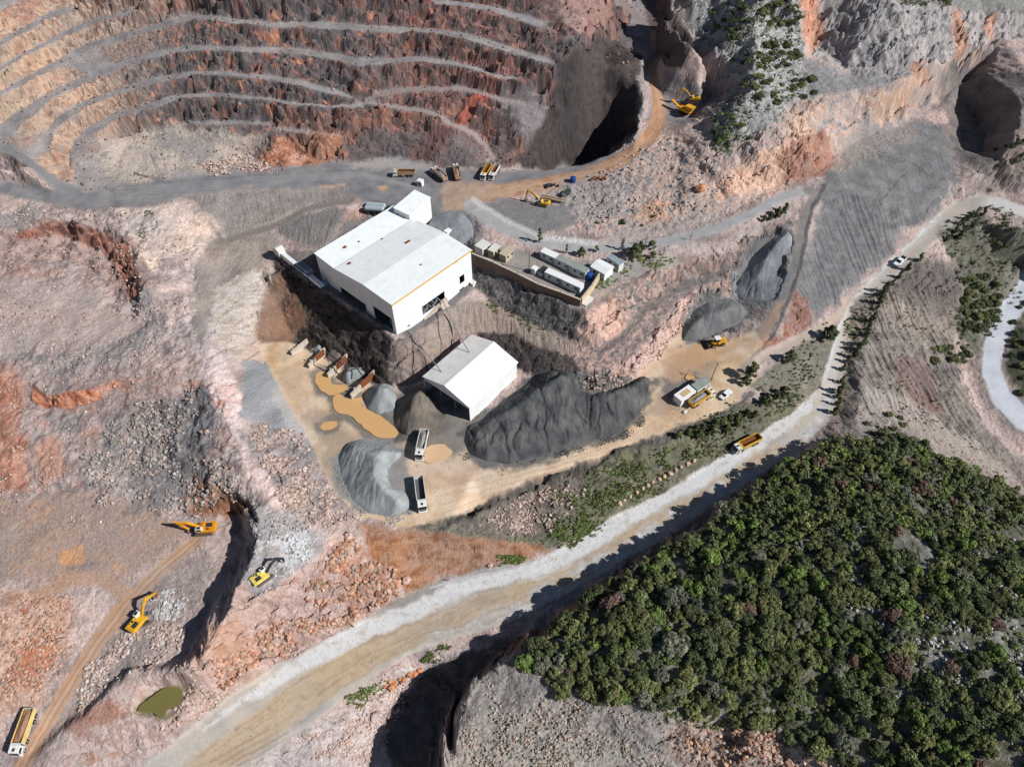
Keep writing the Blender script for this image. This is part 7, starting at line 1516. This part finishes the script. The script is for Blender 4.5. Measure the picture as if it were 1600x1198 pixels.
def excavator(body, label, slew=0.0, boom=((1.0, 2.0), (4.6, 5.6), (7.2, 2.6)), tool='bucket', boomm=None):
    t = empty('excavator', (0, 0, 0), 0, label, 'excavator'); bm_ = boomm or body
    for s in (-1, 1):
        pr = [(-2.3, .35), (-2.0, .0), (2.0, .0), (2.3, .35), (2.2, .75), (1.9, .95), (-1.9, .95), (-2.2, .75)]
        mb = MB(); mb.prism(pr, 'Y', s * 1.25 - .3, s * 1.25 + .3); tr = mb.build('track', mat('dusty track', (118, 108, 100), .9, .1, noise=.3, scale=4), t)
        mb = MB()
        for k in range(12): mb.box((-1.9 + k * .345, s * 1.25, .97), (.16, .64, .06))
        mb.build('track_shoe', RUB_, tr)
    mb = MB(); mb.box((0, 0, .75), (2.0, 2.0, .4)); mb.cyl((0, 0, .9), (0, 0, 1.15), .8, 14); mb.build('undercarriage', DARKM, t)
    def rot(p): c, s = math.cos(slew), math.sin(slew); return (p[0] * c - p[1] * s, p[0] * s + p[1] * c, p[2])
    def B(mb): mb.v = [rot(p) for p in mb.v]; return mb
    mb = MB(); mb.prism([(-2.7, 1.15), (1.3, 1.15), (1.3, 1.6), (.2, 2.1), (-2.7, 2.1)], 'Y', -1.35, 1.35); B(mb).build('house', body, t, bevel=.06)
    mb = MB(); mb.prism([(-3.2, 1.25), (-2.72, 1.2), (-2.72, 2.2), (-3.1, 2.15)], 'Y', -1.3, 1.3); B(mb).build('counterweight', body, t, bevel=.06)
    mb = MB(); mb.box((-1.5, -.35, 2.16), (1.5, 1.1, .12)); mb.box((-1.2, .75, 2.2), (.5, .4, .22)); B(mb).build('engine_cover', DARKM, t)
    mb = MB(); mb.cyl((-1.9, .9, 2.1), (-1.9, .9, 2.75), .08, 8); B(mb).build('exhaust', DARKM, t)
    mb = MB(); mb.prism([(-.1, 1.6), (1.6, 1.6), (1.7, 2.2), (1.4, 3.0), (-.1, 3.0)], 'Y', .45, 1.33); cab = B(mb).build('cab', OFFW, t, bevel=.05)
    mb = MB(); mb.prism([(1.68, 1.75), (1.74, 2.2), (1.46, 2.92), (1.42, 2.92), (1.66, 2.2), (1.62, 1.75)], 'Y', .52, 1.26); mb.box((.75, 1.345, 2.4), (1.1, .03, .8)); mb.box((.65, .89, 3.02), (.9, .6, .04)); B(mb).build('window', GLASS, cab)
    (x0, z0_), (x1, z1_), (x2, z2_) = boom
    def beam(pts, w_, y=0.0):
        mb = MB(); mb.prism(pts, 'Y', y - w_, y + w_); return B(mb)
    mx, mz = (x0 + x1) / 2, (z0_ + z1_) / 2 + .75
    beam([(x0, z0_ - .25), (mx, mz - .45), (x1, z1_ - .22), (x1, z1_ + .22), (mx, mz + .35), (x0, z0_ + .25)], .28, -.15).build('boom', bm_, t)
    dx, dz = x2 - x1, z2_ - z1_; l = math.hypot(dx, dz); nx, nz = -dz / l, dx / l
    beam([(x1 - dx / l * .8 + nx * .28, z1_ - dz / l * .8 + nz * .28), (x1 - nx * .34, z1_ - nz * .34), (x2 - nx * .16, z2_ - nz * .16), (x2 + nx * .16, z2_ + nz * .16), (x1 + nx * .34, z1_ + nz * .34)], .22, -.15).build('stick', bm_, t)
    mb = MB(); mb.cyl((x0 + .5, -.15, z0_ - .5), (mx + .2, -.15, mz - .35), .11, 8); B(mb).build('boom_ram', STEEL, t); mb = MB(); mb.cyl((mx, -.15, mz + .4), (x1 - dx / l * .7 + nx * .2, -.15, z1_ - dz / l * .7 + nz * .2), .09, 8); B(mb).build('stick_ram', STEEL, t)
    if tool == 'bucket':
        mb = MB(); mb.prism([(x2 - .15, z2_ + .15), (x2 + .35, z2_ - .1), (x2 + .2, z2_ - .9), (x2 - .5, z2_ - 1.25), (x2 - 1.15, z2_ - 1.0), (x2 - .55, z2_ - .75), (x2 - .35, z2_ - .3)], 'Y', -.75, .45); B(mb).build('bucket', mat('worn bucket steel', (150, 120, 104), .7, .2, noise=.25), t)
    else:
        mb = MB(); mb.box((x2, -.15, z2_ - .6), (.5, .6, 1.3)); mb.cyl((x2, -.15, z2_ - 1.2), (x2, -.15, z2_ - 2.4), .12, 8, .05); B(mb).build('rock_breaker', DARKM, t)
    return t
place(excavator(EXO, 'orange excavator with long arm reaching left at the top of the brown dirt road', boom=((1.0, 2.0), (5.6, 4.6), (3.9, .9))), (300, 832), (345, 829), 1.12)
place(excavator(EXY, 'bright yellow excavator loading white stones beside the brown dirt road', slew=math.radians(38), boom=((1.0, 2.0), (4.2, 5.0), (6.6, 3.4))), (240, 964), (206, 980), 1.1)
place(excavator(EXP, 'pale yellow excavator with a dark rock breaker on the grey and white mound', boom=((1.0, 2.0), (4.4, 4.8), (6.2, 2.9)), tool='breaker', boomm=DARKM), (428, 893), (396, 914), 1.0)
place(excavator(EXY, 'yellow excavator with a long folded arm beside the tan conveyor above the pale road', boom=((1.0, 2.0), (6.2, 5.6), (7.0, 1.6))), (832, 318), (862, 324), .95)
place(excavator(EXY, 'yellow excavator working at the rock wall behind the orange crusher', boom=((1.0, 2.0), (4.8, 5.4), (6.8, 2.4))), (1070, 162), (1094, 157), .95)
# mobile crusher in the nook
t = empty('mobile_crusher', (0, 0, 0), 0, 'orange tracked crusher with sloping conveyor in the shaded nook by the haul road', 'crusher')
for s in (-1, 1): mb = MB(); mb.prism([(-2.2, .3), (-1.9, 0), (1.9, 0), (2.2, .3), (1.9, .8), (-1.9, .8)], 'Y', s * 1.1 - .25, s * 1.1 + .25); mb.build('track', RUB_, t)
mb = MB(); mb.box((0, 0, 1.5), (5.6, 2.3, 1.3)); mb.build('engine_housing', EXO, t, bevel=.06); mb = MB(); mb.box((-2.2, 0, 2.9), (2.6, 1.7, 1.5), taper=1.45); mb.build('feed_hopper', EXY, t)
mb = MB(); mb.prism([(2.0, .9), (7.0, 3.2), (7.0, 3.5), (2.0, 1.3)], 'Y', -.5, .5); mb.build('conveyor', EXO, t); mb = MB(); mb.cyl((5.5, 0, 2.6), (3.0, 0, .6), .08, 6); mb.build('conveyor_strut', STEEL, t)
place(t, (1056, 172), (1084, 183), 1.0)
# tan screening conveyor beside the far excavator
t = empty('screening_conveyor', (0, 0, 0), 0, 'long tan conveyor trailer beside the yellow excavator above the pale road', 'conveyor')
mb = MB(); mb.prism([(-4.4, .9), (4.4, 1.6), (4.4, 2.1), (-4.4, 1.5)], 'Y', -.8, .8); mb.build('frame', BEIGE, t); mb = MB(); mb.prism([(-4.3, 1.54), (4.3, 2.13), (4.3, 2.2), (-4.3, 1.6)], 'Y', -.55, .55); mb.build('belt', mat('worn belt', (120, 96, 78), .9), t)
for x in (-1, .4): 
    for s in (-1, 1): wheel(t, x, s * .9, .45, .3)
place(t, (848, 313), (878, 318), 1.0)
# wheel loader
t = empty('wheel_loader', (0, 0, 0), 0, 'yellow wheel loader with a white cab roof working in front of the grey gravel humps', 'wheel loader')
mb = MB(); mb.prism([(-3.2, .9), (-.2, .9), (-.2, 2.0), (-2.8, 2.1), (-3.2, 1.7)], 'Y', -1.05, 1.05); mb.build('engine_hood', EXY, t, bevel=.06); mb = MB(); mb.prism([(-.1, .8), (1.9, .8), (1.6, 1.8), (-.1, 1.9)], 'Y', -.7, .7); mb.build('front_frame', EXY, t, bevel=.05)
mb = MB(); mb.prism([(-.9, 1.9), (.7, 1.9), (.55, 3.3), (-.8, 3.3)], 'Y', -.75, .75); cab = mb.build('cab', GLASS, t); mb = MB(); mb.box((-.1, 0, 3.38), (1.9, 1.8, .14)); mb.build('cab_roof', WHITEP, cab)
for s in (-1, 1): mb = MB(); mb.prism([(.6, 1.6), (3.3, .7), (3.3, .35), (.5, 1.2)], 'Y', s * .55 - .1, s * .55 + .1); mb.build('lift_arm', EXY, t)
mb = MB(); mb.prism([(3.2, .1), (4.5, .05), (4.5, .15), (3.6, .5), (3.5, 1.2), (3.2, 1.3)], 'Y', -1.45, 1.45); mb.build('bucket', DARKM, t)
mb = MB(); mb.cyl((-2.0, .6, 2.1), (-2.0, .6, 2.8), .08, 8); mb.build('exhaust', DARKM, t)
for x in (1.5, -1.9):
    for s in (-1, 1): wheel(t, x, s * 1.1, .78, .55)
place(t, (1106, 541), (1132, 536), 1.0)
def car(label, cat, name, pick=False):
    t = empty(name, (0, 0, 0), 0, label, cat)
    if pick:
        mb = MB(); mb.prism([(-2.6, .45), (2.55, .45), (2.6, .95), (1.2, 1.1), (-2.6, 1.05)], 'Y', -.9, .9); mb.build('body', WHITEP, t, bevel=.06)
        mb = MB(); mb.prism([(-.6, 1.08), (1.3, 1.1), (.7, 1.75), (-.5, 1.75)], 'Y', -.8, .8); cb = mb.build('cabin', WHITEP, t, bevel=.06); gx = (.72, 1.32, 1.1, 1.72)
        mb = MB(); mb.box((-1.65, 0, 1.08), (1.7, 1.5, .04)); mb.build('cargo_bed', BLACKH, t)
    else:
        mb = MB(); mb.prism([(-2.15, .4), (2.1, .4), (2.2, .8), (1.2, 1.0), (-2.2, 1.0)], 'Y', -.86, .86); mb.build('body', WHITEP, t, bevel=.07)
        mb = MB(); mb.prism([(-1.9, .98), (1.15, 1.0), (.5, 1.5), (-1.5, 1.5)], 'Y', -.76, .76); cb = mb.build('cabin', WHITEP, t, bevel=.07); gx = (.52, 1.17, 1.0, 1.46)
    mb = MB(); mb.prism([(gx[1] + .02, gx[2] + .05), (gx[0] + .04, gx[3]), (gx[0], gx[3]), (gx[1] - .04, gx[2] + .05)], 'Y', -.66, .66); mb.build('windscreen', GLASS, cb)
    for s in (-1, 1):
        yy = .8 if pick else .76; mb = MB(); mb.box((.05 if pick else -.4, s * (yy + .01), (gx[2] + gx[3]) / 2 + .03), (1.0 if pick else 1.6, .03, .3)); mb.build('side_window', GLASS, cb)
        mb = MB(); mb.box((2.5 if pick else 2.12, s * .62, .78), (.16, .3, .14)); mb.build('headlight', LAMP, t)
    for x in ((1.6, -1.6) if pick else (1.35, -1.35)):
        for s in (-1, 1): wheel(t, x, s * .8, .36, .24)
    return t
place(car('white car parked on the dark ground right of the weighbridge truck', 'car', 'parked_car'), (1127, 624), (1139, 614), 1.1)
place(car('white pickup with a dark open bed driving down the haul road at the pine row', 'pickup', 'pickup_truck', True), (1399, 416), (1411, 405), 1.15)
# scrap beside the blue tank
p = hit(885, 305); t = empty('scrap_skip', (p.x, p.y, p.z), .9, 'dark green skip with a white end among scrap below the lone blue tank', 'skip'); mb = MB(); mb.box((0, 0, .8), (3.4, 1.7, 1.6), taper=1.1); mb.build('skip_body', mat('dark green skip', (54, 70, 58), .7, noise=.3), t); mb = MB(); mb.box((-1.85, 0, .9), (.1, 1.7, 1.3)); mb.build('end_panel', WHITEP, t)
for (u, v, lab, s) in [(862, 292, 'dark pile of scrap metal below the lone blue tank', 1.0), (936, 279, 'reddish brown row of scrap on the rock edge beside the haul road', 1.2)]:
    p = hit(u, v); mb = MB()
    for k in range(14): mb.box((random.uniform(-2.4, 2.4) * s, random.uniform(-.9, .9), random.uniform(.2, .8)), (random.uniform(.4, 1.6), random.uniform(.3, .9), random.uniform(.3, .8)), random.uniform(0, 3), ry=random.uniform(-.5, .5))
    o = mb.build('scrap_pile', RUST if s > 1 else DARKM); o.location = p; tag(o, lab, 'scrap')
# boulders that stand out
def boulder(u, v, s, m, label, group=None):
    p = hit(u, v); vs = _ico_v * np.array([1, .85, .75]) * s * (1 + RNG.uniform(-.22, .2, (12, 1))); mb = MB(); mb.add(vs, [tuple(f) for f in _ico_f]); o = mb.build('boulder', m, bevel=0)
    md = o.modifiers.new('facets', 'SUBSURF'); md.subdivision_type = 'SIMPLE'; md.levels = md.render_levels = 2
    tx = bpy.data.textures.new('rock relief', 'VORONOI'); tx.noise_scale = .6 * s; dm = o.modifiers.new('relief', 'DISPLACE'); dm.texture = tx; dm.strength = .3 * s; dm.texture_coords = 'LOCAL'; o.location = (p.x, p.y, p.z + s * .35); o.rotation_euler = (0, 0, random.uniform(0, 6)); return tag(o, label, 'boulder', group)
MBP = mat('pink boulder stone', (206, 176, 160), .95, .1, noise=.25, scale=1.5, bump=.4); MBO = mat('orange boulder stone', (200, 140, 104), .95, .1, noise=.25, scale=1.5, bump=.4)
boulder(635, 908, 1.5, MBP, 'single pale pink boulder lying on the red earth slope')
boulder(545, 838, 1.6, MBP, 'large pink boulder at the top of the rubble mound left of the red earth')
boulder(766, 884, 1.0, MBP, 'pale boulder at the edge of the white road beside the grass patch')
boulder(1092, 300, 2.4, MBO, 'big orange boulder on the rock slope above the pale road')
for (u, v) in [(1004, 762), (1012, 758), (1020, 752), (1030, 748), (1038, 743), (1047, 740), (1056, 733), (1064, 728), (1074, 724), (995, 768), (985, 774), (976, 780), (968, 786), (1084, 719)]:
    boulder(u, v + 2, random.uniform(.6, 1.0), MBP, 'pale boulder in the row edging the green bank along the white road', 'boulders edging the white haul road')
for (u, v) in [(600, 1068), (608, 1062), (616, 1066), (624, 1058), (632, 1062), (640, 1054), (648, 1052), (656, 1046), (612, 1072)]:
    boulder(u, v, random.uniform(.7, 1.3), MBO, 'orange boulder in the row on the lower road edge above the dark pit', 'boulders along the lower road edge')
EXPO = 0.05

# ------------------------------------------------------------------ camera, sun, sky
cam = bpy.data.cameras.new('camera'); co_ = bpy.data.objects.new('camera', cam); COL.objects.link(co_)
co_.location = (0, 0, CAMH); co_.rotation_euler = (math.radians(90) - PITCH, 0, 0)
cam.sensor_width = 36; cam.lens = 36 * FPX / 1600; cam.clip_start = .5; cam.clip_end = 8000
SC.camera = co_
SUN_EL = math.radians(39.5); sdx, sdy = .94, -.342
sun = bpy.data.lights.new('sun', 'SUN'); sun.energy = 5.0; sun.angle = math.radians(.5); sun.color = (1, .975, .94)
so = bpy.data.objects.new('sun', sun); COL.objects.link(so)
tosun = Vector((sdx * math.cos(SUN_EL), sdy * math.cos(SUN_EL), math.sin(SUN_EL)))
so.rotation_euler = tosun.to_track_quat('Z', 'Y').to_euler(); so.location = tosun * 600
w = bpy.data.worlds.new('World'); SC.world = w; w.use_nodes = True
nt = w.node_tree; bg = nt.nodes.get('Background'); sk_ = nt.nodes.new('ShaderNodeTexSky')
sk_.sky_type = 'NISHITA'; sk_.altitude = 900; sk_.air_density = 1.0; sk_.dust_density = .5; sk_.sun_disc = False; sk_.sun_elevation = SUN_EL; sk_.sun_rotation = math.atan2(sdx, sdy)
nt.links.new(sk_.outputs['Color'], bg.inputs['Color']); bg.inputs['Strength'].default_value = .05
SC.view_settings.view_transform = 'Standard'; SC.view_settings.look = 'None'; SC.view_settings.gamma = 1; SC.view_settings.exposure = EXPO
SC.cycles.max_bounces = 4; SC.cycles.diffuse_bounces = 2
